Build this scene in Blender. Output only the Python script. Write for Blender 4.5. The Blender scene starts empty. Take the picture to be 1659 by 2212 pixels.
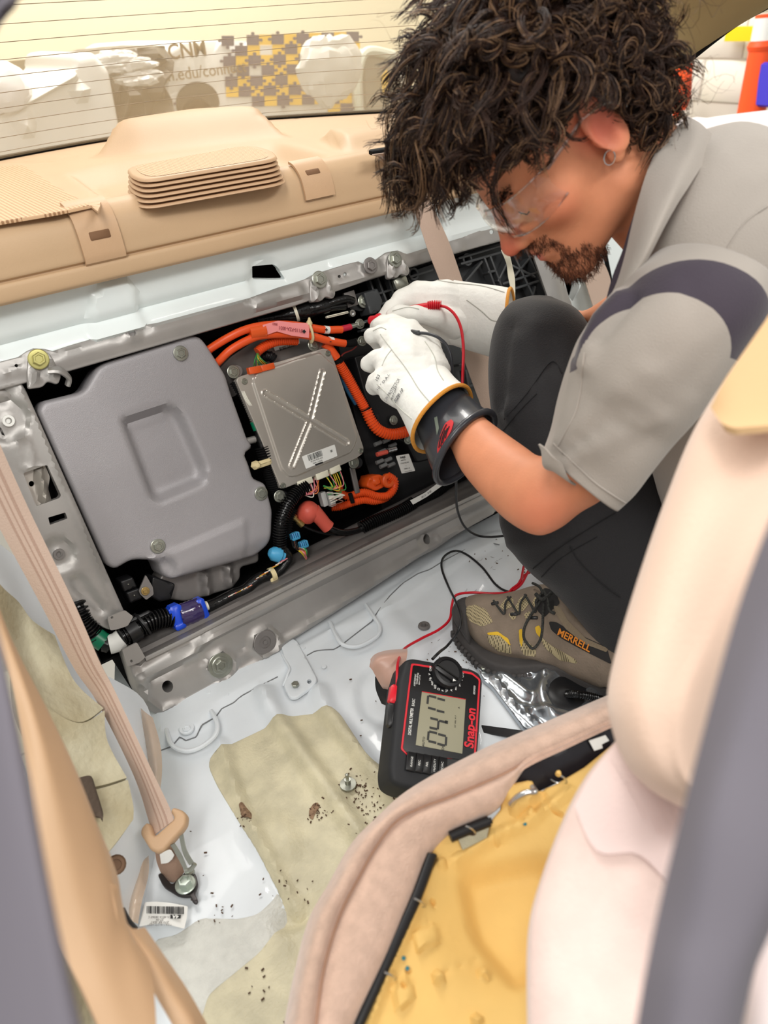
import bpy, bmesh, math, random
import numpy as np
from mathutils import Vector, Matrix
from mathutils.geometry import delaunay_2d_cdt
# ---------------------------------------------------------------- camera
W, H, F = 1659.0, 2212.0, 1665.0
def _basis(T):
    X = np.array([.793, -.374, .481]); X /= np.linalg.norm(X)
    P = np.array([.277, .925, .261]); P -= X*P.dot(X); P /= np.linalg.norm(P)
    N = np.cross(X, P); s, c = math.sin(math.radians(T)), math.cos(math.radians(T))
    return np.array([X, c*N - s*P, -(s*N + c*P)])
CM = _basis(22)                       # rows: world axes in camera axes (x right, y down, z ahead)
cam_d = bpy.data.cameras.new('camera'); cam = bpy.data.objects.new('camera', cam_d)
bpy.context.scene.collection.objects.link(cam); bpy.context.scene.camera = cam
cam_d.sensor_fit = 'VERTICAL'; cam_d.sensor_height = 24; cam_d.lens = 24*F/H
cam_d.clip_start = .02; cam_d.clip_end = 60
cam_d.dof.use_dof = True; cam_d.dof.focus_distance = 1.2; cam_d.dof.aperture_fstop = 3.5
_r, _d, _f = CM[:, 0], CM[:, 1], CM[:, 2]
cam.matrix_world = Matrix(((_r[0], -_d[0], -_f[0], 0), (_r[1], -_d[1], -_f[1], 0), (_r[2], -_d[2], -_f[2], 0), (0, 0, 0, 1)))
# ---------------------------------------------------------------- light
sc = bpy.context.scene
sc.view_settings.view_transform = 'Standard'; sc.view_settings.look = 'None'
sc.view_settings.gamma = 1; sc.view_settings.use_curve_mapping = False
sc.view_settings.exposure = 0.36
world = bpy.data.worlds.new('world'); sc.world = world; world.use_nodes = True
world.node_tree.nodes['Background'].inputs[0].default_value = (1, .985, .95, 1)
world.node_tree.nodes['Background'].inputs[1].default_value = .42
def area(name, loc, target, size, power, col=(1, .97, .92)):
    l = bpy.data.lights.new(name, 'AREA'); l.shape = 'RECTANGLE'; l.size, l.size_y = size; l.energy = power; l.color = col
    o = bpy.data.objects.new(name, l); sc.collection.objects.link(o); o.location = loc
    o.rotation_euler = (Vector(target) - Vector(loc)).to_track_quat('-Z', 'Y').to_euler(); return o
area('fill_light', (-.9, -.6, 1.6), (.5, .9, -.6), (.5, 1.6), 34)  # unseen area lights standing for garage fluorescents, added for soft shading
area('fill_light', (1.1, -1.2, 1.7), (.7, .9, -.5), (1.6, .4), 26)
area('fill_light', (2.0, 3.4, 2.3), (1.5, 3.6, -1), (2.4, .6), 170)  # added to brighten the wall beyond the rear window
area('fill_light', (.2, 2.2, 1.4), (.6, 1.3, -.3), (1.6, .5), 16)
# ---------------------------------------------------------------- projection helpers
def ray(px, py): return CM @ np.array([(px - W/2)/F, (py - H/2)/F, 1.0])
def at(px, py, z): return ray(px, py)*z
def proj(P):
    q = np.asarray(P, float) @ CM
    return np.stack([q[..., 0]/q[..., 2]*F + W/2, q[..., 1]/q[..., 2]*F + H/2], -1)
class Plane:
    def __init__(s, n, d, u=(1, 0, 0)):
        s.n = np.array(n, float); s.n /= np.linalg.norm(s.n); s.d = d       # n points away from the viewer
        s.u = np.array(u, float); s.u -= s.n*s.u.dot(s.n); s.u /= np.linalg.norm(s.u); s.v = np.cross(s.n, s.u)
    def off(s, h): return Plane(s.n, s.d - h, s.u)                            # h metres towards the viewer
    def on(s, px, py): r = ray(px, py); return r*(s.d/s.n.dot(r))
    def uv(s, P): P = np.asarray(P, float); return np.stack([P @ s.u, P @ s.v], -1)
    def xyz(s, uv): uv = np.asarray(uv, float); return uv[..., :1]*s.u + uv[..., 1:2]*s.v + s.n*s.d
    def px(s, pts): return np.array([s.uv(s.on(*p[:2])) for p in pts])
ST, CT = math.sin(math.radians(22)), math.cos(math.radians(22))
_nw = np.array([0, CT, -ST])
PAN = Plane(_nw, float(_nw.dot(at(700, 900, 1.35))))      # the leaning bulkhead opening behind the rear seat
FLO = Plane((0, 0, -1), .895)                             # the seat pan, horizontal
BUL = Plane((0, 1, 0), 1.135)                             # vertical white sheet under the shelf
# ---------------------------------------------------------------- materials
def L(r, g, b):
    f = lambda c: ((c/255+.055)/1.055)**2.4 if c/255 > .04045 else c/255/12.92
    return (f(r), f(g), f(b), 1)
MATS = {}
def mat(name, col, rough=.5, metal=0, bump=0, bscale=200, var=0, vscale=8, spec=.5, coat=0, sheen=0, alpha=1, trans=0, emis=0, col2=None, detail=4, ior=1.45, stretch=None):
    if name in MATS: return MATS[name]
    m = bpy.data.materials.new(name); m.use_nodes = True; nt = m.node_tree; b = nt.nodes['Principled BSDF']
    b.inputs['Base Color'].default_value = col; b.inputs['Roughness'].default_value = rough; b.inputs['Metallic'].default_value = metal
    b.inputs['Specular IOR Level'].default_value = spec; b.inputs['Coat Weight'].default_value = coat
    b.inputs['Sheen Weight'].default_value = sheen; b.inputs['Alpha'].default_value = alpha; b.inputs['Transmission Weight'].default_value = trans
    b.inputs['IOR'].default_value = ior
    if emis: b.inputs['Emission Color'].default_value = col; b.inputs['Emission Strength'].default_value = emis
    tc = nt.nodes.new('ShaderNodeTexCoord'); src = tc.outputs['Object']
    if stretch:
        mp = nt.nodes.new('ShaderNodeMapping'); nt.links.new(src, mp.inputs[0]); mp.inputs['Scale'].default_value = stretch; src = mp.outputs[0]
    if var or col2:
        n = nt.nodes.new('ShaderNodeTexNoise'); n.inputs['Scale'].default_value = vscale; n.inputs['Detail'].default_value = detail
        nt.links.new(src, n.inputs['Vector'])
        r = nt.nodes.new('ShaderNodeValToRGB'); r.color_ramp.elements[0].position = .35; r.color_ramp.elements[1].position = .65
        c2 = col2 or tuple(max(0, c*(1-var)) for c in col[:3]) + (1,)
        c1 = col if col2 else tuple(min(1, c*(1+var)) for c in col[:3]) + (1,)
        r.color_ramp.elements[0].color = c2; r.color_ramp.elements[1].color = c1
        nt.links.new(n.outputs['Fac'], r.inputs[0]); nt.links.new(r.outputs[0], b.inputs['Base Color'])
    if bump:
        n = nt.nodes.new('ShaderNodeTexNoise'); n.inputs['Scale'].default_value = bscale; n.inputs['Detail'].default_value = 3
        nt.links.new(src, n.inputs['Vector']); bp = nt.nodes.new('ShaderNodeBump'); bp.inputs['Strength'].default_value = bump
        bp.inputs['Distance'].default_value = .002; nt.links.new(n.outputs['Fac'], bp.inputs['Height']); nt.links.new(bp.outputs[0], b.inputs['Normal'])
    MATS[name] = m; return m
WHITE = mat('white body paint', L(226, 234, 234), .38, var=.05, vscale=6, coat=.3)
FLOORW = mat('pale grey body paint', L(222, 228, 233), .36, var=.05, vscale=9, coat=.25)
TANSEAL = mat('tan sound deadening', L(200, 192, 163), .42, bump=.5, bscale=260, var=.12, vscale=30)
CREAMSEAL = mat('textured grey white sealer', L(205, 205, 198), .4, bump=.8, bscale=220, var=.06, vscale=60)
GREY = mat('grey galvanised steel', L(168, 165, 162), .42, .55, var=.10, vscale=9, bump=.05, bscale=400)
GREYD = mat('darker galvanised steel', L(128, 124, 122), .45, .5, var=.12, vscale=10)
COVER = mat('grey cast cover', L(156, 153, 156), .42, .25, var=.06, vscale=5, bump=.25, bscale=900)
ALU = mat('brushed aluminium', L(186, 180, 172), .36, .55, var=.05, vscale=5)
STEEL = mat('zinc plated bolt', L(160, 162, 152), .34, .85, var=.1, vscale=60)
CHROME = mat('bright steel', L(200, 200, 200), .18, .95)
BLACK = mat('black plastic', L(24, 24, 26), .38)
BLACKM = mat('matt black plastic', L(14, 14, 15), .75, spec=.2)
BLACKG = mat('glossy black loom tape', L(14, 14, 15), .22, bump=.6, bscale=120)
DARKRIB = mat('dark grey moulded plastic', L(58, 60, 62), .4)
ORANGE = mat('orange cable sheath', L(232, 84, 32), .38)
ORANGE2 = mat('orange connector plastic', L(225, 88, 30), .35)
PINK = mat('pink label', L(244, 150, 150), .5)
REDBOOT = mat('coral rubber', L(214, 92, 76), .45, bump=.1)
RED = mat('red test lead', L(214, 26, 44), .35)
BLUE = mat('blue connector', L(28, 74, 205), .3)
LBLUE = mat('light blue connector', L(72, 160, 205), .4)
PURPLE = mat('tape stretched over blue connector', L(52, 40, 86), .12, coat=.8, bump=.8, bscale=90)
GREEN = mat('green tape', L(10, 110, 78), .3)
PAPER = mat('white label paper', L(232, 232, 228), .5)
WHITEP = mat('off white plastic', L(226, 222, 202), .4)
INK = mat('black ink', L(22, 22, 24), .6)
SHELF = mat('beige shelf plastic', L(192, 162, 128), .55, bump=.12, bscale=700, var=.02)
SHELFH = mat('beige grille dark holes', L(120, 88, 62), .8)
BEIGE = mat('beige trim plastic', L(194, 160, 126), .5, bump=.12, bscale=600, var=.03)
BELT = mat('beige belt webbing', L(192, 168, 152), .7, bump=.35, bscale=500)
FABRIC = mat('beige velour', L(202, 172, 154), .95, bump=.5, bscale=420, sheen=.4, var=.08, vscale=90)
FABRICP = mat('pale pink beige fabric', L(222, 198, 190), .95, bump=.3, bscale=420, sheen=.3, var=.03, vscale=60)
FOAM = mat('yellow moulded foam', L(224, 184, 108), .7, bump=.2, bscale=160, var=.06, vscale=12)
FELT = mat('cream felt padding', L(186, 180, 156), .95, bump=.9, bscale=120, col2=L(160, 150, 122), vscale=14)
RUBBER = mat('grey rubber seal', L(112, 108, 117), .8)
SKIN = mat('skin', L(214, 142, 106), .5, bump=.12, bscale=350, var=.05, vscale=30, spec=.35)
def setsss(m, w=.12):
    b = m.node_tree.nodes['Principled BSDF']; b.inputs['Subsurface Weight'].default_value = w
    b.inputs['Subsurface Radius'].default_value = (.012, .005, .003); b.inputs['Subsurface Scale'].default_value = 1
setsss(SKIN)
# ---------------------------------------------------------------- object helpers
COL = sc.collection
def newmesh(name, V, Fc, m, smooth=True, ang=38, mats=None, midx=None):
    me = bpy.data.meshes.new(name); me.from_pydata([tuple(map(float, v)) for v in V], [], Fc); 
    for mm in (mats or [m]): me.materials.append(mm)
    if midx is not None: me.polygons.foreach_set('material_index', np.asarray(midx, np.int32))
    me.update()
    if smooth:
        me.shade_smooth()
        if ang: me.set_sharp_from_angle(angle=math.radians(ang))
    return me
def link(name, me, parent=None, loc=None):
    o = bpy.data.objects.new(name, me); COL.objects.link(o)
    if parent is not None: o.parent = parent; o.matrix_parent_inverse = parent.matrix_world.inverted() if False else Matrix.Translation(-Vector(parent.location))
    return o
def thing(name, label, cat, loc=(0, 0, 0), group=None):
    o = bpy.data.objects.new(name, None); COL.objects.link(o); o.location = [float(x) for x in loc]; o.empty_display_size = .02
    o['label'] = label; o['category'] = cat
    if group: o['group'] = group
    return o
def tag(o, label, cat=None, group=None, kind=None):
    if label: o['label'] = label
    if cat: o['category'] = cat
    if group: o['group'] = group
    if kind: o['kind'] = kind
    return o
def obj(name, V, Fc, m, parent=None, **k): return link(name, newmesh(name, V, Fc, m, **k), parent)
class MB:                                          # collects several shapes into one mesh
    def __init__(s): s.V = []; s.F = []; s.I = []; s.n = 0
    def add(s, V, Fc, i=0):
        V = np.asarray(V, float).reshape(-1, 3); s.V.append(V); s.F += [tuple(int(a)+s.n for a in f) for f in Fc]; s.I += [i]*len(Fc); s.n += len(V); return s
    def build(s, name, m, parent=None, mats=None, **k):
        return link(name, newmesh(name, np.concatenate(s.V), s.F, m, mats=mats, midx=s.I if mats else None, **k), parent)
def unit(v): v = np.asarray(v, float); return v/(np.linalg.norm(v)+1e-12)
def frame(z, x=None):
    z = unit(z); x = np.array([1, 0, 0.]) if x is None else np.asarray(x, float)
    if abs(z.dot(unit(x))) > .95: x = np.array([0, 1, 0.])
    x = unit(x - z*x.dot(z)); return x, np.cross(z, x), z
def spline(pts, n=8, closed=False):                 # Catmull-Rom
    P = np.asarray(pts, float); N = len(P)
    if N < 3 and not closed: 
        t = np.linspace(0, 1, n+1)[:, None]; return P[0]*(1-t)+P[-1]*t
    out = []
    for i in range(N if closed else N-1):
        g = lambda j: P[j % N] if closed else P[min(max(j, 0), N-1)]
        p0, p1, p2, p3 = g(i-1), g(i), g(i+1), g(i+2)
        for k in range(n):
            t = k/n; out.append(.5*((2*p1)+(p2-p0)*t+(2*p0-5*p1+4*p2-p3)*t*t+(3*p1-p0-3*p2+p3)*t**3))
    if not closed: out.append(P[-1])
    return np.array(out)
def resample(P, n, closed=False):
    P = np.asarray(P, float)
    if closed: P = np.vstack([P, P[:1]])
    d = np.r_[0, np.cumsum(np.linalg.norm(np.diff(P, axis=0), axis=1))]
    t = np.linspace(0, d[-1], n+(1 if closed else 0))[:n]
    return np.stack([np.interp(t, d, P[:, k]) for k in range(P.shape[1])], 1)
def tube(path, r, seg=10, cap=True, flat=None, up=None):
    P = np.asarray(path, float); n = len(P); r = np.broadcast_to(np.asarray(r, float), (n,))
    T = np.gradient(P, axis=0); T /= np.linalg.norm(T, axis=1)[:, None]+1e-12
    x, y, _ = frame(T[0], up); V = []; a = np.linspace(0, 2*math.pi, seg, endpoint=False)
    ca, sa = np.cos(a)[:, None], np.sin(a)[:, None]
    for i in range(n):
        if up is not None: x = np.asarray(up, float)
        x = unit(x - T[i]*x.dot(T[i])); y = np.cross(T[i], x)
        fy = 1 if flat is None else flat
        V.append(P[i] + r[i]*(ca*x + sa*y*fy))
    V = np.concatenate(V); Fc = [(i*seg+j, i*seg+(j+1) % seg, (i+1)*seg+(j+1) % seg, (i+1)*seg+j) for i in range(n-1) for j in range(seg)]
    if cap: Fc += [tuple(range(seg-1, -1, -1)), tuple(range((n-1)*seg, n*seg))]
    return V, Fc
def corr(path, r, pitch=.004, depth=.12, seg=12):
    P = resample(path, max(8, int(np.linalg.norm(np.diff(path, axis=0), axis=1).sum()/pitch*4)))
    k = np.arange(len(P)); rr = r*(1+depth*np.sign(np.sin(k*math.pi/2+.3))); return tube(P, rr, seg)
def box(c, sx, sy, sz, x=(1, 0, 0), z=(0, 0, 1), bev=.08):
    z = unit(z); x = np.asarray(x, float); x = unit(x - z*x.dot(z)); y = np.cross(z, x); b = min(sx, sy, sz)*bev
    V = []; Fc = []
    def ring(h, i): 
        hx, hy = sx/2-i, sy/2-i; c2 = b
        pts = [(hx-c2, hy), (-hx+c2, hy), (-hx, hy-c2), (-hx, -hy+c2), (-hx+c2, -hy), (hx-c2, -hy), (hx, -hy+c2), (hx, hy-c2)]
        return [np.asarray(c)+x*a+y*d+z*h for a, d in pts]
    for h, i in ((-sz/2, b), (-sz/2+b, 0), (sz/2-b, 0), (sz/2, b)): V += ring(h, i)
    for k in range(3): Fc += [(k*8+j, k*8+(j+1) % 8, k*8+8+(j+1) % 8, k*8+8+j) for j in range(8)]
    Fc += [tuple(range(7, -1, -1)), tuple(range(24, 32))]; return np.array(V), Fc
def lathe(c, axis, prof, seg=24, x=None):            # prof: (radius, height along axis)
    x, y, z = frame(axis, x); V = []; a = np.linspace(0, 2*math.pi, seg, endpoint=False)
    for r, h in prof: V.append(np.asarray(c)+z*h+r*(np.cos(a)[:, None]*x+np.sin(a)[:, None]*y))
    n = len(prof); Fc = [(i*seg+j, i*seg+(j+1) % seg, (i+1)*seg+(j+1) % seg, (i+1)*seg+j) for i in range(n-1) for j in range(seg)]
    if prof[0][0] > 1e-6: Fc.append(tuple(range(seg-1, -1, -1)))
    if prof[-1][0] > 1e-6: Fc.append(tuple(range((n-1)*seg, n*seg)))
    return np.concatenate(V), Fc
def loft(curves, closed=False):
    C = [np.asarray(c, float) for c in curves]; n, m = len(C), len(C[0]); V = np.concatenate(C)
    Fc = [(i*m+j, i*m+(j+1) % m, (i+1)*m+(j+1) % m, (i+1)*m+j) for i in range(n-1) for j in range(m if closed else m-1)]
    return V, Fc
def solidify(V, Fc, t, d=None):                      # shell thickness t along d (default vertex normals)
    V = np.asarray(V, float); n = len(V)
    if d is None:
        N = np.zeros_like(V)
        for f in Fc:
            f = list(f); nn = np.cross(V[f[1]]-V[f[0]], V[f[2]]-V[f[0]]); N[f] += nn
        N /= np.linalg.norm(N, axis=1)[:, None]+1e-12
    else: N = np.broadcast_to(unit(d), V.shape)
    e = {}
    for f in Fc:
        for a, b in zip(f, f[1:]+f[:1]): e[(a, b)] = e.get((a, b), 0)+1
    F2 = list(map(tuple, Fc))+[tuple(x+n for x in reversed(f)) for f in Fc]
    for (a, b) in e:
        if (b, a) not in e: F2.append((b, a, a+n, b+n))
    return np.concatenate([V, V-N*t]), F2
# ---------------------------------------------------------------- 2-D distance helpers (pixels or metres)
def sdpoly(P, poly):
    P = np.asarray(P, float); Q = np.asarray(poly, float)[:, :2]; d = np.full(P.shape[:-1], 1e18); s = np.ones(P.shape[:-1])
    for i in range(len(Q)):
        a, b = Q[i], Q[i-1]; e = b-a; w = P-a; t = np.clip((w@e)/(e@e+1e-18), 0, 1); q = w-t[..., None]*e; d = np.minimum(d, (q**2).sum(-1))
        c1 = P[..., 1] >= a[1]; c2 = P[..., 1] < b[1]; c3 = e[0]*w[..., 1] > e[1]*w[..., 0]
        s = np.where((c1 & c2 & c3) | (~c1 & ~c2 & ~c3), -s, s)
    return np.sqrt(d)*s
def sdline(P, pts):
    P = np.asarray(P, float); d = np.full(P.shape[:-1], 1e18); Q = np.asarray(pts, float)
    for a, b in zip(Q[:-1], Q[1:]):
        e = b-a; w = P-a; t = np.clip((w@e)/(e@e+1e-18), 0, 1); q = w-t[..., None]*e; d = np.minimum(d, (q**2).sum(-1))
    return np.sqrt(d)
def sm(x): x = np.clip(x, 0, 1); return x*x*(3-2*x)
def emb(P, poly, h, w=6): return h*sm(.5-sdpoly(P, poly)/w)            # plateau inside polygon, slope width w
def groove(P, pts, h, w): return h*sm(1-sdline(P, pts)/w)
def disc(P, c, r, h, w=4): return h*sm(.5-(np.hypot(P[..., 0]-c[0], P[..., 1]-c[1])-r)/w)
def rounded(pts, r, n=5):                            # round polygon corners
    P = np.asarray(pts, float)[:, :2]; out = []
    for i in range(len(P)):
        a, b, c = P[i-1], P[i], P[(i+1) % len(P)]; rr = P.shape and (pts[i][2] if len(pts[i]) > 2 else r)
        la, lc = np.linalg.norm(a-b), np.linalg.norm(c-b); q = min(rr, la*.45, lc*.45); p0 = b+(a-b)/la*q; p2 = b+(c-b)/lc*q
        for t in np.linspace(0, 1, n): out.append((1-t)**2*p0+2*t*(1-t)*b+t*t*p2)
    return np.array(out)
def circ(c, r, n=20, ry=None, rot=0):
    a = np.linspace(0, 2*math.pi, n, endpoint=False); x, y = r*np.cos(a), (ry or r)*np.sin(a)
    return np.stack([c[0]+x*math.cos(rot)-y*math.sin(rot), c[1]+x*math.sin(rot)+y*math.cos(rot)], 1)
def sheet(pl, outline, holes=(), hf=None, step=.012, thick=.004, rim=0., flat=False):
    """pressed plate on plane pl. outline and holes traced in the photo; hf(px)->relief towards viewer in m"""
    out = pl.px(outline) if not flat else np.asarray(outline, float)
    hs = [pl.px(h) if not flat else np.asarray(h, float) for h in holes]
    out = resample(out, max(len(out), int(np.linalg.norm(np.diff(np.vstack([out, out[:1]]), axis=0), axis=1).sum()/step)), True) if len(out) > 60 else densify(out, step)
    rings = [out]+hs; pts = np.concatenate(rings); edges = []; k = 0
    for r_ in rings: edges += [(k+i, k+(i+1) % len(r_)) for i in range(len(r_))]; k += len(r_)
    lo, hi = out.min(0), out.max(0); gx, gy = np.meshgrid(np.arange(lo[0]+step/2, hi[0], step), np.arange(lo[1]+step/2, hi[1], step))
    gx = gx+(np.arange(gx.shape[0])[:, None] % 2)*step*.5; G = np.stack([gx.ravel(), gy.ravel()], 1); d = sdpoly(G, out); ok = d < -step*.45
    for h in hs: ok &= sdpoly(G, h) > step*.45
    G = G[ok]
    if rim:
        m = (out.mean(0)); nx = np.roll(out, -1, 0)-np.roll(out, 1, 0); nn = np.stack([-nx[:, 1], nx[:, 0]], 1); nn /= np.linalg.norm(nn, axis=1)[:, None]+1e-12
        if sdpoly((out+nn*1e-4)[:1], out)[0] > 0: nn = -nn
        for q in (.3, .65, 1.):
            R_ = out+nn*rim*q; dd = sdpoly(R_, out); R_ = R_[dd < -rim*q*.9]; 
            G = G[sdpoly(G, out) < -rim*1.2] if q == .3 else G
            G = np.concatenate([G, R_])
    allp = np.concatenate([pts, G])
    res = delaunay_2d_cdt([Vector(map(float, p)) for p in allp], edges, [], 1, 1e-6)
    v2 = np.array([tuple(v) for v in res[0]]); T = [tuple(f) for f in res[2]]
    cen = np.array([v2[list(f)].mean(0) for f in T]); keep = sdpoly(cen, out) < 0
    for h in hs: keep &= sdpoly(cen, h) > 0
    T = [f for f, k_ in zip(T, keep) if k_]; B = pl.xyz(v2); h = np.zeros(len(B))
    if hf is not None: h = hf(proj(B)) if not flat else hf(v2)
    if rim:
        dd = np.clip(-sdpoly(v2, out), 0, rim); h = h-rim*(1-np.sqrt(np.clip(1-(1-dd/rim)**2, 0, 1)))
    V = B-pl.n*h[:, None]
    # orient towards viewer
    f0 = T[0]; 
    def fix(f): 
        a, b, c = B[f[0]], B[f[1]], B[f[2]]
        return f if np.cross(b-a, c-a).dot(pl.n) < 0 else tuple(reversed(f))
    T = [fix(f) for f in T]; used = sorted({i for f in T for i in f}); mp = {a: b for b, a in enumerate(used)}
    V = V[used]; T = [tuple(mp[i] for i in f) for f in T]; n = len(V); E = set()
    for f in T:
        for a, b in zip(f, f[1:]+f[:1]): E.add((a, b))
    bd = [(a, b) for a, b in E if (b, a) not in E]; bv = sorted({a for e in bd for a in e}); bm_ = {a: n+i for i, a in enumerate(bv)}
    V = np.concatenate([V, V[bv]+pl.n*thick]) if bv else V
    T += [(b, a, bm_[a], bm_[b]) for a, b in bd]
    return V, T
def densify(P, step):
    out = []
    for a, b in zip(P, np.roll(P, -1, 0)):
        n = max(1, int(np.linalg.norm(b-a)/step)); out += [a+(b-a)*i/n for i in range(n)]
    return np.array(out)
def plate(name, pl, outline, m, parent=None, **k):
    ang = k.pop('ang', 38); V, Fc = sheet(pl, outline, **k); return obj(name, V, Fc, m, parent, ang=ang)
def text(name, s, pos, xd, yd, h, m, parent, depth=.0003, align='CENTER', bold=0, sx=1.0):
    c = bpy.data.curves.new(name, 'FONT'); c.body = s; c.size = 1; c.align_x = align; c.align_y = 'CENTER'; c.extrude = .01; c.offset = bold; c.resolution_u = 3
    o = bpy.data.objects.new('tmp', c); COL.objects.link(o); bpy.context.view_layer.update()
    me = bpy.data.meshes.new_from_object(o.evaluated_get(bpy.context.evaluated_depsgraph_get())); bpy.data.objects.remove(o)
    n = len(me.vertices); co = np.zeros(n*3); me.vertices.foreach_get('co', co); co = co.reshape(-1, 3)
    xd, yd = unit(xd), np.asarray(yd, float); yd = unit(yd-xd*yd.dot(xd)); zd = np.cross(xd, yd); hh = h/.7
    co = np.asarray(pos)+xd*co[:, :1]*hh*sx+yd*co[:, 1:2]*hh+zd*(co[:, 2:]/.01*depth/2+depth)
    me.vertices.foreach_set('co', co.ravel()); me.materials.clear(); me.materials.append(m); me.update(); me.name = name
    return link(name, me, parent)
# ---------------------------------------------------------------- organic shapes: distance fields meshed by surface nets
def smin(a, b, k): h = np.maximum(k-np.abs(a-b), 0)/k; return np.minimum(a, b)-h*h*k*.25
def s_cap(P, a, b, ra, rb):                          # tapered capsule
    a, b = np.asarray(a, float), np.asarray(b, float); e = b-a; t = np.clip(((P-a)@e)/(e@e), 0, 1)
    return np.linalg.norm(P-a-t[..., None]*e, axis=-1)-(ra+(rb-ra)*t)
def s_ell(P, c, ax, r):                              # ax: 3 orthonormal rows, r radii
    q = (P-np.asarray(c))@np.asarray(ax, float).T; r = np.asarray(r, float); k0 = np.linalg.norm(q/r, axis=-1); k1 = np.linalg.norm(q/r**2, axis=-1)
    return k0*(k0-1)/(k1+1e-9)
def s_box(P, c, ax, hs, r):
    q = np.abs((P-np.asarray(c))@np.asarray(ax, float).T)-(np.asarray(hs, float)-r); return np.linalg.norm(np.maximum(q, 0), axis=-1)+np.minimum(q.max(-1), 0)-r
def chain(P, pts, rs, k=.01):
    d = None
    for i in range(len(pts)-1):
        e = s_cap(P, pts[i], pts[i+1], rs[i], rs[i+1]); d = e if d is None else smin(d, e, k)
    return d
def snet(f, lo, hi, h):
    lo = np.asarray(lo, float); hi = np.asarray(hi, float); n = np.ceil((hi-lo)/h).astype(int)+1
    ax = [lo[k]+h*np.arange(n[k]) for k in range(3)]; D = np.empty(n, np.float32)
    for i0 in range(0, n[0], 16):
        X, Y, Z = np.meshgrid(ax[0][i0:i0+16], ax[1], ax[2], indexing='ij'); D[i0:i0+16] = f(np.stack([X, Y, Z], -1))
    S = D < 0; c = np.zeros(tuple(n-1), int)
    for dx in (0, 1):
        for dy in (0, 1):
            for dz in (0, 1): c += S[dx:n[0]-1+dx, dy:n[1]-1+dy, dz:n[2]-1+dz]
    act = (c > 0) & (c < 8); idx = np.full(act.shape, -1, int); cells = np.argwhere(act); idx[act] = np.arange(len(cells))
    acc = np.zeros((len(cells), 3)); cnt = np.zeros(len(cells)); i, j, k = cells.T
    for axis in range(3):
        for a in (0, 1):
            for b in (0, 1):
                o = [0, 0, 0]; oth = [q for q in range(3) if q != axis]; o[oth[0]] = a; o[oth[1]] = b; o2 = list(o); o2[axis] = 1
                v0 = D[i+o[0], j+o[1], k+o[2]]; v1 = D[i+o2[0], j+o2[1], k+o2[2]]; cr = (v0 < 0) != (v1 < 0)
                t = np.where(cr, v0/np.where(cr, v0-v1, 1), 0); p = np.tile(np.array(o, float), (len(cells), 1)); p[:, axis] = t
                acc[cr] += p[cr]; cnt[cr] += 1
    V = lo+(cells+acc/np.maximum(cnt, 1)[:, None])*h; Fc = []
    for axis in range(3):
        o1, o2 = (axis+1) % 3, (axis+2) % 3; sl0 = [slice(1, n[q]-1) for q in range(3)]; sl0[axis] = slice(0, n[axis]-1); sl1 = list(sl0); sl1[axis] = slice(1, n[axis])
        A, B = S[tuple(sl0)], S[tuple(sl1)]; e = np.argwhere(A != B)
        if not len(e): continue
        fl = A[tuple(e.T)]; g = e.copy(); 
        for q in range(3):
            if q != axis: g[:, q] += 1
        q = []
        for a, b in ((0, 0), (-1, 0), (-1, -1), (0, -1)):
            h_ = g.copy(); h_[:, o1] += a; h_[:, o2] += b; q.append(idx[tuple(h_.T)])
        q = np.stack(q, 1); q[~fl] = q[~fl][:, ::-1]; Fc.append(q[:, ::1])
    Fc = np.concatenate(Fc); Fc = Fc[(Fc >= 0).all(1)]
    return V, Fc
def relax(V, Fc, it=2, lam=.5):
    E = np.concatenate([Fc[:, [0, 1]], Fc[:, [1, 2]], Fc[:, [2, 3]], Fc[:, [3, 0]]]); 
    for _ in range(it):
        S_ = np.zeros_like(V); C_ = np.zeros(len(V)); np.add.at(S_, E[:, 0], V[E[:, 1]]); np.add.at(S_, E[:, 1], V[E[:, 0]])
        np.add.at(C_, E[:, 0], 1); np.add.at(C_, E[:, 1], 1); V = V+lam*(S_/np.maximum(C_, 1)[:, None]-V)
    return V
def meshq(name, V, Fc, mats, midx=None, smooth=True):
    me = bpy.data.meshes.new(name); me.vertices.add(len(V)); me.vertices.foreach_set('co', np.asarray(V, np.float32).ravel())
    nf = len(Fc); me.loops.add(nf*4); me.loops.foreach_set('vertex_index', np.asarray(Fc, np.int32).ravel()); me.polygons.add(nf)
    me.polygons.foreach_set('loop_start', np.arange(nf, dtype=np.int32)*4)
    for m in mats: me.materials.append(m)
    if midx is not None: me.polygons.foreach_set('material_index', np.asarray(midx, np.int32))
    me.update(calc_edges=True); me.validate()
    if smooth: me.shade_smooth()
    return me
def organic(name, f, lo, hi, h, m, parent=None, it=2, mats=None, mf=None, disp=None):
    V, Fc = snet(f, lo, hi, h); V = relax(V, Fc, it)
    if disp is not None: V = disp(V)
    mi = None
    if mf is not None: mi = mf(V[Fc].mean(1))
    return link(name, meshq(name, V, Fc, mats or [m], mi), parent)
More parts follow.
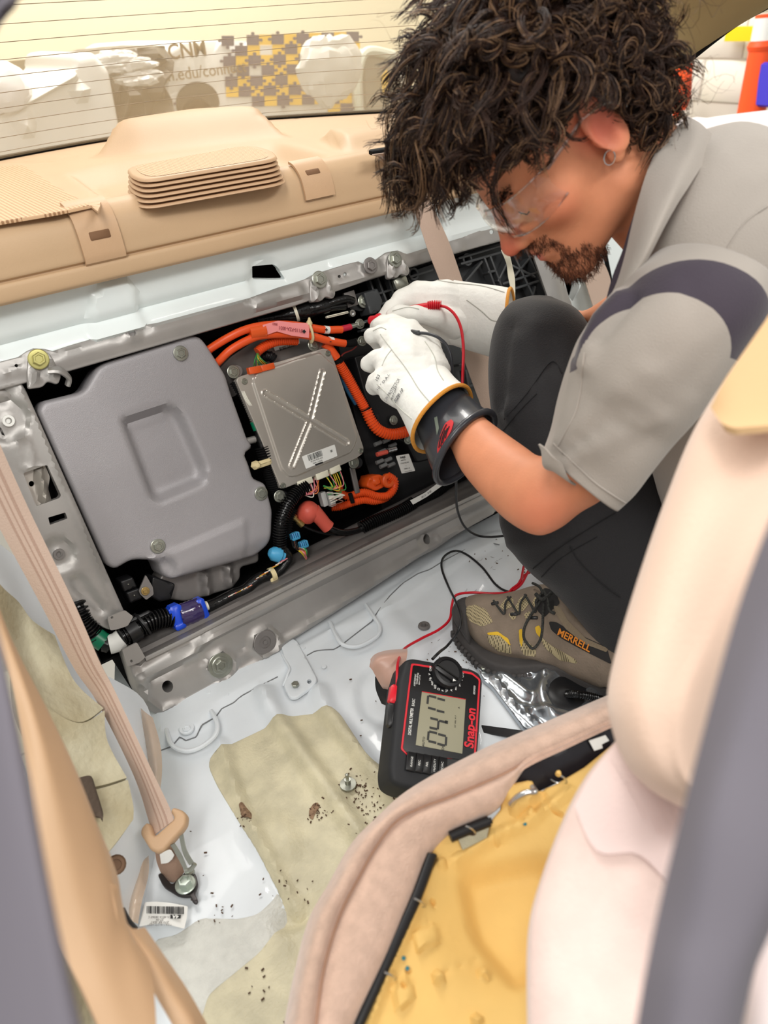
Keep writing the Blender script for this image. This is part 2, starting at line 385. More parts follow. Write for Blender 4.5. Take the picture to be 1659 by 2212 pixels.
# ---------------------------------------------------------------- small hardware
TOV = -PAN.n                                         # towards the viewer from the panel
def bolt(name, p, ax, r, parent, m=None, washer=True, label=None, hh=None):
    mb = MB(); h = hh or r*.7
    if washer: mb.add(*lathe(p, ax, [(r*1.5, 0), (r*1.5, r*.14), (r*1.38, r*.22), (r*1.05, r*.24)], 24))
    hx, hy, hz = frame(ax); a = np.arange(6)*math.pi/3+.3; P = np.asarray(p)
    ring = lambda rr, hh_: [P+hz*hh_+rr*(math.cos(t)*hx+math.sin(t)*hy) for t in a]
    V = ring(r, 0)+ring(r, h*.85)+ring(r*.86, h)+ring(r*.62, h)+ring(r*.55, h*.8); Fc = []
    for k in range(4): Fc += [(k*6+j, k*6+(j+1) % 6, k*6+6+(j+1) % 6, k*6+6+j) for j in range(6)]
    Fc.append(tuple(range(24, 30))); mb.add(V, Fc); o = mb.build(name, m or STEEL, parent, ang=25)
    if label and parent is None: tag(o, label, 'bolt')
    return o
# ================================================================= garage (setting)
def quad(name, pts, m, t=.05, parent=None, d=None):
    V, Fc = solidify(np.array(pts, float), [tuple(range(len(pts)))], t, d); return obj(name, V, Fc, m, parent, smooth=False)
CONC = mat('garage concrete', L(150, 148, 142), .6, var=.1, vscale=2)
BLOCK = mat('white painted block wall', L(236, 232, 222), .7, bump=.15, bscale=60)
REFLCREAM = mat('cream headliner reflection', L(240, 233, 204), .7)  # cream of the headliner reflection in the glass, put on the wall
o = quad('floor', [(-4, -3, -1.42), (7, -3, -1.42), (7, 7, -1.42), (-4, 7, -1.42)], CONC, .1, d=(0, 0, 1)); tag(o, 'grey concrete garage floor', kind='structure')
o = quad('wall_back', [(-4, 5.2, -1.42), (7, 5.2, -1.42), (7, 5.2, 2.6), (-4, 5.2, 2.6)], REFLCREAM, .15, d=(0, -1, 0)); tag(o, 'garage wall in the cream of the headliner reflection in the rear window', kind='structure')
wr = quad('wall_right', [(4.6, -3, -1.42), (4.6, -3, 2.6), (4.6, 5.2, 2.6), (4.6, 5.2, -1.42)], mat('mortar', L(206, 200, 190), .8), .15, d=(-1, 0, 0)); tag(wr, 'white painted block wall behind the crouching person', kind='structure')
bk = None; rnd = random.Random(3)
for r in range(9):
    for c_ in range(12):
        y0 = -.4+c_*.45+(r % 2)*.225; z0 = -.62+r*.22; V, Fc = box((4.598, y0, z0+.105), .02, .438, .208, bev=.25)
        if bk is None: bk = obj('block', V-np.array([4.598, y0, z0+.105]), Fc, BLOCK, wr, ang=50); bk.location = (4.598, y0, z0+.105)
        else: b2 = bk.copy(); COL.objects.link(b2); b2.location = (4.598, y0, z0+.105)
# ================================================================= car body shell
body = thing('car_body', 'pale grey painted car body shell with bare rear bulkhead and seat pan', 'car body', (.6, 1.0, -.9))
def P2(*a): return [tuple(a[i:i+2]) for i in range(0, len(a), 2)]
# bulkhead sheet under the shelf
cres = P2(180, 680, 200, 628, 240, 605, 275, 606, 296, 640, 300, 672)
def hb(p):
    x, y = p[..., 0], p[..., 1]; h = np.zeros(x.shape)
    h += emb(p, P2(190, 740, 196, 640, 220, 612, 262, 602, 288, 618, 296, 668, 310, 700), .012, 10)
    h += groove(p, P2(0, 760, 200, 705, 560, 610, 940, 500), -.010, 26)+.012*sm((y-(752-.27*x))/18)
    h += emb(p, P2(540, 560, 590, 562, 612, 600, 720, 570, 730, 600, 545, 640), -.008, 10)
    h += .010*sm((500-(y+.255*x-125))/30)
    h += disc(p, (848, 470), 14, -.006, 8)+emb(p, P2(880, 440, 940, 430, 960, 470, 900, 490), .008, 10)
    return h
plate('bulkhead_sheet', BUL, P2(-40, 640, -40, 800, 0, 790, 60, 772, 270, 730, 560, 660, 700, 610, 850, 560, 1100, 500, 1320, 440, 1320, 340, 1000, 395, 880, 425, 500, 520, 0, 632), WHITE, body,
      holes=[rounded(P2(549, 577, 596, 573, 608, 584, 618, 604, 590, 606, 556, 607), 4), circ((634, 499), 7, 12), np.array(P2(150, 609, 171, 608, 172, 620, 152, 622))], hf=hb, step=.009, thick=.012)
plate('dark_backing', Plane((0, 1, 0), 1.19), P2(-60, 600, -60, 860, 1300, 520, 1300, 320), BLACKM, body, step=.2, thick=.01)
# grey upper rail
railo = P2(-30, 790, 0, 781, 39, 771, 58, 758, 72, 752, 96, 753, 114, 758, 150, 746, 247, 718, 262, 703, 283, 696, 303, 703, 340, 697, 540, 643, 600, 621, 662, 602, 678, 592, 749, 570, 775, 564, 788, 573, 812, 560, 834, 545, 858, 541, 880, 548, 926, 534, 999, 512, 1040, 490, 1075, 484, 1200, 450, 1200, 492, 1083, 520, 987, 547, 926, 566, 800, 604, 640, 660, 127, 808, 60, 826, -30, 850)
def hr(p):
    h = emb(p, P2(0, 800, 540, 650, 640, 630, 1000, 530, 1000, 545, 640, 645, 130, 795, 0, 815), .004, 8)
    for a, b in (((131, 764), (244, 733)), ((328, 708), (526, 654)), ((900, 551), (940, 541)), ((985, 523), (1040, 506))): h = h+groove(p, [a, b], .004, 6)
    for c in ((83, 777), (283, 720), (690, 605), (853, 560), (800, 575)): h = h+disc(p, c, 20, .004, 6)
    h = h+emb(p, P2(546, 640, 640, 612, 652, 622, 652, 640, 548, 668), .005, 8)
    return h
plate('upper_rail', PAN.off(.012), railo, GREY, body, holes=[circ((283, 720), 8, 14), circ((733, 597), 3.5, 8), circ((745, 592), 4, 8), circ((1062, 501), 5, 10), circ((35, 790), 4, 8)], hf=hr, step=.007, thick=.02, rim=.002)
# left side frame
frO = rounded(P2(-70, 790, 0, 814, 42, 822, 54, 838, 274, 1332, 262, 1352, 238, 1362, 222, 1356, 150, 1300, 80, 1172, 0, 1020, -70, 930), 8)
def hfr(p):
    h = disc(p, (15, 908), 46, -.006, 10)+disc(p, (127, 1197), 34, -.005, 8)+disc(p, (15, 908), 11, .003, 3)+disc(p, (127, 1197), 10, .003, 3)
    h = h+groove(p, P2(46, 950, 60, 1000), .006, 26)-groove(p, P2(48, 960, 58, 1000), .006, 16)
    h = h+emb(p, P2(150, 1255, 175, 1240, 232, 1322, 215, 1325, 165, 1280), -.005, 10)
    return h+groove(p, P2(45, 840, 262, 1335), .003, 8)+groove(p, P2(0, 832, 25, 850, 20, 862, 0, 868), -.004, 12)
plate('side_frame', PAN.off(.006), frO, GREY, body, holes=[circ((18, 909), 6, 12), circ((127, 1197), 6, 12), rounded(P2(50, 1022, 102, 1004, 132, 1070, 128, 1076, 78, 1094), 4), rounded(P2(104, 1118, 141, 1107, 146, 1120, 108, 1134), 2)], hf=hfr, step=.006, thick=.02, rim=.002)
g1 = PAN.off(-.004)
V, Fc = loft([[g1.on(*q) for q in c] for c in (P2(52, 1024, 56, 1040, 66, 1066, 78, 1092), P2(66, 1020, 74, 1040, 84, 1066, 90, 1088))]); 
plate('latch_bracket', PAN.off(-.006), rounded(P2(48, 1016, 96, 1002, 108, 1030, 104, 1056, 112, 1082, 78, 1096), 5), ALU, body, holes=[circ((68, 1045), 6, 12)], hf=lambda p: groove(p, P2(84, 1020, 96, 1080), .014, 14), step=.005)
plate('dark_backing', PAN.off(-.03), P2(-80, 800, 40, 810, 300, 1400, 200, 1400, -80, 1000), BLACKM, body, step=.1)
# cavity behind the opening; black sheets put its shade into the colour
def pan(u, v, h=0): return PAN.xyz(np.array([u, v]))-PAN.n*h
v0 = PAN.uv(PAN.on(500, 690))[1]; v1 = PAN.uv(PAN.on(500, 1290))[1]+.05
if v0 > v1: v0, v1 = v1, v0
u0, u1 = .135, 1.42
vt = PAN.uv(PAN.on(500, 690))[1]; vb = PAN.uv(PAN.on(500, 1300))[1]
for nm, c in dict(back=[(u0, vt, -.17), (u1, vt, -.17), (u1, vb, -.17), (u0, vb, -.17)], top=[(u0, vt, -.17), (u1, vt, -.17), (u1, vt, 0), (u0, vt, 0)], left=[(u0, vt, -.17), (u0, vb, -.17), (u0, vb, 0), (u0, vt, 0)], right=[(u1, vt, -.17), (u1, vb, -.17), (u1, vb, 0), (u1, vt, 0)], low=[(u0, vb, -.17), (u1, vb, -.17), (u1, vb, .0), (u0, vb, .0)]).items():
    quad('cavity_shade', [pan(*q) for q in c], BLACKM, .003, body)
# ledges in front of the cavity: pressed grey sheet with grooves
def hl(p):
    t = p[..., 1]+.49*p[..., 0]; h = 0*t
    for k, w in ((1502, 7), (1520, 6), (1541, 8), (1556, 5)): h = h-.004*sm(1-np.abs(t-k)/w)
    return h+.02*sm((1490-t)/60)*0
LED = Plane(_nw, PAN.d).off(.012)
ledn = unit(_nw*.22+np.array([0, -ST, -CT])*.975); pA = PAN.off(.05).on(316, 1419)
LEDG = Plane(ledn, float(ledn.dot(pA)))
plate('ledge', LEDG, P2(300, 1428, 270, 1330, 420, 1310, 540, 1265, 640, 1190, 1000, 1010, 1120, 960, 1130, 1018, 1044, 1062, 700, 1228), GREYD, body, hf=hl, step=.008, thick=.01)
tb = tube([PAN.off(.052).on(*q) for q in P2(314, 1424, 420, 1372, 520, 1320, 700, 1229, 860, 1150, 1044, 1063, 1130, 1022)], .0042, 8); obj('ledge_lip', *tb, GREY, body)
# cross beam
def hbm(p):
    h = disc(p, (476, 1437), 33, .008, 14)+disc(p, (572, 1387), 32, .008, 14)-disc(p, (476, 1437), 27, .005, 5)-disc(p, (572, 1387), 26, .005, 5)
    h = h+groove(p, P2(300, 1470, 420, 1400, 445, 1378, 700, 1245, 1100, 1048), .012, 16)+groove(p, P2(312, 1480, 318, 1510, 345, 1532, 400, 1518, 520, 1458, 620, 1380, 780, 1275, 900, 1198, 960, 1160, 1060, 1110), .007, 11)
    h = h+groove(p, P2(330, 1470, 420, 1430, 530, 1400, 600, 1360), -.003, 10)-.010*sm((p[..., 1]+.56*p[..., 0]-1700)/60)*0
    return h+disc(p, (924, 1166), 20, -.004, 6)
beamo = rounded(P2(268, 1402, 300, 1440, 316, 1421, 700, 1226, 1044, 1062, 1130, 1020, 1130, 1075, 1044, 1120, 990, 1152, 944, 1186, 903, 1206, 836, 1251, 780, 1288, 700, 1340, 640, 1378, 609, 1396, 585, 1424, 540, 1452, 500, 1460, 446, 1499, 400, 1528, 362, 1545, 335, 1544, 314, 1528, 296, 1490), 10)
plate('cross_beam', PAN.off(.05), beamo, GREY, body, holes=[circ((362, 1483), 12, 18, ry=13), circ((924, 1165), 7, 12, ry=11), circ((571, 1388), 5, 10)], hf=hbm, step=.007, thick=.05, rim=.003)
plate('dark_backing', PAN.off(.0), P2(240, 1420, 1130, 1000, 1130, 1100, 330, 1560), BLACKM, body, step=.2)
plate('tab_plate', PAN.off(.062), rounded(P2(264, 1404, 296, 1388, 314, 1420, 300, 1432, 276, 1440), 3), GREY, body, holes=[circ((284, 1428), 3, 8)], step=.008)
plate('tab_plate', PAN.off(.022), rounded(P2(232, 1334, 270, 1318, 288, 1332, 276, 1352, 252, 1360, 238, 1362), 4), GREY, body, holes=[circ((242, 1334), 3, 8)], step=.008)
w = lathe(PAN.off(.056).on(476, 1437), TOV, [(.02, 0), (.0205, .0012), (.0195, .002), (.0, .002)], 28); wo = obj('washer', *w, STEEL, body); bolt('bolt', PAN.off(.058).on(476, 1437), TOV, .0095, body)
w = lathe(PAN.off(.055).on(572, 1387), TOV, [(.0195, 0), (.02, .0012), (.019, .002), (.010, .002), (.010, -.002), (.0035, -.002), (.0035, .003), (.0, .003)], 28); obj('washer', *w, GREYD, body)
# brackets under the rail
def hook(c, s=1.0, rot=0):
    x, y = c; f = lambda a, b: (x+a*s, y+b*s)
    plate('hook_bracket', PAN.off(.018), rounded([f(-22, -10), f(14, -20), f(22, -8), f(36, 22), f(30, 36), f(12, 30), f(4, 40), f(-22, 44), f(-24, 14)], 7), GREY, body, step=.006, thick=.006, hf=lambda p: groove(p, [f(-12, 8), f(-6, 32)], .007, 7*s)+groove(p, [f(16, -2), f(24, 24)], .007, 7*s), rim=.002)
hook((88, 786), 1.25); hook((692, 612), .95); hook((856, 566), .85)
for q, m_ in (((83, 776), mat('yellow passivated bolt', L(190, 184, 120), .32, .8)), ((690, 604), STEEL), ((853, 560), STEEL), ((800, 574), GREYD)): bolt('bolt', PAN.off(.022).on(*q), TOV, .0095, body, m_)
V, Fc = tube(spline([PAN.off(h).on(*q) for q, h in (((105, 800), .02), ((128, 800), .024), ((148, 815), .015), ((146, 832), .01))], 6), .008, 8, flat=.5); obj('hook_bracket', V, Fc, GREY, body)
w = lathe(PAN.off(.012).on(283, 720), TOV, [(.0115, 0), (.0115, .003), (.0095, .005), (.0065, .005), (.0065, -.006), (0, -.006)], 6); obj('weld_nut', *w, GREYD, body)
for q in ((18, 909), (127, 1197)):
    w = lathe(PAN.off(.001).on(*q), TOV, [(.0085, 0), (.008, .003), (.0045, .003), (.0045, -.01), (0, -.01)], 20); obj('weld_nut', *w, PAPER if q[0] == 18 else GREYD, body)
# ---------------------------------------------------------------- seat pan
def hfl(p):
    h = groove(p, P2(578, 1505, 600, 1560, 780, 1815), .016, 34)+groove(p, P2(690, 1500, 705, 1540, 860, 1740), .016, 32)
    h = h+groove(p, P2(478, 1610, 520, 1740, 640, 1960), .010, 22)-groove(p, P2(530, 1690, 640, 1990, 660, 2080), .004, 40)
    h = h-groove(p, P2(610, 1990, 760, 1940, 900, 1990), .012, 34)+disc(p, (590, 1820), 50, .008, 60)
    h = h+emb(p, P2(330, 1530, 460, 1470, 620, 1380, 640, 1440, 560, 1480, 470, 1530, 440, 1570, 350, 1610), .006, 8)
    h = h+emb(p, P2(640, 1400, 800, 1310, 960, 1190, 1080, 1150, 1100, 1165, 1050, 1200, 960, 1240, 880, 1300, 800, 1345, 720, 1370, 650, 1420), .006, 8)
    h = h+disc(p, (520, 1590), 26, .007, 20)*0+groove(p, P2(560, 1500, 575, 1530), .008, 24)+groove(p, P2(835, 1330, 900, 1400), .006, 40)
    h = h+disc(p, (1055, 1225), 60, .012, 70)+groove(p, P2(905, 1690, 1000, 1600), -.006, 40)-disc(p, (840, 1500), 70, .004, 8)
    return h
flo_o = P2(250, 1380, 1150, 1040, 1420, 1180, 1560, 1500, 1400, 1800, 1200, 2500, 300, 2500, 260, 1980, 240, 1700)
plate('seat_pan', FLO, flo_o, FLOORW, body, hf=hfl, step=.0075, thick=.01)
tan = rounded([(450, 1656), (456, 1632), (479, 1619), (578, 1572), (618, 1550), (718, 1539), (736, 1549), (792, 1642), (812, 1658), (850, 1668), (1000, 1700), (1150, 1900), (1150, 2400), (418, 2400), (418, 2262), (450, 2150), (560, 2060), (622, 1978), (599, 1922), (560, 1850), (530, 1800), (470, 1700)], 16)
plate('sound_deadening', FLO, tan, TANSEAL, body, hf=lambda p: hfl(p)+.0022, step=.0075, thick=.004, rim=.0015, holes=[circ((752, 1690), 12, 14)])
plate('seam_sealer', FLO, rounded(P2(599, 1925, 590, 1945, 557, 1976, 516, 1986, 434, 1984, 380, 2021, 335, 2030, 330, 2100, 418, 2262, 452, 2150, 562, 2060, 624, 1978), 14), CREAMSEAL, body, hf=lambda p: hfl(p)+.0015, step=.008, thick=.004, rim=.0012)
def wire(pts, h=.012, r=.0035): 
    pl_ = FLO.off(h); Q = [FLO.off(.004).on(*pts[0])]+[pl_.on(*q) for q in pts[1:-1]]+[FLO.off(.004).on(*pts[-1])]
    obj('wire_loop', *tube(spline(Q, 7), r, 8), FLOORW, body)
wire(P2(360, 1576, 368, 1604, 385, 1618, 410, 1622, 440, 1610, 466, 1586, 468, 1560, 456, 1536), .012)
wire(P2(712, 1344, 730, 1380, 745, 1394, 775, 1396, 812, 1376, 820, 1355, 806, 1330, 790, 1306), .012)
wire(P2(604, 1406, 624, 1440, 622, 1455, 612, 1482), .012, .002)
for c, l in (((404, 1576), 1),):
    obj('washer', *lathe(FLO.off(.007).on(*c), (0, 0, 1), [(.0105, 0), (.0105, .003), (.0, .003)], 24), FLOORW, body); bolt('bolt', FLO.off(.009).on(*c), (0, 0, 1), .006, body, FLOORW, False)
plate('folded_tab', FLO.off(.010), rounded(P2(606, 1396, 632, 1378, 642, 1384, 685, 1466, 680, 1478, 640, 1506, 626, 1506, 612, 1480, 625, 1450), 6), FLOORW, body, step=.008, thick=.004, rim=.002, holes=[circ((668, 1472), 5, 10)])
bolt('bolt', FLO.off(.014).on(638, 1480), (0, 0, 1), .006, body, STEEL, False)
def grom(c, r=.006):
    obj('grommet', *lathe(FLO.off(.002).on(*c), (0, 0, 1), [(r*1.5, 0), (r*1.4, .003), (r, .004), (r*.7, .002), (r*.45, .002), (r*.4, .008), (0, .008)], 16), GREYD, body)
grom((916, 1353), .007); grom((1058, 1234), .008); 
st = MB(); p_ = FLO.off(.006).on(752, 1696); st.add(*lathe(p_, (0, 0, 1), [(.011, 0), (.011, .003), (.004, .004), (.004, .012)], 20)); st.add(*box(p_+np.array([0, 0, .013]), .004, .004, .02)); st.build('threaded_stud', STEEL, body)
for c in ((490, 1500), (700, 1440), (450, 1495), (880, 1500), (655, 1400)): obj('dimple', *lathe(FLO.off(.006).on(*c), (0, 0, 1), [(.004, 0), (.0035, .001), (0, .0012)], 12), FLOORW, body)
# dirt crumbs on the pan
rn = np.random.default_rng(5); db = MB()
for cx, cy, sx, sy, n in ((790, 1730, 22, 26, 60), (690, 1755, 14, 12, 26), (530, 1765, 10, 12, 16), (430, 1950, 40, 30, 16), (650, 1930, 30, 30, 18), (770, 1700, 15, 12, 24), (980, 1440, 40, 30, 40), (1090, 1200, 40, 30, 16), (850, 1560, 60, 40, 14), (480, 1850, 60, 60, 6), (560, 2120, 50, 40, 10)):
    for _ in range(n):
        q = (cx+rn.normal()*sx, cy+rn.normal()*sy); p = FLO.off(.0035+float(hfl(np.array([q]))[0])).on(*q); s = rn.uniform(.0006, .0018); a = rn.uniform(0, 3)
        db.add(*box(p, s*2.2, s, s*.8, x=(math.cos(a), math.sin(a), 0)))
o = db.build('floor_dirt', mat('brown dirt crumbs', L(84, 62, 46), .9), None); tag(o, 'dark brown dirt crumbs scattered on the tan seat pan', 'dirt', kind='stuff')
def onfloor(q, h=.0005): return FLO.off(h+float(hfl(np.array([q], float))[0])).on(*q)
SEAM = mat('dark panel joint', L(120, 122, 124), .7)
for s_ in (P2(345, 1622, 372, 1612, 388, 1592, 402, 1600, 424, 1592, 436, 1566, 466, 1549, 479, 1531, 505, 1518, 515, 1509, 524, 1502, 567, 1479, 600, 1462), P2(663, 1416, 681, 1406, 700, 1404, 722, 1403, 738, 1393, 770, 1368, 805, 1341, 813, 1325, 843, 1286, 870, 1260, 903, 1239, 929, 1230, 959, 1211, 1004, 1188, 1038, 1168, 1079, 1177)):
    obj('panel_joint', *tube([onfloor(q) for q in resample(np.array(s_, float), 60)], .0011, 6), SEAM, body)
sm_ = MB(); rs_ = np.random.default_rng(21)
for cx, cy, sx, sy, n in ((1010, 1415, 22, 22, 34), (1060, 1215, 16, 22, 12), (900, 1560, 30, 26, 10), (1045, 1290, 20, 20, 8), (860, 1600, 14, 40, 8)):
    for _ in range(n):
        q = np.array([cx+rs_.normal()*sx, cy+rs_.normal()*sy]); a = rs_.uniform(-.9, .5); l_ = rs_.uniform(3, 9); bnd = rs_.uniform(-2, 2)
        sm_.add(*tube([onfloor(q), onfloor(q+[l_*math.cos(a)*.5-bnd*math.sin(a), l_*math.sin(a)*.5+bnd*math.cos(a)]), onfloor(q+[l_*math.cos(a), l_*math.sin(a)])], .0003, 4))
tag(sm_.build('scratch_marks', GREYD, body), None, kind='stuff')
for nm_, ol in (('rust_stain', P2(518, 1748, 526, 1742, 534, 1752, 545, 1762, 546, 1782, 538, 1776, 524, 1772)), ('rust_stain', P2(668, 1752, 678, 1738, 688, 1736, 690, 1748, 680, 1762, 676, 1774, 668, 1768))): plate(nm_, FLO.off(.0005), rounded(ol, 4), mat('brown rust stain', L(150, 122, 96), .8, col2=L(110, 84, 64), vscale=200), body, hf=lambda p: hfl(p)+.0028, step=.004, thick=.0008)
# fuel pump cover plate (bright pressed steel) by the shoe
pumpo = rounded(P2(1028, 1432, 1052, 1426, 1080, 1438, 1130, 1444, 1330, 1480, 1380, 1560, 1300, 1600, 1180, 1600, 1130, 1570, 1100, 1530, 1062, 1480, 1040, 1462), 9)
def hp(p):
    h = groove(p, P2(1066, 1462, 1110, 1520, 1160, 1566, 1240, 1590), .006, 9)+disc(p, (1225, 1500), 70, .012, 24)-disc(p, (1225, 1500), 42, .009, 10)
    return h+groove(p, P2(1082, 1455, 1140, 1500), .007, 18)+groove(p, P2(1105, 1450, 1180, 1462), .006, 9)+groove(p, P2(1130, 1530, 1190, 1545), .005, 12)
pump = thing('access_cover', 'bright pressed steel access cover on the floor beside the shoe', 'cover', FLO.on(1180, 1520))
plate('cover_plate', FLO.off(.012), pumpo, mat('bright pressed steel', L(178, 184, 190), .22, .9, var=.06, vscale=14), pump, hf=hp, step=.005, thick=.008, rim=.002, holes=[circ((1042, 1442), 3, 8)])
obj('rubber_grommet', *lathe(FLO.off(.012).on(1228, 1500), (0, 0, 1), [(.034, 0), (.034, .004), (.028, .007), (.02, .006), (.0, .012)], 28), BLACK, pump)
bolt('bolt', FLO.off(.014).on(1044, 1444), (0, 0, 1), .004, pump, STEEL, False)
obj('harness', *corr(spline([FLO.off(h).on(*q) for q, h in (((1225, 1500), .02), ((1250, 1500), .035), ((1290, 1508), .03), ((1340, 1525), .02))], 8), .0055, .003), BLACKG, pump)
# ================================================================= left wheel arch, felt, sill
def A3(*a): return np.array([at(*a[i:i+3]) for i in range(0, len(a), 3)])
def skin_loft(name, rows, m, parent, nu=6, nv=8, t=.006, disp=None, ang=60, cl=False):
    R_ = [spline(r, nv) for r in rows]; n = max(len(r) for r in R_); R_ = [resample(r, n) for r in R_]
    Cc = spline(np.array([r.ravel() for r in R_]), nu).reshape(-1, n, 3)
    if disp is not None: Cc = disp(Cc)
    V, Fc = loft(list(Cc)); 
    nrm = np.cross(V[Fc[0][1]]-V[Fc[0][0]], V[Fc[0][3]]-V[Fc[0][0]])
    mid = len(Fc)//2; nrm = np.cross(V[Fc[mid][1]]-V[Fc[mid][0]], V[Fc[mid][3]]-V[Fc[mid][0]])
    if nrm.dot(V[Fc[mid][0]]) > 0: Fc = [tuple(reversed(f)) for f in Fc]
    if t: V, Fc = solidify(V, Fc, t)
    return obj(name, V, Fc, m, parent, ang=ang)
skin_loft('wheel_arch', [A3(-80, 1120, .9, 60, 1230, 1.0, 180, 1420, 1.07, 300, 1500, 1.12, 330, 1560, 1.10), A3(-80, 1300, .86, 40, 1400, .92, 200, 1560, 1.0, 310, 1620, 1.04, 345, 1680, 1.05), A3(-60, 1500, .8, 100, 1600, .86, 230, 1740, .93, 310, 1790, .97, 338, 1850, .99), A3(-40, 1700, .76, 120, 1800, .8, 230, 1900, .87, 280, 1960, .90, 330, 2000, .93), A3(0, 1900, .72, 140, 2000, .76, 230, 2080, .8, 300, 2120, .84, 380, 2160, .86)], FLOORW, body, t=.004)
fo = thing('felt_pad', 'cream fibrous felt padding along the left wheel arch', 'padding', at(120, 1560, .85))
skin_loft('upper_felt', [A3(-70, 1170, .86, 0, 1262, .90, 40, 1300, .94, 70, 1340, .95, 118, 1372, .97), A3(-60, 1300, .84, 0, 1360, .87, 60, 1420, .92, 120, 1470, .93, 160, 1470, .95), A3(-50, 1400, .83, 20, 1450, .85, 90, 1520, .89, 170, 1560, .91, 224, 1530, .95)], FELT, fo, t=.008, nu=8)
skin_loft('middle_felt', [A3(20, 1448, .845, 90, 1518, .885, 170, 1562, .905, 226, 1534, .945), A3(30, 1540, .82, 110, 1610, .86, 180, 1640, .885, 232, 1600, .92), A3(60, 1620, .80, 140, 1690, .84, 200, 1700, .87, 274, 1680, .90)], FELT, fo, t=.008, nu=8)
skin_loft('lower_felt', [A3(62, 1624, .80, 142, 1694, .838, 202, 1706, .865, 276, 1684, .90), A3(100, 1730, .78, 170, 1790, .82, 220, 1790, .85, 288, 1740, .885), A3(130, 1810, .77, 190, 1850, .80, 225, 1850, .83, 288, 1770, .875)], FELT, fo, t=.008, nu=8)
skin_loft('foot_felt', [A3(60, 1960, .62, 130, 2040, .66, 180, 2140, .69, 260, 2240, .72), A3(20, 2080, .6, 80, 2140, .62, 120, 2260, .64, 200, 2330, .67)], FELT, fo, t=.008)
V, Fc = tube(spline(A3(262, 1965, .82, 275, 1990, .82, 292, 2010, .82), 6), .004, 8); obj('drain_hose', V, Fc, BLACK, body)
skin_loft('damaged_patch', [A3(170, 1680, .85, 196, 1676, .862, 206, 1700, .865), A3(178, 1720, .84, 205, 1716, .85, 222, 1752, .845), A3(196, 1760, .83, 212, 1764, .835, 222, 1770, .83)], mat('dark brown stained felt', L(74, 62, 52), .9, bump=.6), fo, t=.003)
obj('arch_hole', *lathe(at(251, 1868, .868), -unit(at(251, 1868, .86)), [(.011, -.002), (.009, .001), (.006, .001), (.0055, -.004), (0, -.004)], 16), mat('rusty brown edge', L(110, 84, 64), .8), body)
# clear sealing film beside the belt
FILM = mat('crumpled clear film', L(216, 192, 168), .15, bump=1.0, bscale=60, alpha=.55, spec=.8)
fl = skin_loft('film', [A3(304, 1530, 1.09, 314, 1620, 1.05, 322, 1700, 1.02, 296, 1800, .985, 290, 1880, .955, 276, 1950, .91, 268, 1985, .90), A3(316, 1540, 1.08, 330, 1620, 1.03, 336, 1700, 1.01, 306, 1800, .975, 304, 1880, .94, 288, 1950, .895, 284, 1990, .885), A3(330, 1550, 1.08, 348, 1620, 1.04, 347, 1700, 1.02, 320, 1800, .985, 322, 1880, .95, 306, 1950, .90, 298, 1996, .89)], FILM, None, t=.0006)
tag(fl, 'crumpled clear plastic film hanging beside the left seat belt', 'plastic film')
sill = thing('sill_trim', 'long beige plastic door sill trim at lower left, out of focus', 'trim', at(250, 1900, .5))
skin_loft('trim_cover', [A3(-60, 1240, .56, 12, 1424, .55, 50, 1600, .54, 85, 1836, .52, 118, 2009, .51, 184, 2149, .5, 240, 2280, .49),
    A3(-60, 1180, .57, 8, 1352, .56, 80, 1560, .545, 150, 1830, .53, 190, 1990, .52, 260, 2160, .51, 330, 2290, .5),
    A3(-60, 1150, .59, 22, 1374, .58, 99, 1531, .575, 173, 1696, .57, 235, 1880, .56, 262, 1990, .55, 330, 2120, .54),
    A3(-60, 1160, .63, 26, 1384, .62, 103, 1541, .61, 178, 1706, .60, 252, 1885, .60, 264, 1976, .59, 300, 2018, .58)], BEIGE, sill, nu=6, nv=10, t=.006)
skin_loft('trim_ridge', [A3(256, 1990, .572, 290, 2060, .56, 330, 2140, .548, 380, 2230, .54, 400, 2300, .53), A3(286, 2006, .575, 330, 2060, .565, 370, 2130, .555, 420, 2215, .545, 440, 2290, .54), A3(313, 2003, .60, 348, 2054, .60, 380, 2100, .59, 412, 2149, .58, 460, 2235, .57)], BEIGE, sill, t=.006)
skin_loft('trim_clip', [A3(200, 1990, .545, 226, 2010, .54, 244, 2060, .535), A3(228, 1915, .55, 250, 1960, .548, 262, 2030, .542), A3(252, 1912, .56, 262, 1985, .558, 280, 2030, .55)], BEIGE, sill, t=.004)
sealL = skin_loft('weatherstrip', [A3(700, -420, .34, 300, -260, .32, 30, -60, .3, -60, 60, .3, -200, 400, .29, -220, 900, .28, -130, 1250, .27, -90, 1600, .26, -80, 2400, .25), A3(700, -380, .33, 320, -200, .31, 60, -40, .295, -20, 50, .295, -150, 400, .285, -170, 900, .275, -50, 1250, .265, 20, 1640, .25, 80, 2400, .24),
    A3(700, -340, .34, 330, -150, .32, 66, -34, .3, 35, 14, .3, -20, 62, .3, -110, 400, .29, -130, 900, .28, -20, 1300, .27, 56, 1640, .26, 126, 2000, .25, 220, 2400, .245), A3(700, -340, .36, 330, -150, .35, 60, -34, .33, 0, 50, .33, -120, 400, .32, -140, 900, .31, -40, 1300, .3, 40, 1640, .3, 100, 2000, .3, 190, 2400, .3)], RUBBER, None, t=.004, nv=10)
tag(sealL, 'blurred dark grey rubber door seal along the left edge and top left corner', 'door seal')
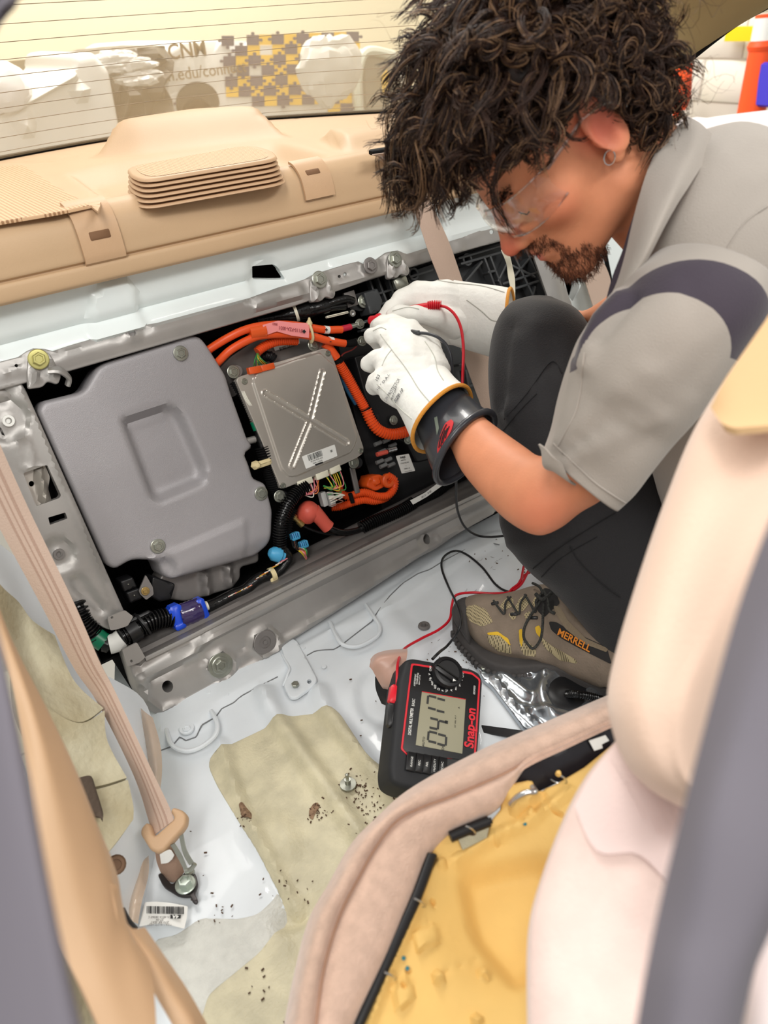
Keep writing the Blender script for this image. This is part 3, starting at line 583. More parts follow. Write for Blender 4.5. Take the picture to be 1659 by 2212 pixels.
skin_loft('quarter_panel', [A3(-90, 900, .93, -80, 1120, .90, -80, 1300, .86, -60, 1500, .80, -40, 1700, .76, 0, 2000, .70, 40, 2300, .66), A3(-300, 800, .93, -330, 1120, .90, -330, 1300, .86, -300, 1500, .80, -280, 1700, .76, -240, 2000, .70, -200, 2300, .66), A3(-700, 700, 1.0, -760, 1120, .98, -760, 1300, .94, -740, 1500, .90, -700, 1700, .86, -700, 2000, .8, -660, 2300, .76)], WHITE, body, t=.004)
# ================================================================= things mounted in the opening
def pp(x, y, h=0): return PAN.off(h).on(x, y)
def path(pts, n=8): return spline([pp(*q) for q in pts], n)
# ---- big grey cover
cvo = rounded([(81, 887, 10), (93, 866, 8), (168, 848, 6), (182, 841, 6), (210, 794, 10), (226, 783, 8), (412, 724, 10), (434, 726, 10), (450, 746, 8), (490, 810, 8), (500, 845, 8), (536, 946, 6), (549, 966, 6), (530, 980, 6), (541, 1006, 6), (549, 1034, 6), (576, 1045, 8), (591, 1103, 8), (588, 1178, 14), (560, 1204, 10), (372, 1254, 12), (356, 1246, 6), (346, 1220, 8), (325, 1209, 8), (285, 1210, 12), (250, 1231, 12), (232, 1222, 12)], 8)
rec0, rec1 = rounded(P2(258, 910, 266, 898, 360, 868, 388, 876, 404, 900, 454, 1012, 448, 1046, 345, 1090, 322, 1078), 22), rounded(P2(278, 926, 368, 894, 386, 902, 430, 1020, 420, 1036, 340, 1066, 328, 1060), 12)
def hc(p):
    d = sdpoly(p, rec0); h = -.019*sm(-d/22); d1 = sdpoly(p, rec1); h = h+.001*sm(1-np.abs(d1)/3)
    t = p[..., 1]+.385*p[..., 0]; h = h+.003*sm((t-1327)/4)*sm((535-p[..., 0])/8)-.012*sm((t-1375)/45)*sm((p[..., 0]-330)/20)
    for c in ((390, 763), (564, 1066), (341, 1180)): h = h+disc(p, c, 13, .0015, 4)
    return h-disc(p, (356, 1232), 24, .012, 22)
cov = thing('battery_cover', 'large grey cast battery unit cover with a square recess', 'cover', pp(330, 1000))
plate('cover_shell', PAN.off(.004), cvo, COVER, cov, hf=hc, step=.006, thick=.05, rim=.008)
for q, n_ in (((390, 763), 0), ((564, 1066), 0), ((341, 1180), 0)): bolt('bolt', pp(*q, .006), TOV, .0078, cov, STEEL)
lowc = thing('blower_housing', 'dark grey blower housing showing under the battery cover', 'housing', pp(430, 1280, -.05))
plate('housing_shell', PAN.off(-.035), rounded(P2(350, 1240, 560, 1190, 560, 1215, 520, 1226, 520, 1250, 500, 1272, 440, 1290, 400, 1300, 352, 1292, 340, 1262), 8), GREYD, lowc, hf=lambda p: groove(p, P2(440, 1240, 446, 1280), .012, 16)+groove(p, P2(490, 1225, 495, 1262), .012, 14), step=.006, thick=.04, rim=.004)
plate('inlet_lip', PAN.off(-.02), rounded(P2(330, 1245, 380, 1262, 370, 1296, 345, 1300, 322, 1288), 6), BLACK, lowc, step=.01, thick=.04, rim=.003)
for i, c in enumerate(((277, 1262), (290, 1286))):
    r = thing('relay_box', ['small black relay nearest the left frame under the cover', 'small black relay beside the brass screw bracket'][i], 'relay', pp(*c, -.02), 'black relays')
    plate('relay_case', PAN.off(-.01), rounded([(c[0]-18, c[1]-6), (c[0]+10, c[1]-16), (c[0]+20, c[1]+6), (c[0]-8, c[1]+18)], 4), BLACK, r, step=.006, thick=.03, rim=.003)
    obj('case_rivet', *lathe(pp(*c, -.01), TOV, [(.0015, 0), (.001, .001), (0, .001)], 8), STEEL, r)
tb_ = thing('angle_bracket', 'small tan metal bracket with a brass screw under the cover', 'bracket', pp(316, 1272, -.01))
plate('bracket_plate', PAN.off(-.005), rounded(P2(315, 1242, 330, 1268, 332, 1284, 316, 1296, 303, 1284, 300, 1276), 3), GREYD, tb_, step=.006)
bolt('screw', pp(314, 1277, -.004), TOV, .0045, tb_, mat('brass', L(176, 150, 96), .35, .8))
# ---- silver control unit
ecu = thing('control_unit', 'silver metal control unit with an embossed X on its lid', 'control unit', pp(650, 900))
eo = rounded(P2(510, 822, 516, 814, 548, 804, 552, 790, 600, 782, 700, 752, 712, 756, 722, 778, 786, 968, 784, 980, 770, 990, 740, 1004, 618, 1054, 607, 1056, 602, 1044, 560, 940), 4)
lid = rounded(P2(545, 826, 552, 806, 640, 776, 690, 762, 704, 776, 722, 790, 770, 944, 766, 960, 756, 978, 640, 1028, 622, 1030, 606, 1012), 7)
XR = [P2(668, 908, 570, 849), P2(668, 908, 694, 805), P2(668, 908, 746, 956), P2(668, 908, 629, 1006)]
def he(p):
    h = emb(p, lid, .004, 4); d = np.min([sdline(p, a) for a in XR], 0)
    return h+.0022*sm(1-np.abs(d-6)/2.5)-.0012*sm(1-d/5)
plate('lid', PAN.off(.004), eo, ALU, ecu, hf=he, step=.0017, thick=.012, rim=.0012)
plate('case_body', PAN.off(-.008), rounded(P2(516, 826, 700, 758, 780, 968, 612, 1050), 6), mat('cast aluminium case', L(150, 148, 144), .5, .6), ecu, step=.02, thick=.02)
for q in ((528, 824), (708, 763), (779, 974), (611, 1049)):
    mb = MB(); mb.add(*lathe(pp(*q, .004), TOV, [(.0052, 0), (.005, .0018), (.0042, .0028), (.0026, .0028), (.0022, .0012), (0, .0012)], 18)); mb.build('screw', STEEL, ecu)
lb = plate('paper_label', PAN.off(.0086), rounded(P2(652, 986, 723, 960, 729, 985, 661, 1013), 2), PAPER, ecu, step=.03, thick=.0002)
def along(a, b): return unit(pp(*b)-pp(*a))
xd_, yd_ = -along((652, 986), (723, 960)), -along((661, 1013), (652, 986))
xd_, yd_ = along((652, 986), (723, 960)), along((661, 1013), (652, 986))
def barcode(name, c0, c1, hgt, n, m, parent, h, seed=1, pl=None):
    a, b = (pl or PAN.off(h)).on(*c0), (pl or PAN.off(h)).on(*c1); r_ = random.Random(seed); mb = MB(); n_ = (pl or PAN).n; x = unit(b-a); y = np.cross(n_, x); Lh = np.linalg.norm(b-a); t = 0
    while t < Lh*.98:
        w_ = Lh/n*r_.choice((.4, .6, 1)); mb.add(*box(a+x*(t+w_/2)+y*hgt/2, w_, hgt, .0002, x=x, z=-n_)); t += w_+Lh/n*r_.choice((.4, .6, .9))
    mb.build(name, m, parent, smooth=False)
barcode('barcode', (664, 984), (695, 972), .010, 24, INK, ecu, .0089, 2)
text('printed_text', '1K100-PZA-A03', pp(684, 993, .0089), xd_, yd_, .0026, INK, ecu, .0001)
text('printed_text', '7699-114230', pp(686, 998, .0089), xd_, yd_, .0026, INK, ecu, .0001)
text('printed_text', 'IE', pp(716, 974, .0089), yd_, -xd_, .004, INK, ecu, .0001, bold=.02)
plate('black_mark', PAN.off(.0089), P2(680, 1003, 697, 997, 698, 1000, 682, 1006), INK, ecu, step=.05, thick=.0001)
for q in ((504, 803), (677, 745), (764, 999), (604, 1072)):
    mb = MB(); mb.add(*lathe(pp(*q, -.02), TOV, [(.012, 0), (.011, .012), (.0095, .016), (0, .016)], 20)); mb.build('mounting_boss', BLACK if q[1] > 900 else GREYD, ecu); bolt('bolt', pp(*q, -.003), TOV, .0072, ecu, STEEL)
# connectors along the lower edge
for i, (a, b) in enumerate((((640, 1044), (672, 1032)), ((680, 1028), (706, 1018)), ((710, 1016), (732, 1006)))):
    c = (np.array(a)+b)/2; x = along(a, b); o = obj('connector_housing', *box(pp(c[0], c[1]+3, -.002), np.linalg.norm(pp(*a)-pp(*b)), .011, .014, x=x, z=TOV), WHITEP, ecu)
# coloured wires
wcol = [mat('wire '+n, c, .4) for n, c in (('white', L(225, 222, 210)), ('yellow', L(214, 190, 60)), ('green', L(60, 150, 80)), ('brown', L(120, 70, 50)), ('orange', L(214, 120, 60)), ('pink', L(222, 130, 140)), ('black', L(24, 24, 24)))]
def wires(name, label, a, b, bend, n, spread, seed, h0=.0, group='coloured wire bundles', r=.0009, parent=None, cols=(0, 1, 2, 3, 4, 5)):
    rr = random.Random(seed); th = parent or thing(name, label, 'wires', pp(*a[0], h0), group)
    for i in range(n):
        t = i/(n-1) if n > 1 else .5; s = (a[0][0]+(a[1][0]-a[0][0])*t, a[0][1]+(a[1][1]-a[0][1])*t); e = (b[0]+rr.uniform(-spread, spread)*.4, b[1]+rr.uniform(-spread, spread)*.4)
        m_ = ((s[0]+e[0])/2+bend[0]+rr.uniform(-spread, spread), (s[1]+e[1])/2+bend[1]+rr.uniform(-spread, spread))
        V, Fc = tube(spline([pp(*s, h0), pp(*m_, h0+.008+rr.uniform(0, .01)), pp(*e, h0)], 8), r, 6); obj('wire', V, Fc, wcol[rr.choice(cols)], th)
    return th
wires('wire_bundle', 'bundle of fine brown and white wires leaving the left plug under the control unit', ((646, 1044), (690, 1030)), (652, 1066), (16, 14), 12, 7, 1, -.006, cols=(0, 3, 4, 5))
wires('wire_bundle', 'loose yellow and white wires hanging from the right plug under the control unit', ((700, 1024), (732, 1010)), (700, 1052), (24, 18), 9, 8, 2, -.006, cols=(0, 1, 1, 2, 5))
# ---- white plug with loops
wp = thing('plug', 'pale grey multi-pin plug with looped wires between the boot and the orange leads', 'connector', pp(706, 1078, -.03))
for k in range(2): obj('plug_row', *box(pp(698+k*16, 1078, -.02+k*.004), .010, .026, .014, x=along((698, 1080), (714, 1074)), z=TOV), mat('pale grey plastic', L(188, 190, 188), .4), wp)
wires('', '', ((706, 1064), (716, 1092)), (712, 1076), (30, -6), 7, 5, 5, -.008, parent=wp, cols=(0, 0, 2, 3))
# ---- orange cables
def cable(name, label, pts, r, m, group=None, seg=14, corrd=False, cat='cable', parent=None, pitch=.0038):
    P_ = path(pts); V, Fc = corr(P_, r, pitch, .17 if m in (BLACKG, BLACKM) else .11, seg) if corrd else tube(P_, r, seg)
    o = obj(name, V, Fc, m, parent)
    return o if parent is not None else tag(o, label, cat, group)
ca = thing('power_cable', 'thick orange battery cable marked with a plus sign', 'cable', pp(600, 705, .0), 'thick orange battery cables')
cable('cable_sheath', '', [(440, 765, -.02), (456, 752, -.015), (492, 730, .0), (528, 713, .01), (565, 704, .014), (613, 701, .014), (661, 706, .012), (697, 712, .012), (731, 712, .012), (738, 712, .012)], .0066, ORANGE, parent=ca)
cable('red_sleeve', '', [(731, 712, .012), (745, 709, .012), (757, 706, .011)], .0056, mat('red heat shrink', L(190, 34, 62), .5), parent=ca)
cb = thing('power_cable', 'thick orange battery cable marked with a minus sign', 'cable', pp(600, 730, .0), 'thick orange battery cables')
cable('cable_sheath', '', [(462, 792, -.02), (473, 780, -.012), (497, 757, .0), (533, 736, .008), (569, 724, .012), (637, 722, .013), (680, 728, .013), (709, 736, .013), (745, 742, .012)], .0066, ORANGE, parent=cb)
cable('black_sleeve', '', [(744, 742, .012), (757, 742, .011), (768, 740, .01)], .0064, BLACKM, parent=cb)
for th, q0, q1, ch, qc in ((ca, (700, 712), (710, 713), '+', (705, 713)), (cb, (709, 735), (719, 737), '-', (714, 737))):
    cable('white_marker', '', [(q0[0], q0[1], .0122), (q1[0], q1[1], .0122)], .0069, PAPER, parent=th)
    text('marker_sign', ch, pp(*qc, .0200), along((700, 712), (720, 714)), PAN.n*0-np.cross(TOV, along((700, 712), (720, 714)))*-1, .008, INK, th, .0004, bold=.02)
def lug(c, parent, ang):
    V, Fc = lathe(pp(*c, .008), TOV, [(.0088, 0), (.0088, .003), (.006, .003), (.006, .006), (.0042, .009), (0, .009)], 20); obj('cable_lug', V, Fc, STEEL, parent)
    d = unit(pp(c[0]-20, c[1]+ang, .01)-pp(*c, .01)); obj('lug_barrel', *tube([pp(*c, .011)+d*.006, pp(*c, .011)+d*.018], .0052, 12, flat=.8), STEEL, parent)
    bolt('terminal_bolt', pp(*c, .012), TOV, .0055, parent, STEEL)
lug((776, 700), ca, 6); lug((781, 737), cb, 3)
pk = thing('cable_label', 'pink paper label wrapped round the two orange cables', 'label', pp(610, 715, .02))
V, Fc = loft([[pp(567, 702, .0225), pp(600, 693, .0235), pp(632, 697, .0235), pp(668, 698, .022)], [pp(570, 712, .0225), pp(600, 706, .0235), pp(632, 712, .0235), pp(668, 714, .022)], [pp(574, 724, .0205), pp(598, 716, .022), pp(630, 725, .022), pp(667, 730, .021)]]); V, Fc = solidify(V, Fc, .0004); obj('label_paper', V, Fc, PINK, pk)
xl = along((590, 706), (660, 716)); yl = np.cross(xl, PAN.n)*-1
for s_, q, hh in (('IF110-PZA-0031', (628, 711), .0058), ('0003', (594, 700), .004)): text('printed_text', s_, pp(*q, .0245), -xl, -np.cross(TOV, xl), hh, mat('brown ink', L(150, 60, 70), .6), pk, .0002, sx=.8)
V, Fc = box(pp(657, 716, .0242), .005, .005, .0004, x=unit(xl+np.cross(TOV, xl)), z=TOV); obj('diamond_mark', V, Fc, INK, pk)
ob = cable('cable_band', 'flat orange band holding the two cables left of the pink label', [(538, 719, .008), (572, 713, .012)], .0128, ORANGE2, cat='band')
tieW = mat('cream nylon tie', L(222, 206, 160), .4)
V, Fc = tube(spline([pp(669, 702, .022), pp(674, 716, .024), pp(676, 730, .02), pp(672, 738, .008), pp(668, 728, -.002), pp(667, 708, .004)], 6, True), .0022, 8, flat=1.6); o = obj('cable_tie', V, Fc, tieW, None); V2, F2 = lathe(pp(668, 697, .02), pp(668, 688, .02)-pp(668, 697, .02), [(.005, -.004), (.0055, 0), (.003, .004), (.0018, .008), (0, .009)], 12); o2 = obj('tie_head', V2, F2, tieW, o); tag(o, 'cream nylon clip tied round both orange cables', 'cable tie')
oc = thing('orange_plug', 'flat orange plug with green and white wires above the control unit', 'connector', pp(563, 797, .006))
for (a, b), w_ in ((((536, 802), (563, 797)), .015), (((563, 797), (590, 790)), .013)): c = (np.array(a)+b)/2; obj('plug_half', *box(pp(*c, .006), np.linalg.norm(pp(*a)-pp(*b))*1.0, w_*.75, .012, x=along(a, b), z=TOV), ORANGE2, oc)
wires('', '', ((548, 792), (578, 786)), (556, 764), (-2, 2), 8, 3, 7, .002, parent=oc, cols=(2, 2, 2, 0, 1))
cable('corrugated_sleeve', 'orange corrugated sleeve running up from the flat orange plug', [(556, 760, -.004), (568, 750, -.004), (589, 740, -.004), (610, 736, -.006), (640, 736, -.01)], .0072, ORANGE, corrd=True, cat='cable sleeve')
os_ = thing('corrugated_cable', 'long orange corrugated cable passing right of the control unit', 'cable', pp(760, 850))
cable('upper_run', '', [(700, 742, .0), (712, 752, .0), (728, 774, .0)], .0075, ORANGE, parent=os_)
cable('middle_run', '', [(730, 782, -.005), (748, 810, -.01), (770, 850, -.012), (788, 882, -.012)], .0085, ORANGE, parent=os_, corrd=True)
cable('black_band', '', [(728, 774, -.002), (732, 782, -.004)], .0088, BLACKM, parent=os_); cable('black_band', '', [(788, 881, -.012), (791, 887, -.012)], .009, BLACKM, parent=os_)
cable('lower_run', '', [(791, 886, -.012), (802, 910, -.01), (818, 929, -.008), (842, 938, -.005), (868, 935, .0), (895, 926, .0), (930, 915, -.02)], .0096, ORANGE, parent=os_, corrd=True, pitch=.005)
cable('blue_print_sleeve', 'dark sleeve with blue print behind the orange corrugated cable', [(732, 800, -.03), (742, 824, -.03), (756, 850, -.03), (770, 872, -.03)], .005, mat('dull blue plastic', L(44, 92, 128), .5), cat='cable sleeve')
cable('thin_red_wire', 'thin dull red wire near the minus terminal', [(734, 776, -.01), (742, 764, -.01), (760, 756, -.01), (770, 748, -.01)], .0012, mat('dull red wire', L(150, 50, 46), .4), cat='wire')
ol = thing('orange_junction', 'orange junction plug with two corrugated leads low in the opening', 'connector', pp(812, 1042, -.06))
plate('plug_body', PAN.off(-.04), rounded(P2(796, 1030, 822, 1024, 836, 1034, 832, 1052, 812, 1062, 792, 1052), 6), ORANGE2, ol, hf=lambda p: disc(p, (812, 1040), 8, .006, 4)+disc(p, (798, 1036), 5, .004, 3), step=.004, thick=.03, rim=.003)
V, Fc = lathe(pp(838, 1038, -.03), TOV, [(.014, -.004), (.014, .003), (.012, .005), (.006, .005), (.006, -.002), (0, -.002)], 20); obj('ring', V, Fc, ORANGE2, ol)
cable('lead', '', [(838, 1028, -.03), (852, 1038, -.03), (851, 1056, -.03), (838, 1070, -.03), (815, 1072, -.032), (790, 1064, -.034), (772, 1066, -.036), (752, 1072, -.04), (736, 1064, -.045), (732, 1052, -.05)], .0068, ORANGE, parent=ol, corrd=True, pitch=.004)
cable('lead', '', [(850, 1048, -.038), (838, 1072, -.04), (812, 1082, -.038), (785, 1080, -.038), (760, 1086, -.04), (736, 1094, -.045), (716, 1096, -.05)], .0068, ORANGE, parent=ol, corrd=True, pitch=.004)
cable('black_band', '', [(756, 1066, -.026), (762, 1086, -.028)], .004, BLACKM, parent=ol)
# ---- coral rubber boot and loop cable
bt = thing('terminal_boot', 'coral red rubber boot over a battery terminal', 'boot', pp(669, 1099, -.01))
V, Fc = lathe(pp(664, 1108, -.02), unit(pp(676, 1092, .0)-pp(664, 1108, -.02)), [(.012, -.014), (.0185, -.008), (.0195, .004), (.0175, .014), (.011, .021), (0, .023)], 28); obj('boot_dome', V, Fc, REDBOOT, bt)
V, Fc = tube([pp(676, 1104, -.012), pp(692, 1120, -.012), pp(702, 1132, -.012), pp(709, 1139, -.012)], [.0145, .0125, .012, .0125], 20); obj('boot_neck', V, Fc, REDBOOT, bt)
lp = thing('loop_cable', 'black ribbed cable loop running right from the coral boot', 'cable', pp(800, 1130, .0))
cable('taped_end', '', [(706, 1136, -.012), (722, 1145, -.01), (745, 1150, -.01), (770, 1146, -.008), (784, 1140, -.006)], [.005]*1 and .0055, BLACKG, parent=lp)
cable('ribbed_tube', '', [(780, 1141, -.006), (800, 1130, -.004), (825, 1120, -.004), (850, 1110, -.004), (873, 1099, -.004), (893, 1086, -.004)], .0105, BLACKG, parent=lp, corrd=True, pitch=.0045)
cable('ribbed_tube', '', [(888, 1090, -.006), (918, 1075, -.006), (945, 1062, -.006), (975, 1040, -.006), (1010, 1022, -.01), (1060, 1000, -.02)], .0088, BLACKM, parent=lp, corrd=True, pitch=.004)
V, Fc = loft([[pp(886, 1081, .008), pp(918, 1064, .008), (pp(949, 1041, .008))], [pp(892, 1090, .008), pp(922, 1073, .008), pp(955, 1049, .008)]]); V, Fc = solidify(V, Fc, .0005); obj('white_tag', V, Fc, PAPER, lp)
text('tag_print', '3R13 - 8 6E', pp(921, 1068, .0088), along((892, 1086), (950, 1046)), -np.cross(TOV, along((892, 1086), (950, 1046)))*-1, .004, GREYD, lp, .0002)
cable('thin_cable', 'thin black cable sagging under the coral boot', [(652, 1134, -.02), (668, 1142, -.02), (693, 1150, -.02), (735, 1155, -.02), (775, 1150, -.02), (800, 1140, -.02)], .0026, BLACKG)
bz = thing('brass_terminal', 'small brass terminal beside the ribbed harness left of the boot', 'terminal', pp(643, 1124, -.02))
for q, r_ in (((634, 1116), .006), ((642, 1124), .004), ((650, 1131), .006)): V, Fc = lathe(pp(*q, -.018), along((634, 1116), (650, 1131)), [(0, -.006), (r_, -.006), (r_, .004), (r_*.6, .005), (0, .005)], 10); obj('terminal_ring', V, Fc, mat('brass', L(176, 150, 96), .35, .8), bz)
# ---- harnesses
hn = thing('main_harness', 'black ribbed wiring harness curving down from the control unit plugs', 'wiring harness', pp(620, 1110))
cable('ribbed_tube', '', [(661, 1050, .0), (642, 1064, .004), (626, 1083, .008), (615, 1104, .008), (608, 1125, .008), (604, 1152, .006), (605, 1186, .0)], .0105, BLACKG, parent=hn, corrd=True, pitch=.0042)
cable('side_tube', '', [(634, 1100, -.01), (625, 1120, -.01), (622, 1140, -.01), (620, 1160, -.01)], .007, BLACKM, parent=hn, corrd=True)
cable('taped_wires', '', [(606, 1182, .002), (618, 1196, .002), (622, 1208, .0), (613, 1222, .0), (602, 1234, .0), (586, 1241, .0)], .009, BLACKG, parent=hn)
cable('taped_wires', '', [(586, 1241, .0), (567, 1246, .0), (550, 1256, .0), (534, 1271, .0), (520, 1279, .0), (505, 1284, .0), (469, 1303, .002), (446, 1312, .004)], [.010]*1 and .0098, BLACKG, parent=hn)
rr = random.Random(4)
for k in range(34):
    t = rr.random(); x = 622-60*t if k < 16 else 548-45*t; y = 1205+42*t if k < 16 else 1262+22*t
    a = pp(x, y, .0105); V, Fc = tube([a, a+along((600, 1230), (560, 1250))*.012], .001, 5); obj('wire_strand', V, Fc, wcol[rr.choice((0, 1, 3, 4, 5, 0))], hn)
cl = thing('harness_clip', 'cream plastic clip round the harness right of the pink wires', 'clip', pp(590, 1240, .01), 'cream harness clips')
cable('clip_ring', '', [(583, 1243, .0), (592, 1239, .0)], .0125, tieW, parent=cl); obj('clip_foot', *box(pp(592, 1250, .006), .014, .012, .006, x=along((580, 1250), (600, 1242)), z=TOV, bev=.3), tieW, cl)
cl = thing('harness_clip', 'cream plastic clip on the harness left of the control unit', 'clip', pp(559, 1003, .01), 'cream harness clips')
obj('clip_ring', *box(pp(568, 1001, .004), .03, .011, .01, x=along((550, 1006), (580, 996)), z=TOV, bev=.3), tieW, cl); V, Fc = lathe(pp(553, 1005, .012), TOV, [(.008, -.004), (.007, .004), (.004, .008), (0, .009)], 6); obj('clip_button', V, Fc, tieW, cl)
# blue connector
bc = thing('blue_connector', 'bright blue connector wrapped in shiny clear brown tape', 'connector', pp(406, 1326, .01))
ax_ = along((370, 1340), (443, 1306))
obj('connector_half', *box(pp(382, 1332, .012), .020, .042, .026, x=ax_, z=TOV, bev=.2), BLUE, bc); obj('connector_half', *box(pp(434, 1314, .012), .014, .036, .024, x=ax_, z=TOV, bev=.2), BLUE, bc)
obj('latch', *box(pp(388, 1352, .02), .016, .010, .014, x=ax_, z=TOV, bev=.2), BLUE, bc); obj('connector_end', *box(pp(372, 1336, .012), .006, .036, .02, x=ax_, z=TOV, bev=.2), BLUE, bc)
V, Fc = tube(resample([pp(388, 1332, .012), pp(412, 1324, .013), pp(431, 1316, .012)], 10), [.0205, .0195, .0205, .0198, .0205, .020, .0206, .0195, .020, .0195], 20, flat=.8, up=np.cross(TOV, ax_)); obj('tape_wrap', V, Fc, PURPLE, bc)
cable('grey_boot', '', [(440, 1311, .008), (448, 1308, .008)], .008, WHITEP, parent=bc)
lh = thing('sill_harness', 'thick black ribbed harness running left from the blue connector', 'wiring harness', pp(300, 1360))
cable('ribbed_tube', '', [(372, 1334, .01), (355, 1335, .01), (323, 1343, .012), (292, 1362, .014), (262, 1378, .014)], .0135, BLACKG, parent=lh, corrd=True, pitch=.005)
cable('collar', '', [(298, 1357, .013), (276, 1370, .013)], .0175, BLACK, parent=lh); cable('collar', '', [(306, 1350, .013), (310, 1347, .013)], .021, BLACK, parent=lh)
obj('clamp_tab', *box(pp(302, 1333, .016), .036, .008, .01, x=along((285, 1342), (318, 1326)), z=TOV, bev=.3), BLACK, lh)
cable('white_tape', '', [(264, 1378, .014), (250, 1388, .012), (236, 1392, .01)], .0150, PAPER, parent=lh)
cable('black_tape', '', [(238, 1392, .01), (226, 1389, .006)], .0142, BLACKG, parent=lh)
cable('green_tape', '', [(226, 1389, .006), (205, 1374, .0)], .0146, GREEN, parent=lh)
cable('ribbed_tube', '', [(206, 1376, .0), (190, 1356, .0), (176, 1336, .0), (166, 1310, .0), (150, 1290, -.02)], .0132, BLACKG, parent=lh, corrd=True, pitch=.005)
eh = thing('side_harness', 'black ribbed harness along the left edge of the control unit', 'wiring harness', pp(556, 930))
cable('thin_tube', '', [(503, 826, -.01), (520, 852, -.01), (538, 886, -.008), (550, 912, -.006)], .0052, BLACKM, parent=eh, corrd=True)
cable('green_tape', '', [(549, 910, -.005), (556, 928, -.005)], .0075, GREEN, parent=eh)
cable('taped_run', '', [(556, 928, -.005), (563, 952, -.004), (568, 970, -.004)], .0065, BLACKG, parent=eh)
cable('ribbed_tube', '', [(566, 966, -.006), (572, 985, -.006), (580, 1010, -.01), (588, 1036, -.012), (596, 1060, -.02)], .0105, BLACKM, parent=eh, corrd=True)
for k in range(3): cable('white_wire', '', [(519+k*2, 836, .002), (528+k*3, 860, .004), (545+k*2, 886, .002), (550+k, 904, .0)], .0011, wcol[0], parent=eh)
obj('grey_clip', *lathe(pp(546, 950, -.01), along((540, 950), (560, 945)), [(0, -.012), (.006, -.012), (.006, .004), (0, .006)], 12), GREY, eh)
# light blue connectors
for q, nm, d_ in (((637, 1158), 'light blue plug with slots, upper of the square pair beside the harness', 0), ((655, 1176), 'light blue plug, lower of the square pair beside the harness', 1)):
    t_ = thing('blue_plug', nm, 'connector', pp(*q), 'light blue plugs at the harness end'); obj('plug_body', *box(pp(*q, .0), .016, .013, .012, x=along((630, 1162), (645, 1156)), z=TOV, bev=.15), LBLUE, t_)
    for k in range(4): obj('slot', *box(pp(q[0]-6+k*4, q[1]+1-k*1.2, .0062), .0012, .008, .001, x=along((630, 1162), (645, 1156)), z=TOV), mat('dark blue', L(20, 60, 120), .5), t_)
t_ = thing('blue_plug', 'round light blue plug left of the harness end', 'connector', pp(600, 1195), 'light blue plugs at the harness end')
V, Fc = lathe(pp(597, 1197, .004), along((590, 1196), (610, 1202)), [(0, -.014), (.007, -.013), (.013, -.006), (.0135, .006), (.009, .010), (.009, .014), (0, .014)], 12); obj('plug_body', V, Fc, LBLUE, t_)
wires('wire_bundle', 'thick twist of striped wires at the end of the light blue plugs', ((640, 1186), (652, 1182)), (662, 1206), (4, -4), 10, 4, 8, .0, r=.0014)
wires('wire_bundle', 'thin pink and brown wires between the two square light blue plugs', ((630, 1166), (640, 1164)), (648, 1190), (-2, 2), 5, 4, 9, .0, cols=(3, 5, 6))
# ---- plate behind the control unit and printed label
bp_ = thing('mounting_plate', 'dark grey metal mounting plate behind the orange cables', 'plate', pp(590, 760, -.04))
plate('plate_sheet', PAN.off(-.035), rounded(P2(470, 800, 500, 770, 560, 730, 640, 712, 690, 720, 705, 770, 560, 820, 500, 860), 8), GREYD, bp_, step=.01, hf=lambda p: disc(p, (620, 770), 10, .003, 6)+groove(p, P2(640, 775, 680, 765), .008, 10), thick=.01)
plate('paper_label', PAN.off(-.030), P2(591, 750, 646, 733, 648, 742, 594, 758), PAPER, bp_, step=.05, thick=.0003); barcode('barcode', (603, 751), (638, 740), .0055, 26, INK, bp_, -.0296, 6)
cable('black_boot', '', [(565, 775, -.03), (580, 768, -.02), (592, 776, -.02)], .008, BLACK, parent=bp_, corrd=True)
# ---- black junction board on the right of the opening
jb = thing('junction_board', 'black plastic junction board with ribs right of the control unit', 'board', pp(900, 850, -.06))
plate('board_sheet', PAN.off(-.07), rounded(P2(730, 740, 900, 700, 1030, 680, 1060, 1000, 830, 1110, 790, 1000), 6), BLACK, jb, step=.02, thick=.02, hf=lambda p: emb(p, P2(775, 790, 860, 770, 880, 960, 830, 960), -.01, 8))
plate('black_cover_box', PAN.off(-.035), rounded(P2(765, 770, 900, 740, 990, 900, 990, 980, 900, 1000, 880, 960, 830, 935, 790, 860), 6), BLACK, jb, step=.02, thick=.03, rim=.004)
plate('white_label', PAN.off(-.034), rounded(P2(855, 985, 883, 980, 897, 1017, 868, 1023), 2), PAPER, jb, step=.05, thick=.0003)
xj, yj = along((855, 985), (883, 980)), along((868, 1023), (855, 985))
text('printed_text', 'NAJS', pp(870, 988, -.0336), xj, yj, .004, INK, jb, .0001, bold=.03)
for k, s_ in enumerate(('900W01', '17104-PSJ-003', '----', '00001-18', '=======')): text('printed_text', s_, pp(871.5+k*2.6, 994+k*6, -.0336), xj, yj, .0024 if k != 4 else .003, INK, jb, .0001)
for q in ((850, 908), (881, 950)): bolt('bolt', pp(*q, -.03), TOV, .006, jb, STEEL)
for (x, y) in ((816, 958), (834, 952), (848, 962), (826, 975), (820, 997), (838, 993), (828, 1006), (845, 1004)):
    V, Fc = tube([pp(x-7, y+3, -.045), pp(x+7, y-3, -.045)], .004, 8); obj('clear_sleeve', V, Fc, mat('cloudy clear plastic', L(120, 122, 122), .3, alpha=.9), jb)
V, Fc = tube([pp(814, 982, -.04), pp(836, 976, -.04)], .0045, 8); obj('coral_cap', V, Fc, REDBOOT, jb)
for k in range(3): V, Fc = lathe(pp(840+k*6, 973-k*1.5, -.04), along((840, 973), (855, 969)), [(0, -.003), (.0055, -.003), (.0055, .003), (0, .003)], 10); obj('brass_ferrule', V, Fc, CHROME, jb)
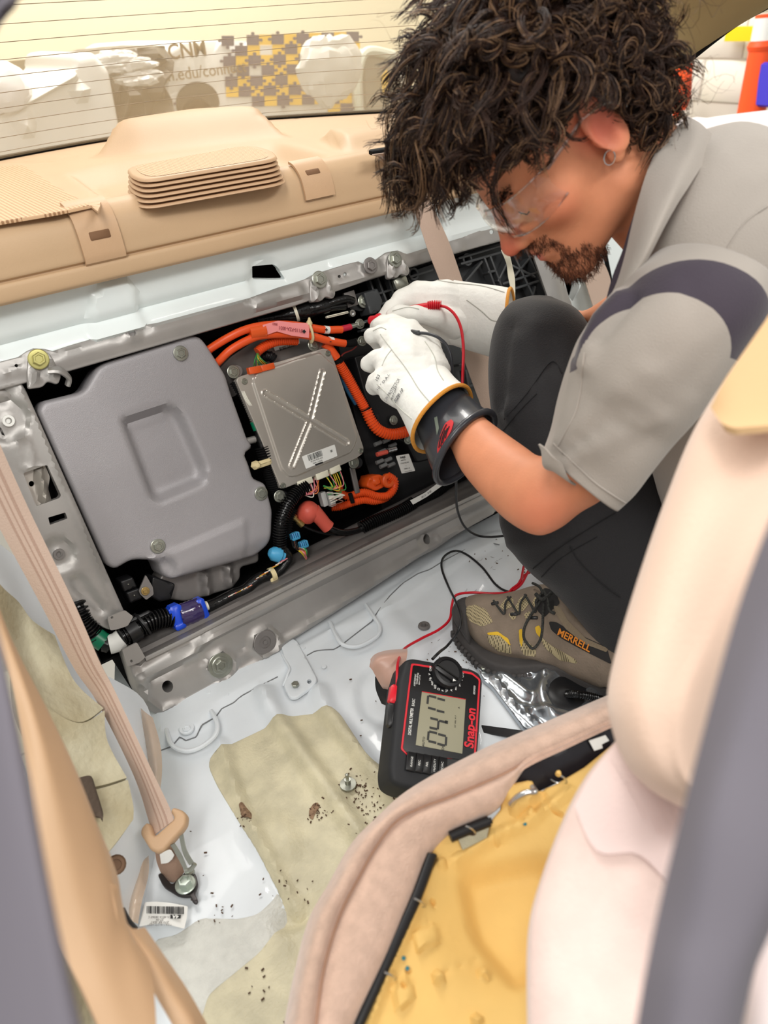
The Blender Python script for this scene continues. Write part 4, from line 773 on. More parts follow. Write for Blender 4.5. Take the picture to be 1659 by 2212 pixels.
gs = obj('bracket_strip', *box(pp(766, 1037, -.03), .010, .05, .004, x=along((757, 1020), (770, 1016)), z=TOV), GREYD, None); tag(gs, 'thin grey metal strip right of the loose yellow wires', 'bracket')
bolt('bolt', pp(785, 651, -.02), TOV, .008, jb, STEEL); plate('bolt_plate', PAN.off(-.024), rounded(P2(752, 640, 800, 626, 806, 660, 780, 672, 756, 668), 4), BLACK, jb, step=.02, thick=.03)
# top black cable bundle
tbn = thing('top_harness', 'black taped cable bundle under the upper rail', 'wiring harness', pp(690, 665, -.01))
cable('taped_run', '', [(560, 690, -.05), (600, 684, -.03), (640, 676, -.01), (680, 667, .0), (705, 661, .0)], .013, BLACKG, parent=tbn)
cable('taped_branch', '', [(700, 660, .002), (722, 652, .004), (748, 646, .004), (762, 650, .0)], .007, BLACKG, parent=tbn); cable('taped_branch', '', [(700, 668, .0), (724, 664, .0), (745, 662, .0)], .006, BLACKG, parent=tbn)
cable('white_ring', '', [(636, 677, -.012), (642, 675, -.01)], .0150, WHITEP, parent=tbn)
obj('white_clip', *box(pp(728, 680, .0), .045, .004, .008, x=along((706, 685), (752, 674)), z=TOV, bev=.3), WHITEP, tbn); V, Fc = lathe(pp(760, 677, -.002), TOV, [(.006, -.004), (.006, .003), (.003, .003), (.003, 0), (0, 0)], 12); obj('clip_ring', V, Fc, CHROME, tbn)
obj('bracket_end', *box(pp(757, 646, -.01), .022, .026, .006, x=along((745, 650), (770, 642)), z=TOV), GREYD, tbn)
# ribs between terminals and the rail, right side fan duct
def ribs(th, segs, h, w=.004, dpt=.014, m=DARKRIB):
    for a, b in segs: A_, B_ = pp(*a, h), pp(*b, h); obj('rib', *box((A_+B_)/2, np.linalg.norm(B_-A_), w, dpt, x=unit(B_-A_), z=TOV, bev=.2), m, th)
rb = thing('ribbed_bracket', 'black ribbed plastic bracket above the battery terminals', 'bracket', pp(830, 620, -.03))
plate('bracket_sheet', PAN.off(-.05), P2(770, 600, 930, 560, 1000, 700, 800, 720), BLACKM, rb, step=.03)
ribs(rb, [((795, 606), (830, 700)), ((812, 600), (846, 690)), ((832, 594), (862, 680)), ((852, 590), (880, 670)), ((872, 584), (900, 655)), ((800, 640), (900, 608)), ((806, 662), (905, 632)), ((770, 700), (850, 676)), ((776, 716), (850, 694)), ((812, 596), (836, 590))], -.03)
plate('clip_block', PAN.off(-.01), rounded(P2(786, 632, 816, 622, 828, 650, 822, 672, 800, 680), 4), DARKRIB, rb, step=.01, thick=.03, rim=.003)
obj('metal_tab', *box(pp(864, 610, .0), .03, .02, .012, x=along((850, 616), (880, 604)), z=TOV, bev=.2), STEEL, rb)
fd = thing('fan_duct', 'large black ribbed plastic duct panel on the right', 'duct', pp(1090, 600, -.03))
plate('duct_sheet', PAN.off(-.045), P2(880, 590, 985, 553, 1090, 520, 1190, 500, 1250, 800, 1010, 900, 985, 820), DARKRIB, fd, step=.03, thick=.02, hf=lambda p: disc(p, (1015, 600), 28, .004, 14)+disc(p, (1120, 590), 30, .004, 14))
ribs(fd, [((985, 560), (1085, 530)), ((990, 572), (1086, 544)), ((1040, 556), (1065, 625)), ((1052, 552), (1078, 622)), ((1000, 610), (1036, 566)), ((1048, 590), (1066, 586)), ((1098, 540), (1150, 650)), ((1130, 540), (1172, 640)), ((1146, 536), (1190, 636)), ((1158, 532), (1200, 630)), ((1080, 615), (1185, 580)), ((1084, 632), (1190, 598)), ((1100, 575), (1150, 600)), ((1150, 545), (1104, 600)), ((880, 600), (930, 584)), ((890, 625), (940, 606)), ((1000, 800), (1010, 860)), ((985, 790), (1040, 772)), ((992, 840), (1050, 822)), ((1150, 620), (1140, 660)), ((1096, 556), (1070, 610))], -.024, .0045, .02, mat('grey black plastic rib', L(70, 72, 74), .35))
for q in ((1002, 563), (886, 594)): V, Fc = lathe(pp(*q, -.03), TOV, [(.012, -.01), (.012, .012), (.008, .012), (.008, -.01)], 20); obj('rib_ring', V, Fc, mat('grey black plastic rib', L(70, 72, 74), .35), fd)
ws = skin_loft('strap', [A3(1082, 540, 1.45, 1094, 570, 1.45, 1098, 600, 1.44, 1110, 650, 1.42), A3(1098, 538, 1.45, 1104, 566, 1.44, 1112, 600, 1.44, 1113, 650, 1.42)], WHITEP, None, t=.001); tag(ws, 'narrow white strap hanging over the black duct', 'strap')
# ================================================================= parcel shelf
SH = Plane((0, 0, -1), .215)
def PX(x, y, z=-.215): return tuple(proj(np.array([x, y, z])))
xl0, xl1 = -.12, 1.32
shelf = thing('parcel_shelf', 'beige moulded plastic parcel shelf below the rear window', 'shelf', (.5, 1.15, -.3))
fr_ = [PX(x, 1.150) for x in np.linspace(xl1, xl0, 14)]
so = [PX(xl0, 1.55), (-60, 358), (0, 345), (100, 326), (184, 311), (300, 292), (430, 276), (570, 258), (700, 250), (900, 239), (1000, 236), (1150, 234)]+fr_
well = rounded(P2(138, 372, 262, 458, 330, 470, 560, 432, 750, 380, 722, 332, 592, 300, 400, 325, 240, 348), 22)
def hs_(p):
    h = -.022*sm(-sdpoly(p, well)/24)
    hump = rounded(P2(205, 340, 300, 296, 560, 266, 612, 300, 560, 318, 300, 350), 16)
    h = h+.050*sm(-sdpoly(p, rounded(P2(196, 344, 262, 300, 420, 272, 560, 264, 632, 300, 560, 306, 300, 338), 20))/24)
    h = h+emb(p, rounded(P2(700, 300, 800, 288, 900, 284, 900, 322, 812, 334, 790, 342, 765, 338), 8), .020, 16)
    h = h-.0015*sm(1-sdline(p, P2(0, 352, 110, 350, 190, 327))/2)-groove(p, P2(565, 290, 600, 285, 598, 270, 640, 258), .003, 3)-groove(p, P2(118, 458, 46, 356, 110, 344), .002, 3)
    fa, fb = np.array(PX(xl0, 1.15)), np.array(PX(xl1, 1.15)); fd = fb-fa; dist = ((p[..., 0]-fa[0])*fd[1]-(p[..., 1]-fa[1])*fd[0])/np.linalg.norm(fd)
    return h*sm(dist/16)
V, Fc = sheet(SH, so, hf=hs_, step=.011, thick=.004)
mb = MB(); mb.add(V, Fc)
RP = [(1.152, -.2150), (1.146, -.2156), (1.134, -.219), (1.119, -.232), (1.112, -.250), (1.109, -.268), (1.108, -.280), (1.112, -.2825), (1.112, -.2855), (1.106, -.288), (1.104, -.305), (1.107, -.311), (1.113, -.313), (1.15, -.313)]
RPs = spline(np.array(RP), 4)
def roll(x, t, h=0):                     # t in 0..1 along the profile
    k = t*(len(RPs)-1); i = min(int(k), len(RPs)-2); q = RPs[i]+(RPs[i+1]-RPs[i])*(k-i); d = RPs[i+1]-RPs[i]; n_ = unit([0, d[1], -d[0]]); n_ = n_ if n_[1] < 0 or n_[2] > 0 else -n_
    return np.array([x, q[0], q[1]])+n_*h
V, Fc = loft([[np.array([x, q[0], q[1]]) for q in RPs] for x in np.linspace(xl0, xl1, 40)]); mb.add(V, [tuple(reversed(f)) for f in Fc])
mb.build('shelf_skin', SHELF, shelf, ang=50)
GR = mat('perforated beige grille', L(206, 170, 132), .6)
def perforate(m, scale, rad, colh):
    nt = m.node_tree; b = nt.nodes['Principled BSDF']; tc = nt.nodes.new('ShaderNodeTexCoord'); vm = nt.nodes.new('ShaderNodeVectorMath'); vm.operation = 'SCALE'; vm.inputs['Scale'].default_value = scale
    fr = nt.nodes.new('ShaderNodeVectorMath'); fr.operation = 'FRACTION'; sb = nt.nodes.new('ShaderNodeVectorMath'); sb.operation = 'SUBTRACT'; sb.inputs[1].default_value = (.5, .5, 0)
    sx = nt.nodes.new('ShaderNodeSeparateXYZ'); cx = nt.nodes.new('ShaderNodeCombineXYZ'); ln = nt.nodes.new('ShaderNodeVectorMath'); ln.operation = 'LENGTH'; lt = nt.nodes.new('ShaderNodeMath'); lt.operation = 'LESS_THAN'; lt.inputs[1].default_value = rad
    mx = nt.nodes.new('ShaderNodeMix'); mx.data_type = 'RGBA'; mx.inputs[6].default_value = b.inputs['Base Color'].default_value; mx.inputs[7].default_value = colh
    for a, c in ((tc.outputs['Object'], vm.inputs[0]), (vm.outputs[0], fr.inputs[0]), (fr.outputs[0], sb.inputs[0]), (sb.outputs[0], sx.inputs[0]), (sx.outputs[0], cx.inputs[0]), (sx.outputs[1], cx.inputs[1]), (cx.outputs[0], ln.inputs[0]), (ln.outputs['Value'], lt.inputs[0]), (lt.outputs[0], mx.inputs[0]), (mx.outputs[2], b.inputs['Base Color'])): nt.links.new(a, c)
perforate(GR, 170, .30, L(150, 112, 78))
plate('speaker_grille', SH.off(.002), rounded(P2(-60, 366, 46, 356, 60, 362, 115, 398, 196, 442, 120, 458, 0, 478, -60, 490), 4), GR, shelf, step=.02, thick=.003, rim=.0015)
# anchor covers that wrap over the roll
def acover(xa, xb, t0, t1, name, slot):
    th = thing(name, slot[1], 'flap', roll((xa+xb)/2, .3), 'anchor flaps on the shelf edge')
    cur = [[roll(x, t, .0022) for t in np.linspace(t0, t1, 16)] for x in np.linspace(xa, xb, 8)]
    V, Fc = loft(cur); V, Fc = solidify(V, [tuple(reversed(f)) for f in Fc], .004); obj('flap_skin', V, Fc, BEIGE, th)
    xm, tm, w_, ht = slot[0]; a = roll(xm, tm, .002); b_ = roll(xm, tm+.03, .002); dn = unit(b_-a); nn = unit(roll(xm, tm, .01)-roll(xm, tm, 0))
    obj('finger_pull', *box(a+nn*.001, w_, ht, .004, x=(1, 0, 0), z=nn, bev=.3), BEIGE, th); obj('pull_slot', *box(a+nn*.0035-dn*ht*.10, w_*.84, ht*.62, .004, x=(1, 0, 0), z=nn, bev=.3), SHELFH, th)
    return th
xx = lambda px, py, y: (Plane((0, 1, 0), y).on(px, py))[0]
acover(xx(175, 540, 1.11), xx(262, 520, 1.11), 0.02, .50, 'anchor_flap', ((xx(212, 510, 1.115), .32, .034, .018), 'square beige flap on the shelf edge beside the speaker grille'))
acover(xx(650, 430, 1.12), xx(712, 414, 1.12), .06, .36, 'anchor_flap', ((xx(678, 416, 1.12), .22, .03, .014), 'small square beige flap on the shelf edge right of the vent box'))
plate('flap_panel', SH.off(.0015), rounded([PX(xx(175, 540, 1.11), 1.152), (112, 460), (150, 452), (196, 443), (212, 456), PX(xx(262, 520, 1.11), 1.152)], 2), BEIGE, shelf, step=.02, thick=.003, rim=.001)
# louvred vent box
vb_ = thing('vent_box', 'beige louvred vent box with a perforated top on the shelf', 'vent', SH.on(440, 400))
zb = -.230
def VB(q, z): return Plane((0, 0, -1), -z).on(*q)
ft = [VB(q, -.193)[:2] for q in ((270, 364), (540, 314), (588, 326), (604, 344), (312, 392), (284, 382))]
ft = rounded(ft, .03, 6); cen_ = ft.mean(0)
def ringz(s, z, dy=0): return [np.array([*(cen_+(q-cen_)*s+np.array([0, dy])), z]) for q in ft]
def slab(name, s0, s1, z0, z1, m, dy=0):
    V, Fc = loft([ringz(s0*.97, z0, dy), ringz(s0, z0+.001, dy), ringz(s1, z1-.0015, dy), ringz(s1*.975, z1, dy)], True); n = len(ft); Fc = Fc+[tuple(range(n-1, -1, -1)), tuple(range(3*n, 4*n))]; return obj(name, V, Fc, m, vb_, ang=45)
slab('core', .9, .9, zb, -.197, SHELFH)
for k in range(5): slab('louvre', 1.07-k*.016, 1.065-k*.016, zb+.001+k*.0066, zb+.001+k*.0066+.0038, BEIGE)
slab('top_rim', 1.0, .99, -.1965, -.191, BEIGE)
n = len(ft); V = np.array(ringz(.88, -.1905)); obj('top_grille', V, [tuple(range(n))], GR, vb_, smooth=False)
# belt slot and belts
obj('belt_slot', *box(SH.on(830, 334)+np.array([0, 0, .006]), .05, .016, .008, x=(1, -.12, 0), bev=.2), BLACKM, shelf)
def belt(name, label, rows, parent=None, m=BELT, t=.0012):
    th = thing(name, label, 'seat belt', rows[0][0], 'seat belts'); skin_loft('webbing', rows, m, th, t=t, nu=5, nv=10); return th
s1, s2 = SH.off(.006).on(804, 335), SH.off(.006).on(858, 327)
d1 = lambda x, y, yy: Plane((0, 1, 0), yy).on(x, y)
belt('seat_belt', 'beige belt webbing coming out of the shelf slot beside the hair', [[s1, d1(838, 352, 1.17), d1(868, 402, 1.10), d1(900, 470, 1.085), d1(926, 545, 1.07), d1(962, 640, 1.05), d1(1004, 780, 1.0), d1(1050, 905, .97)],
     [(s1+s2)/2, d1(868, 344, 1.17), d1(890, 384, 1.095), d1(915, 455, 1.08), d1(948, 535, 1.066), d1(984, 630, 1.045), d1(1030, 770, .995), d1(1066, 895, .967)], [s2, d1(888, 336, 1.17), d1(906, 378, 1.10), d1(935, 445, 1.085), d1(972, 528, 1.07), d1(1004, 620, 1.05), d1(1054, 760, 1.0), d1(1082, 885, .97)]])
belt('seat_belt', 'pale belt webbing hanging at the far right beyond the beard', [[d1(1218, 440, 1.1), d1(1240, 520, 1.08), d1(1262, 600, 1.05), d1(1290, 690, 1.0)], [d1(1262, 440, 1.1), d1(1282, 520, 1.08), d1(1318, 600, 1.05), d1(1330, 690, 1.0)]])
def plane3(a, b, c):
    n = unit(np.cross(b-a, c-a)); n = n if n.dot(a) > 0 else -n; return Plane(n, float(n.dot(a)))
# left belt
lb_ = thing('seat_belt', 'beige belt crossing the left side down to its floor anchor', 'seat belt', FLO.on(400, 1912), 'seat belts')
BL_, BR_ = A3(-70, 1000, .86, 0, 1140, .885, 87, 1300, .92, 160, 1440, .95, 214, 1520, .96, 289, 1671, .955, 322, 1770, .95, 332, 1806, .945), A3(0, 960, .86, 62, 1100, .89, 159, 1300, .925, 216, 1430, .945, 248, 1492, .955, 321, 1650, .955, 368, 1748, .95, 376, 1772, .945)
BL2, BR2 = resample(spline(BL_, 8), 60), resample(spline(BR_, 8), 60); vdir = lambda R_: -R_/np.linalg.norm(R_, axis=1)[:, None]
brow_ = lambda f, h=0: (lambda R_: R_+vdir(R_)*(h+.004*4*f*(1-f)))(BL2*(1-f)+BR2*f)
def strip(name, f0, f1, h, m):
    V, Fc = loft([brow_(f, h) for f in np.linspace(f0, f1, 6)]); nn = np.cross(V[1]-V[0], V[60]-V[0]); Fc = [tuple(reversed(q)) for q in Fc] if nn.dot(V[0]) < 0 else Fc
    V, Fc = solidify(V, Fc, .0014); return obj(name, V, Fc, m, lb_, ang=60)
strip('webbing', 0, 1, 0, BELT)
BST = mat('darker belt stripe', L(170, 142, 126), .7, bump=.35, bscale=500)
for f0, f1 in ((.34, .40), (.52, .55), (.66, .74)): strip('webbing_stripe', f0, f1, .0004, BST)
TGP = plane3(at(310, 1800, .935), at(396, 1770, .943), at(345, 1838, .925))
plate('tongue_grip', TGP.off(.004), rounded(P2(302, 1801, 304, 1788, 315, 1776, 323, 1780, 332, 1807, 376, 1768, 367, 1750, 373, 1743, 394, 1750, 403, 1762, 401, 1781, 393, 1793, 352, 1838, 338, 1843, 324, 1836), 5), BEIGE, lb_, step=.006, thick=.011, rim=.0045)
mt = [at(*q) for q in ((372, 1832, .93), (396, 1800, .936), (404, 1830, .938), (420, 1862, .94), (416, 1874, .938), (402, 1882, .936), (394, 1868, .934))]
V, Fc = loft([spline(A3(368, 1826, .93, 382, 1850, .93, 398, 1880, .93), 4), spline(A3(376, 1822, .93, 392, 1848, .93, 404, 1876, .93), 4)]); V, Fc = solidify(V, Fc, .0022); obj('tongue_metal', V, Fc, STEEL, lb_)
V, Fc = loft([spline(A3(396, 1800, .934, 404, 1836, .934, 420, 1864, .933), 4), spline(A3(388, 1806, .934, 396, 1842, .934, 410, 1868, .933), 4)]); V, Fc = solidify(V, Fc, .0022); obj('tongue_metal', V, Fc, STEEL, lb_)
V, Fc = tube(spline(A3(400, 1882, .931, 412, 1878, .931, 421, 1866, .931), 5), .003, 8); obj('tongue_metal', V, Fc, STEEL, lb_)
skin_loft('folded_webbing', [A3(334, 1822, .937, 338, 1860, .945, 352, 1896, .955), A3(352, 1830, .932, 360, 1862, .94, 376, 1906, .95), A3(374, 1822, .935, 384, 1850, .94, 398, 1884, .95)], mat('brown grey webbing', L(158, 130, 112), .7, bump=.3, bscale=500), lb_, t=.0035)
skin_loft('care_tag', [A3(345, 1846, .928, 366, 1836, .926, 376, 1848, .928), A3(348, 1866, .934, 362, 1864, .932, 372, 1856, .931)], PAPER, lb_, t=.0008)
anc = [(340, 1888, 8), (348, 1884, 6), (372, 1912, 8), (384, 1896, 8), (412, 1874, 12), (424, 1890, 8), (428, 1910, 6), (420, 1930, 6), (428, 1944, 8), (424, 1952, 6), (414, 1946, 6), (412, 1936, 4), (388, 1936, 10), (352, 1914, 10)]
plate('anchor_plate', FLO.off(.012), rounded(anc, 6), mat('dark steel anchor', L(70, 66, 66), .35, .7), lb_, step=.006, thick=.003, rim=.0012)
bolt('anchor_bolt', FLO.off(.014).on(401, 1911), (0, 0, 1), .0084, lb_, mat('greenish zinc bolt', L(182, 192, 182), .3, .7), hh=.010)
V, Fc = lathe(FLO.off(.012).on(413, 1885), (0, 0, 1), [(.005, 0), (.0045, .004), (0, .004)], 12); obj('rivet', V, Fc, STEEL, lb_)
tgp = FLO.off(.016); tgo = rounded(P2(314, 1951, 360, 1955, 405, 1956, 403, 1982, 398, 2006, 350, 2001, 300, 2001), 3)
lt = thing('floor_tag', 'white paper tag with a barcode beside the left belt anchor', 'tag', FLO.on(350, 1980)); plate('tag_paper', tgp, tgo, PAPER, lt, step=.01, thick=.0004, hf=lambda p: .006*np.cos((p[..., 0]-350)/30))
fx = lambda a, b: unit(FLO.on(*b)-FLO.on(*a))
mb = MB(); r_ = random.Random(9); x = 317.
while x < 396:
    w_ = r_.choice((.8, 1.2, 2.2)); h0, h1 = (1957+(x-317)*.02, 1973+(x-317)*.02); z_ = .0012+.006*math.cos((x-350)/30)
    A_ = [FLO.off(.016+z_).on(*q) for q in ((x, h0), (x+w_, h0), (x+w_, h1), (x, h1))]; V, Fc = solidify(np.array(A_), [(0, 1, 2, 3)], .0002, (0, 0, 1)); mb.add(V, Fc); x += w_+r_.choice((.8, 1.1, 1.8))
mb.build('barcode', INK, lt, smooth=False)
tx, ty = fx((390, 1980), (320, 1980)), fx((360, 1960), (362, 1995))
plate('black_block', FLO.off(.0215), P2(368, 1976, 391, 1976, 390, 1984, 368, 1984), INK, lt, step=.05, thick=.0002); text('printed_text', '4A', FLO.off(.0221).on(379, 1980), tx, ty, .0045, PAPER, lt, .0001, bold=.02)
for k, s_ in enumerate(('EA-401A 08360 S', 'ST-04', 'ZTV RR SEAT', '**PA11812TLV05*')): text('printed_text', s_, FLO.off(.0225).on(345, 1981+k*5.4), tx, ty, .0026, GREYD, lt, .0001)
# ================================================================= rear window
rw = thing('rear_window', 'sloping rear window glass with fine heating lines', 'window', SH.on(300, 292))
gm = bpy.data.materials.new('window glass'); gm.use_nodes = True; nt = gm.node_tree; nt.nodes.clear()
out_ = nt.nodes.new('ShaderNodeOutputMaterial'); tr = nt.nodes.new('ShaderNodeBsdfTransparent'); gl = nt.nodes.new('ShaderNodeBsdfGlossy'); gl.inputs['Roughness'].default_value = .03; df = nt.nodes.new('ShaderNodeBsdfDiffuse'); df.inputs[0].default_value = L(240, 236, 214)
m1 = nt.nodes.new('ShaderNodeMixShader'); m2 = nt.nodes.new('ShaderNodeMixShader'); m1.inputs[0].default_value = .10; m2.inputs[0].default_value = .16  # cream diffuse share paints a milky reflected haze into the glass
nt.links.new(tr.outputs[0], m1.inputs[1]); nt.links.new(gl.outputs[0], m1.inputs[2]); nt.links.new(m1.outputs[0], m2.inputs[1]); nt.links.new(df.outputs[0], m2.inputs[2]); nt.links.new(m2.outputs[0], out_.inputs[0])
base = resample(np.array([SH.on(*q) for q in ((-60, 358), (0, 346), (100, 327), (184, 312), (300, 293), (430, 277), (570, 259), (700, 251), (900, 240), (1000, 237), (1150, 235))]), 40)
def gpt(s, t): 
    k = s*39; i = min(int(k), 38); b = base[i]+(base[i+1]-base[i])*(k-i); return b+np.array([0, -.82*t+.10*t*t*0, .52*t+.14*t*(1-t)])
G_ = [[gpt(s, t) for t in np.linspace(0, 1, 14)] for s in np.linspace(0, 1, 40)]
V, Fc = loft(G_); V, Fc = solidify(V, Fc, .003); obj('glass_pane', V, Fc, gm, rw)
HL = mat('brown heating line', L(128, 112, 88), .6)
for k in range(24): V, Fc = tube([gpt(s, .028+k*.040)+np.array([0, -.002, -.002]) for s in np.linspace(.002, .998, 30)], .00055, 5); obj('heating_line', V, Fc, HL, rw)
V, Fc = tube([b+np.array([0, -.004, .003]) for b in base], .005, 8); obj('window_seal', V, Fc, BLACKM, rw)
# ================================================================= seen through the glass
D33 = Plane((0, 1, 0), 3.2); D30 = Plane((0, 1, 0), 2.9)
van = thing('wrapped_van', 'white van wrapped in a yellow and navy puzzle piece print behind the rear window', 'van', D33.on(560, 240))
VW = mat('van white', L(226, 226, 220), .4); PY = mat('van yellow print', L(246, 198, 60), .5); PN = mat('van navy print', L(70, 72, 100), .5)
vano = rounded(P2(360, 110, 385, 96, 480, 88, 600, 88, 700, 96, 780, 104, 860, 130, 880, 160, 880, 300, 360, 300), 6)  # roof arched to carry the edge of the headliner reflection
plate('van_side', D33, vano, VW, van, step=.1, thick=.9, rim=.02)
plate('wheel_arch', D33.off(.01), circ((428, 222), 46, 24, ry=46), mat('dark wheel arch', L(70, 68, 62), .8), van, step=.05, thick=.02)
wv = lathe(D33.off(.03).on(432, 252), (0, -1, 0), [(0, 0), (.03, 0), (.06, .0), (.07, -.03), (.07, -.16), (0, -.16)], 28); obj('tyre', *wv, BLACKM, van)
def puzzle_cell(cx, cy, s, sides):                      # sides: knob +1, socket -1, flat 0 for the four sides
    out = []; cs = [(-1, -1), (1, -1), (1, 1), (-1, 1)]
    for i in range(4):
        a, b = np.array(cs[i])*s/2, np.array(cs[(i+1) % 4])*s/2; d = (b-a)/s; nn = np.array([d[1], -d[0]]); k = sides[i]
        out.append(a); 
        if k:
            for t, o_ in ((.36, 0), (.40, .06), (.33, .17), (.40, .27), (.5, .30), (.60, .27), (.67, .17), (.60, .06), (.64, 0)): out.append(a+d*s*t+nn*k*o_*s)
    return np.array(out)+[cx, cy]
pr = MB(); rz = random.Random(11); s_px = 27
for yr in range(8):
    for xc in range(17):
        cx, cy = 384+xc*s_px+yr*2, 92+yr*22-xc*.9
        if (xc < 4 and (yr < 5 or rz.random() < .5)) or cx > 768 or cy > 236: continue
        navy = (xc+yr) % 2 == 0; sd = [1 if navy else 0]*4
        if rz.random() < .1: continue
        cell = puzzle_cell(0, 0, s_px, [rz.choice((1, 0)) if navy else 0 for _ in range(4)])*[1, .82]+[cx, cy]
        pts = [D33.off(.004 if not navy else .006).on(*q) for q in cell]
        if xc < 6 and not navy and rz.random() < .5: continue
        k_ = np.array(pts); pr.add(k_, [tuple(range(len(k_)))], 1 if navy else 0)
o = pr.build('puzzle_print', None, van, mats=[PY, PN], smooth=False); tag(o, None, kind='stuff')
ux, uy = unit(D33.on(460, 120)-D33.on(390, 128)), unit(D33.on(400, 100)-D33.on(404, 130))
text('van_lettering', 'CNM', D33.off(.012).on(404, 110), ux, (0, 0, 1), .05, mat('brown lettering', L(120, 100, 66), .5), van, .002, bold=.02); text('van_lettering', 'cnm.edu/connect', D33.off(.012).on(430, 156), ux, (0, 0, 1), .042, mat('brown lettering', L(150, 130, 84), .5), van, .002)
plate('side_window', D33.off(.02), rounded(P2(786, 118, 835, 112, 860, 140, 872, 240, 792, 240), 6), mat('grey van window', L(140, 140, 128), .3), van, step=.1, thick=.02)
V, Fc = tube(spline([D33.off(.04).on(*q) for q in ((776, 245), (772, 190), (780, 130), (800, 110), (850, 120))], 6), .02, 8); obj('window_frame', V, Fc, mat('pale green frame', L(206, 212, 196), .4), van)
V, Fc = solidify(np.array([D33.off(.05).on(*q) for q in P2(824, 165, 834, 150, 842, 172, 838, 196, 826, 202)]), [(0, 1, 2, 3, 4)], .004); obj('yellow_print', V, Fc, PY, van, smooth=False)
bag = thing('plastic_bag', 'crumpled translucent white plastic bag in front of the puzzle print', 'bag', D30.on(715, 170)); Rb = np.random.default_rng(2)
def crumple(c, rx, ry, rz_, m, parent, name, seed, amp=.25, h=.02):
    r2 = np.random.default_rng(seed); K = r2.normal(size=(9, 3)); PHs = r2.uniform(0, 6, 9)
    a, b = np.meshgrid(np.linspace(0, 2*math.pi, 28, endpoint=False), np.linspace(-1.5, 1.5, 16)); d = np.stack([np.cos(a)*np.cos(b), np.sin(a)*np.cos(b), np.sin(b)], -1)
    s = 1+amp*sum(np.abs(np.sin(d@K[i]*3+PHs[i]))-.5 for i in range(9))/3; V = np.asarray(c)+d*s[..., None]*[rx, ry, rz_]; V, Fc = loft(list(V), True); return obj(name, V, Fc, m, parent, ang=20)
crumple(D30.on(712, 148), .13, .05, .11, mat('cloudy plastic', L(214, 214, 206), .3, spec=.8), bag, 'bag_film', 3)
dk = thing('wrapped_cart', 'dark shape under shiny crinkled plastic left of the printed van', 'cart', D33.on(300, 240))
plate('dark_body', D33.off(.15), rounded(P2(205, 118, 300, 104, 372, 98, 372, 300, 262, 300, 240, 160), 8), mat('dark grey wrap', L(92, 88, 80), .5), dk, step=.04, thick=.4, hf=lambda p: .03*np.sin(p[..., 0]*.13+p[..., 1]*.07)+.02*np.sin(p[..., 1]*.16), rim=.02)  # top edge continues the arc of the headliner reflection
for i, (x, y) in enumerate(((250, 128), (285, 140), (300, 168), (235, 140))): crumple(D33.off(.25).on(x, y), .07, .03, .02, mat('shiny clear wrap', L(225, 225, 220), .12, spec=1), dk, 'plastic_fold', 10+i, .5)
fd_ = thing('white_fender', 'white car fender with rust marks beyond the left of the window', 'car panel', D30.on(120, 240)); 
plate('fender_skin', D30, rounded(P2(-80, 270, 0, 250, 60, 210, 155, 155, 160, 120, 205, 112, 240, 150, 268, 300, 200, 420, -80, 460), 12), VW, fd_, step=.04, thick=.5, hf=lambda p: groove(p, P2(0, 246, 155, 160), .05, 14)+disc(p, (60, 260), 14, .04, 10)+disc(p, (170, 195), 12, .04, 10), rim=.03)
ws2 = thing('headlamp', 'bright headlamp edge at the far left beyond the window', 'lamp', D30.on(5, 190)); crumple(D30.on(0, 190), .09, .06, .07, mat('clear lamp plastic', L(240, 240, 240), .1), ws2, 'lamp_lens', 8, .1)
sb_ = thing('shade_board', 'brownish grey board behind the white fender beyond the window', 'board', (.2, 3.4, -.4)); plate('board_sheet', Plane((0, 1, 0), 3.6), P2(-60, 140, 60, 128, 205, 112, 205, 330, -60, 330), mat('brown grey shade board', L(150, 140, 112), .8), sb_, step=.2)
# ================================================================= right side window view
ht = thing('roof_trim', 'beige headliner trim corner above the crouching person', 'trim', at(1560, 60, .95))
skin_loft('trim_panel', [A3(1380, -60, 1.0, 1420, 40, 1.05, 1462, 150, 1.1), A3(1480, -80, .95, 1500, 20, 1.02, 1486, 134, 1.1), A3(1600, -100, .9, 1590, -20, .96, 1540, 90, 1.06), A3(1760, -100, .85, 1720, -40, .9, 1662, 16, .98)], mat('olive beige headliner', L(176, 156, 112), .9, bump=.1), ht, t=.01)
V, Fc = tube(spline(A3(1474, 142, 1.1, 1500, 122, 1.09, 1545, 86, 1.06, 1600, 46, 1.02, 1670, 8, .98, 1740, -30, .92), 6), .0035, 8); obj('trim_seal', V, Fc, BLACKM, ht)
RW = Plane((1, 0, 0), 4.3, (0, 1, 0))
for i, (x0, y0, x1, y1, lab) in enumerate((((1640), 30, 1612, 250, 'orange traffic post with a white band behind the person'),)):
    pc = thing('traffic_post', lab, 'traffic post', RW.on(1625, 248)); A_, B_ = RW.on(1656, 30), RW.on(1622, 250); d = unit(B_-A_); Lh = np.linalg.norm(B_-A_)
    OR = mat('fluorescent orange', L(244, 84, 30), .5); 
    for a, b, m_, nm in ((0, .035, OR, 'post_top'), (.035, .25, PAPER, 'white_band'), (.25, 1.3, OR, 'post_body')): V, Fc = tube([A_+d*Lh*a, A_+d*Lh*b], [.052+.02*a, .052+.02*b], 20); obj(nm, V, Fc, m_, pc)
    V, Fc = lathe(A_+d*Lh*.26, d, [(.062, 0), (.07, .02), (.062, .04)], 20); obj('post_collar', V, Fc, OR, pc)
tp = obj('yellow_tape', *box(RW.off(-.2).on(1616, 73), .02, .26, .07, x=(1, 0, 0), z=(0, 0, 1)), mat('yellow tape', L(240, 210, 20), .5), None); tag(tp, 'short yellow tape strip on the white block wall', 'tape')
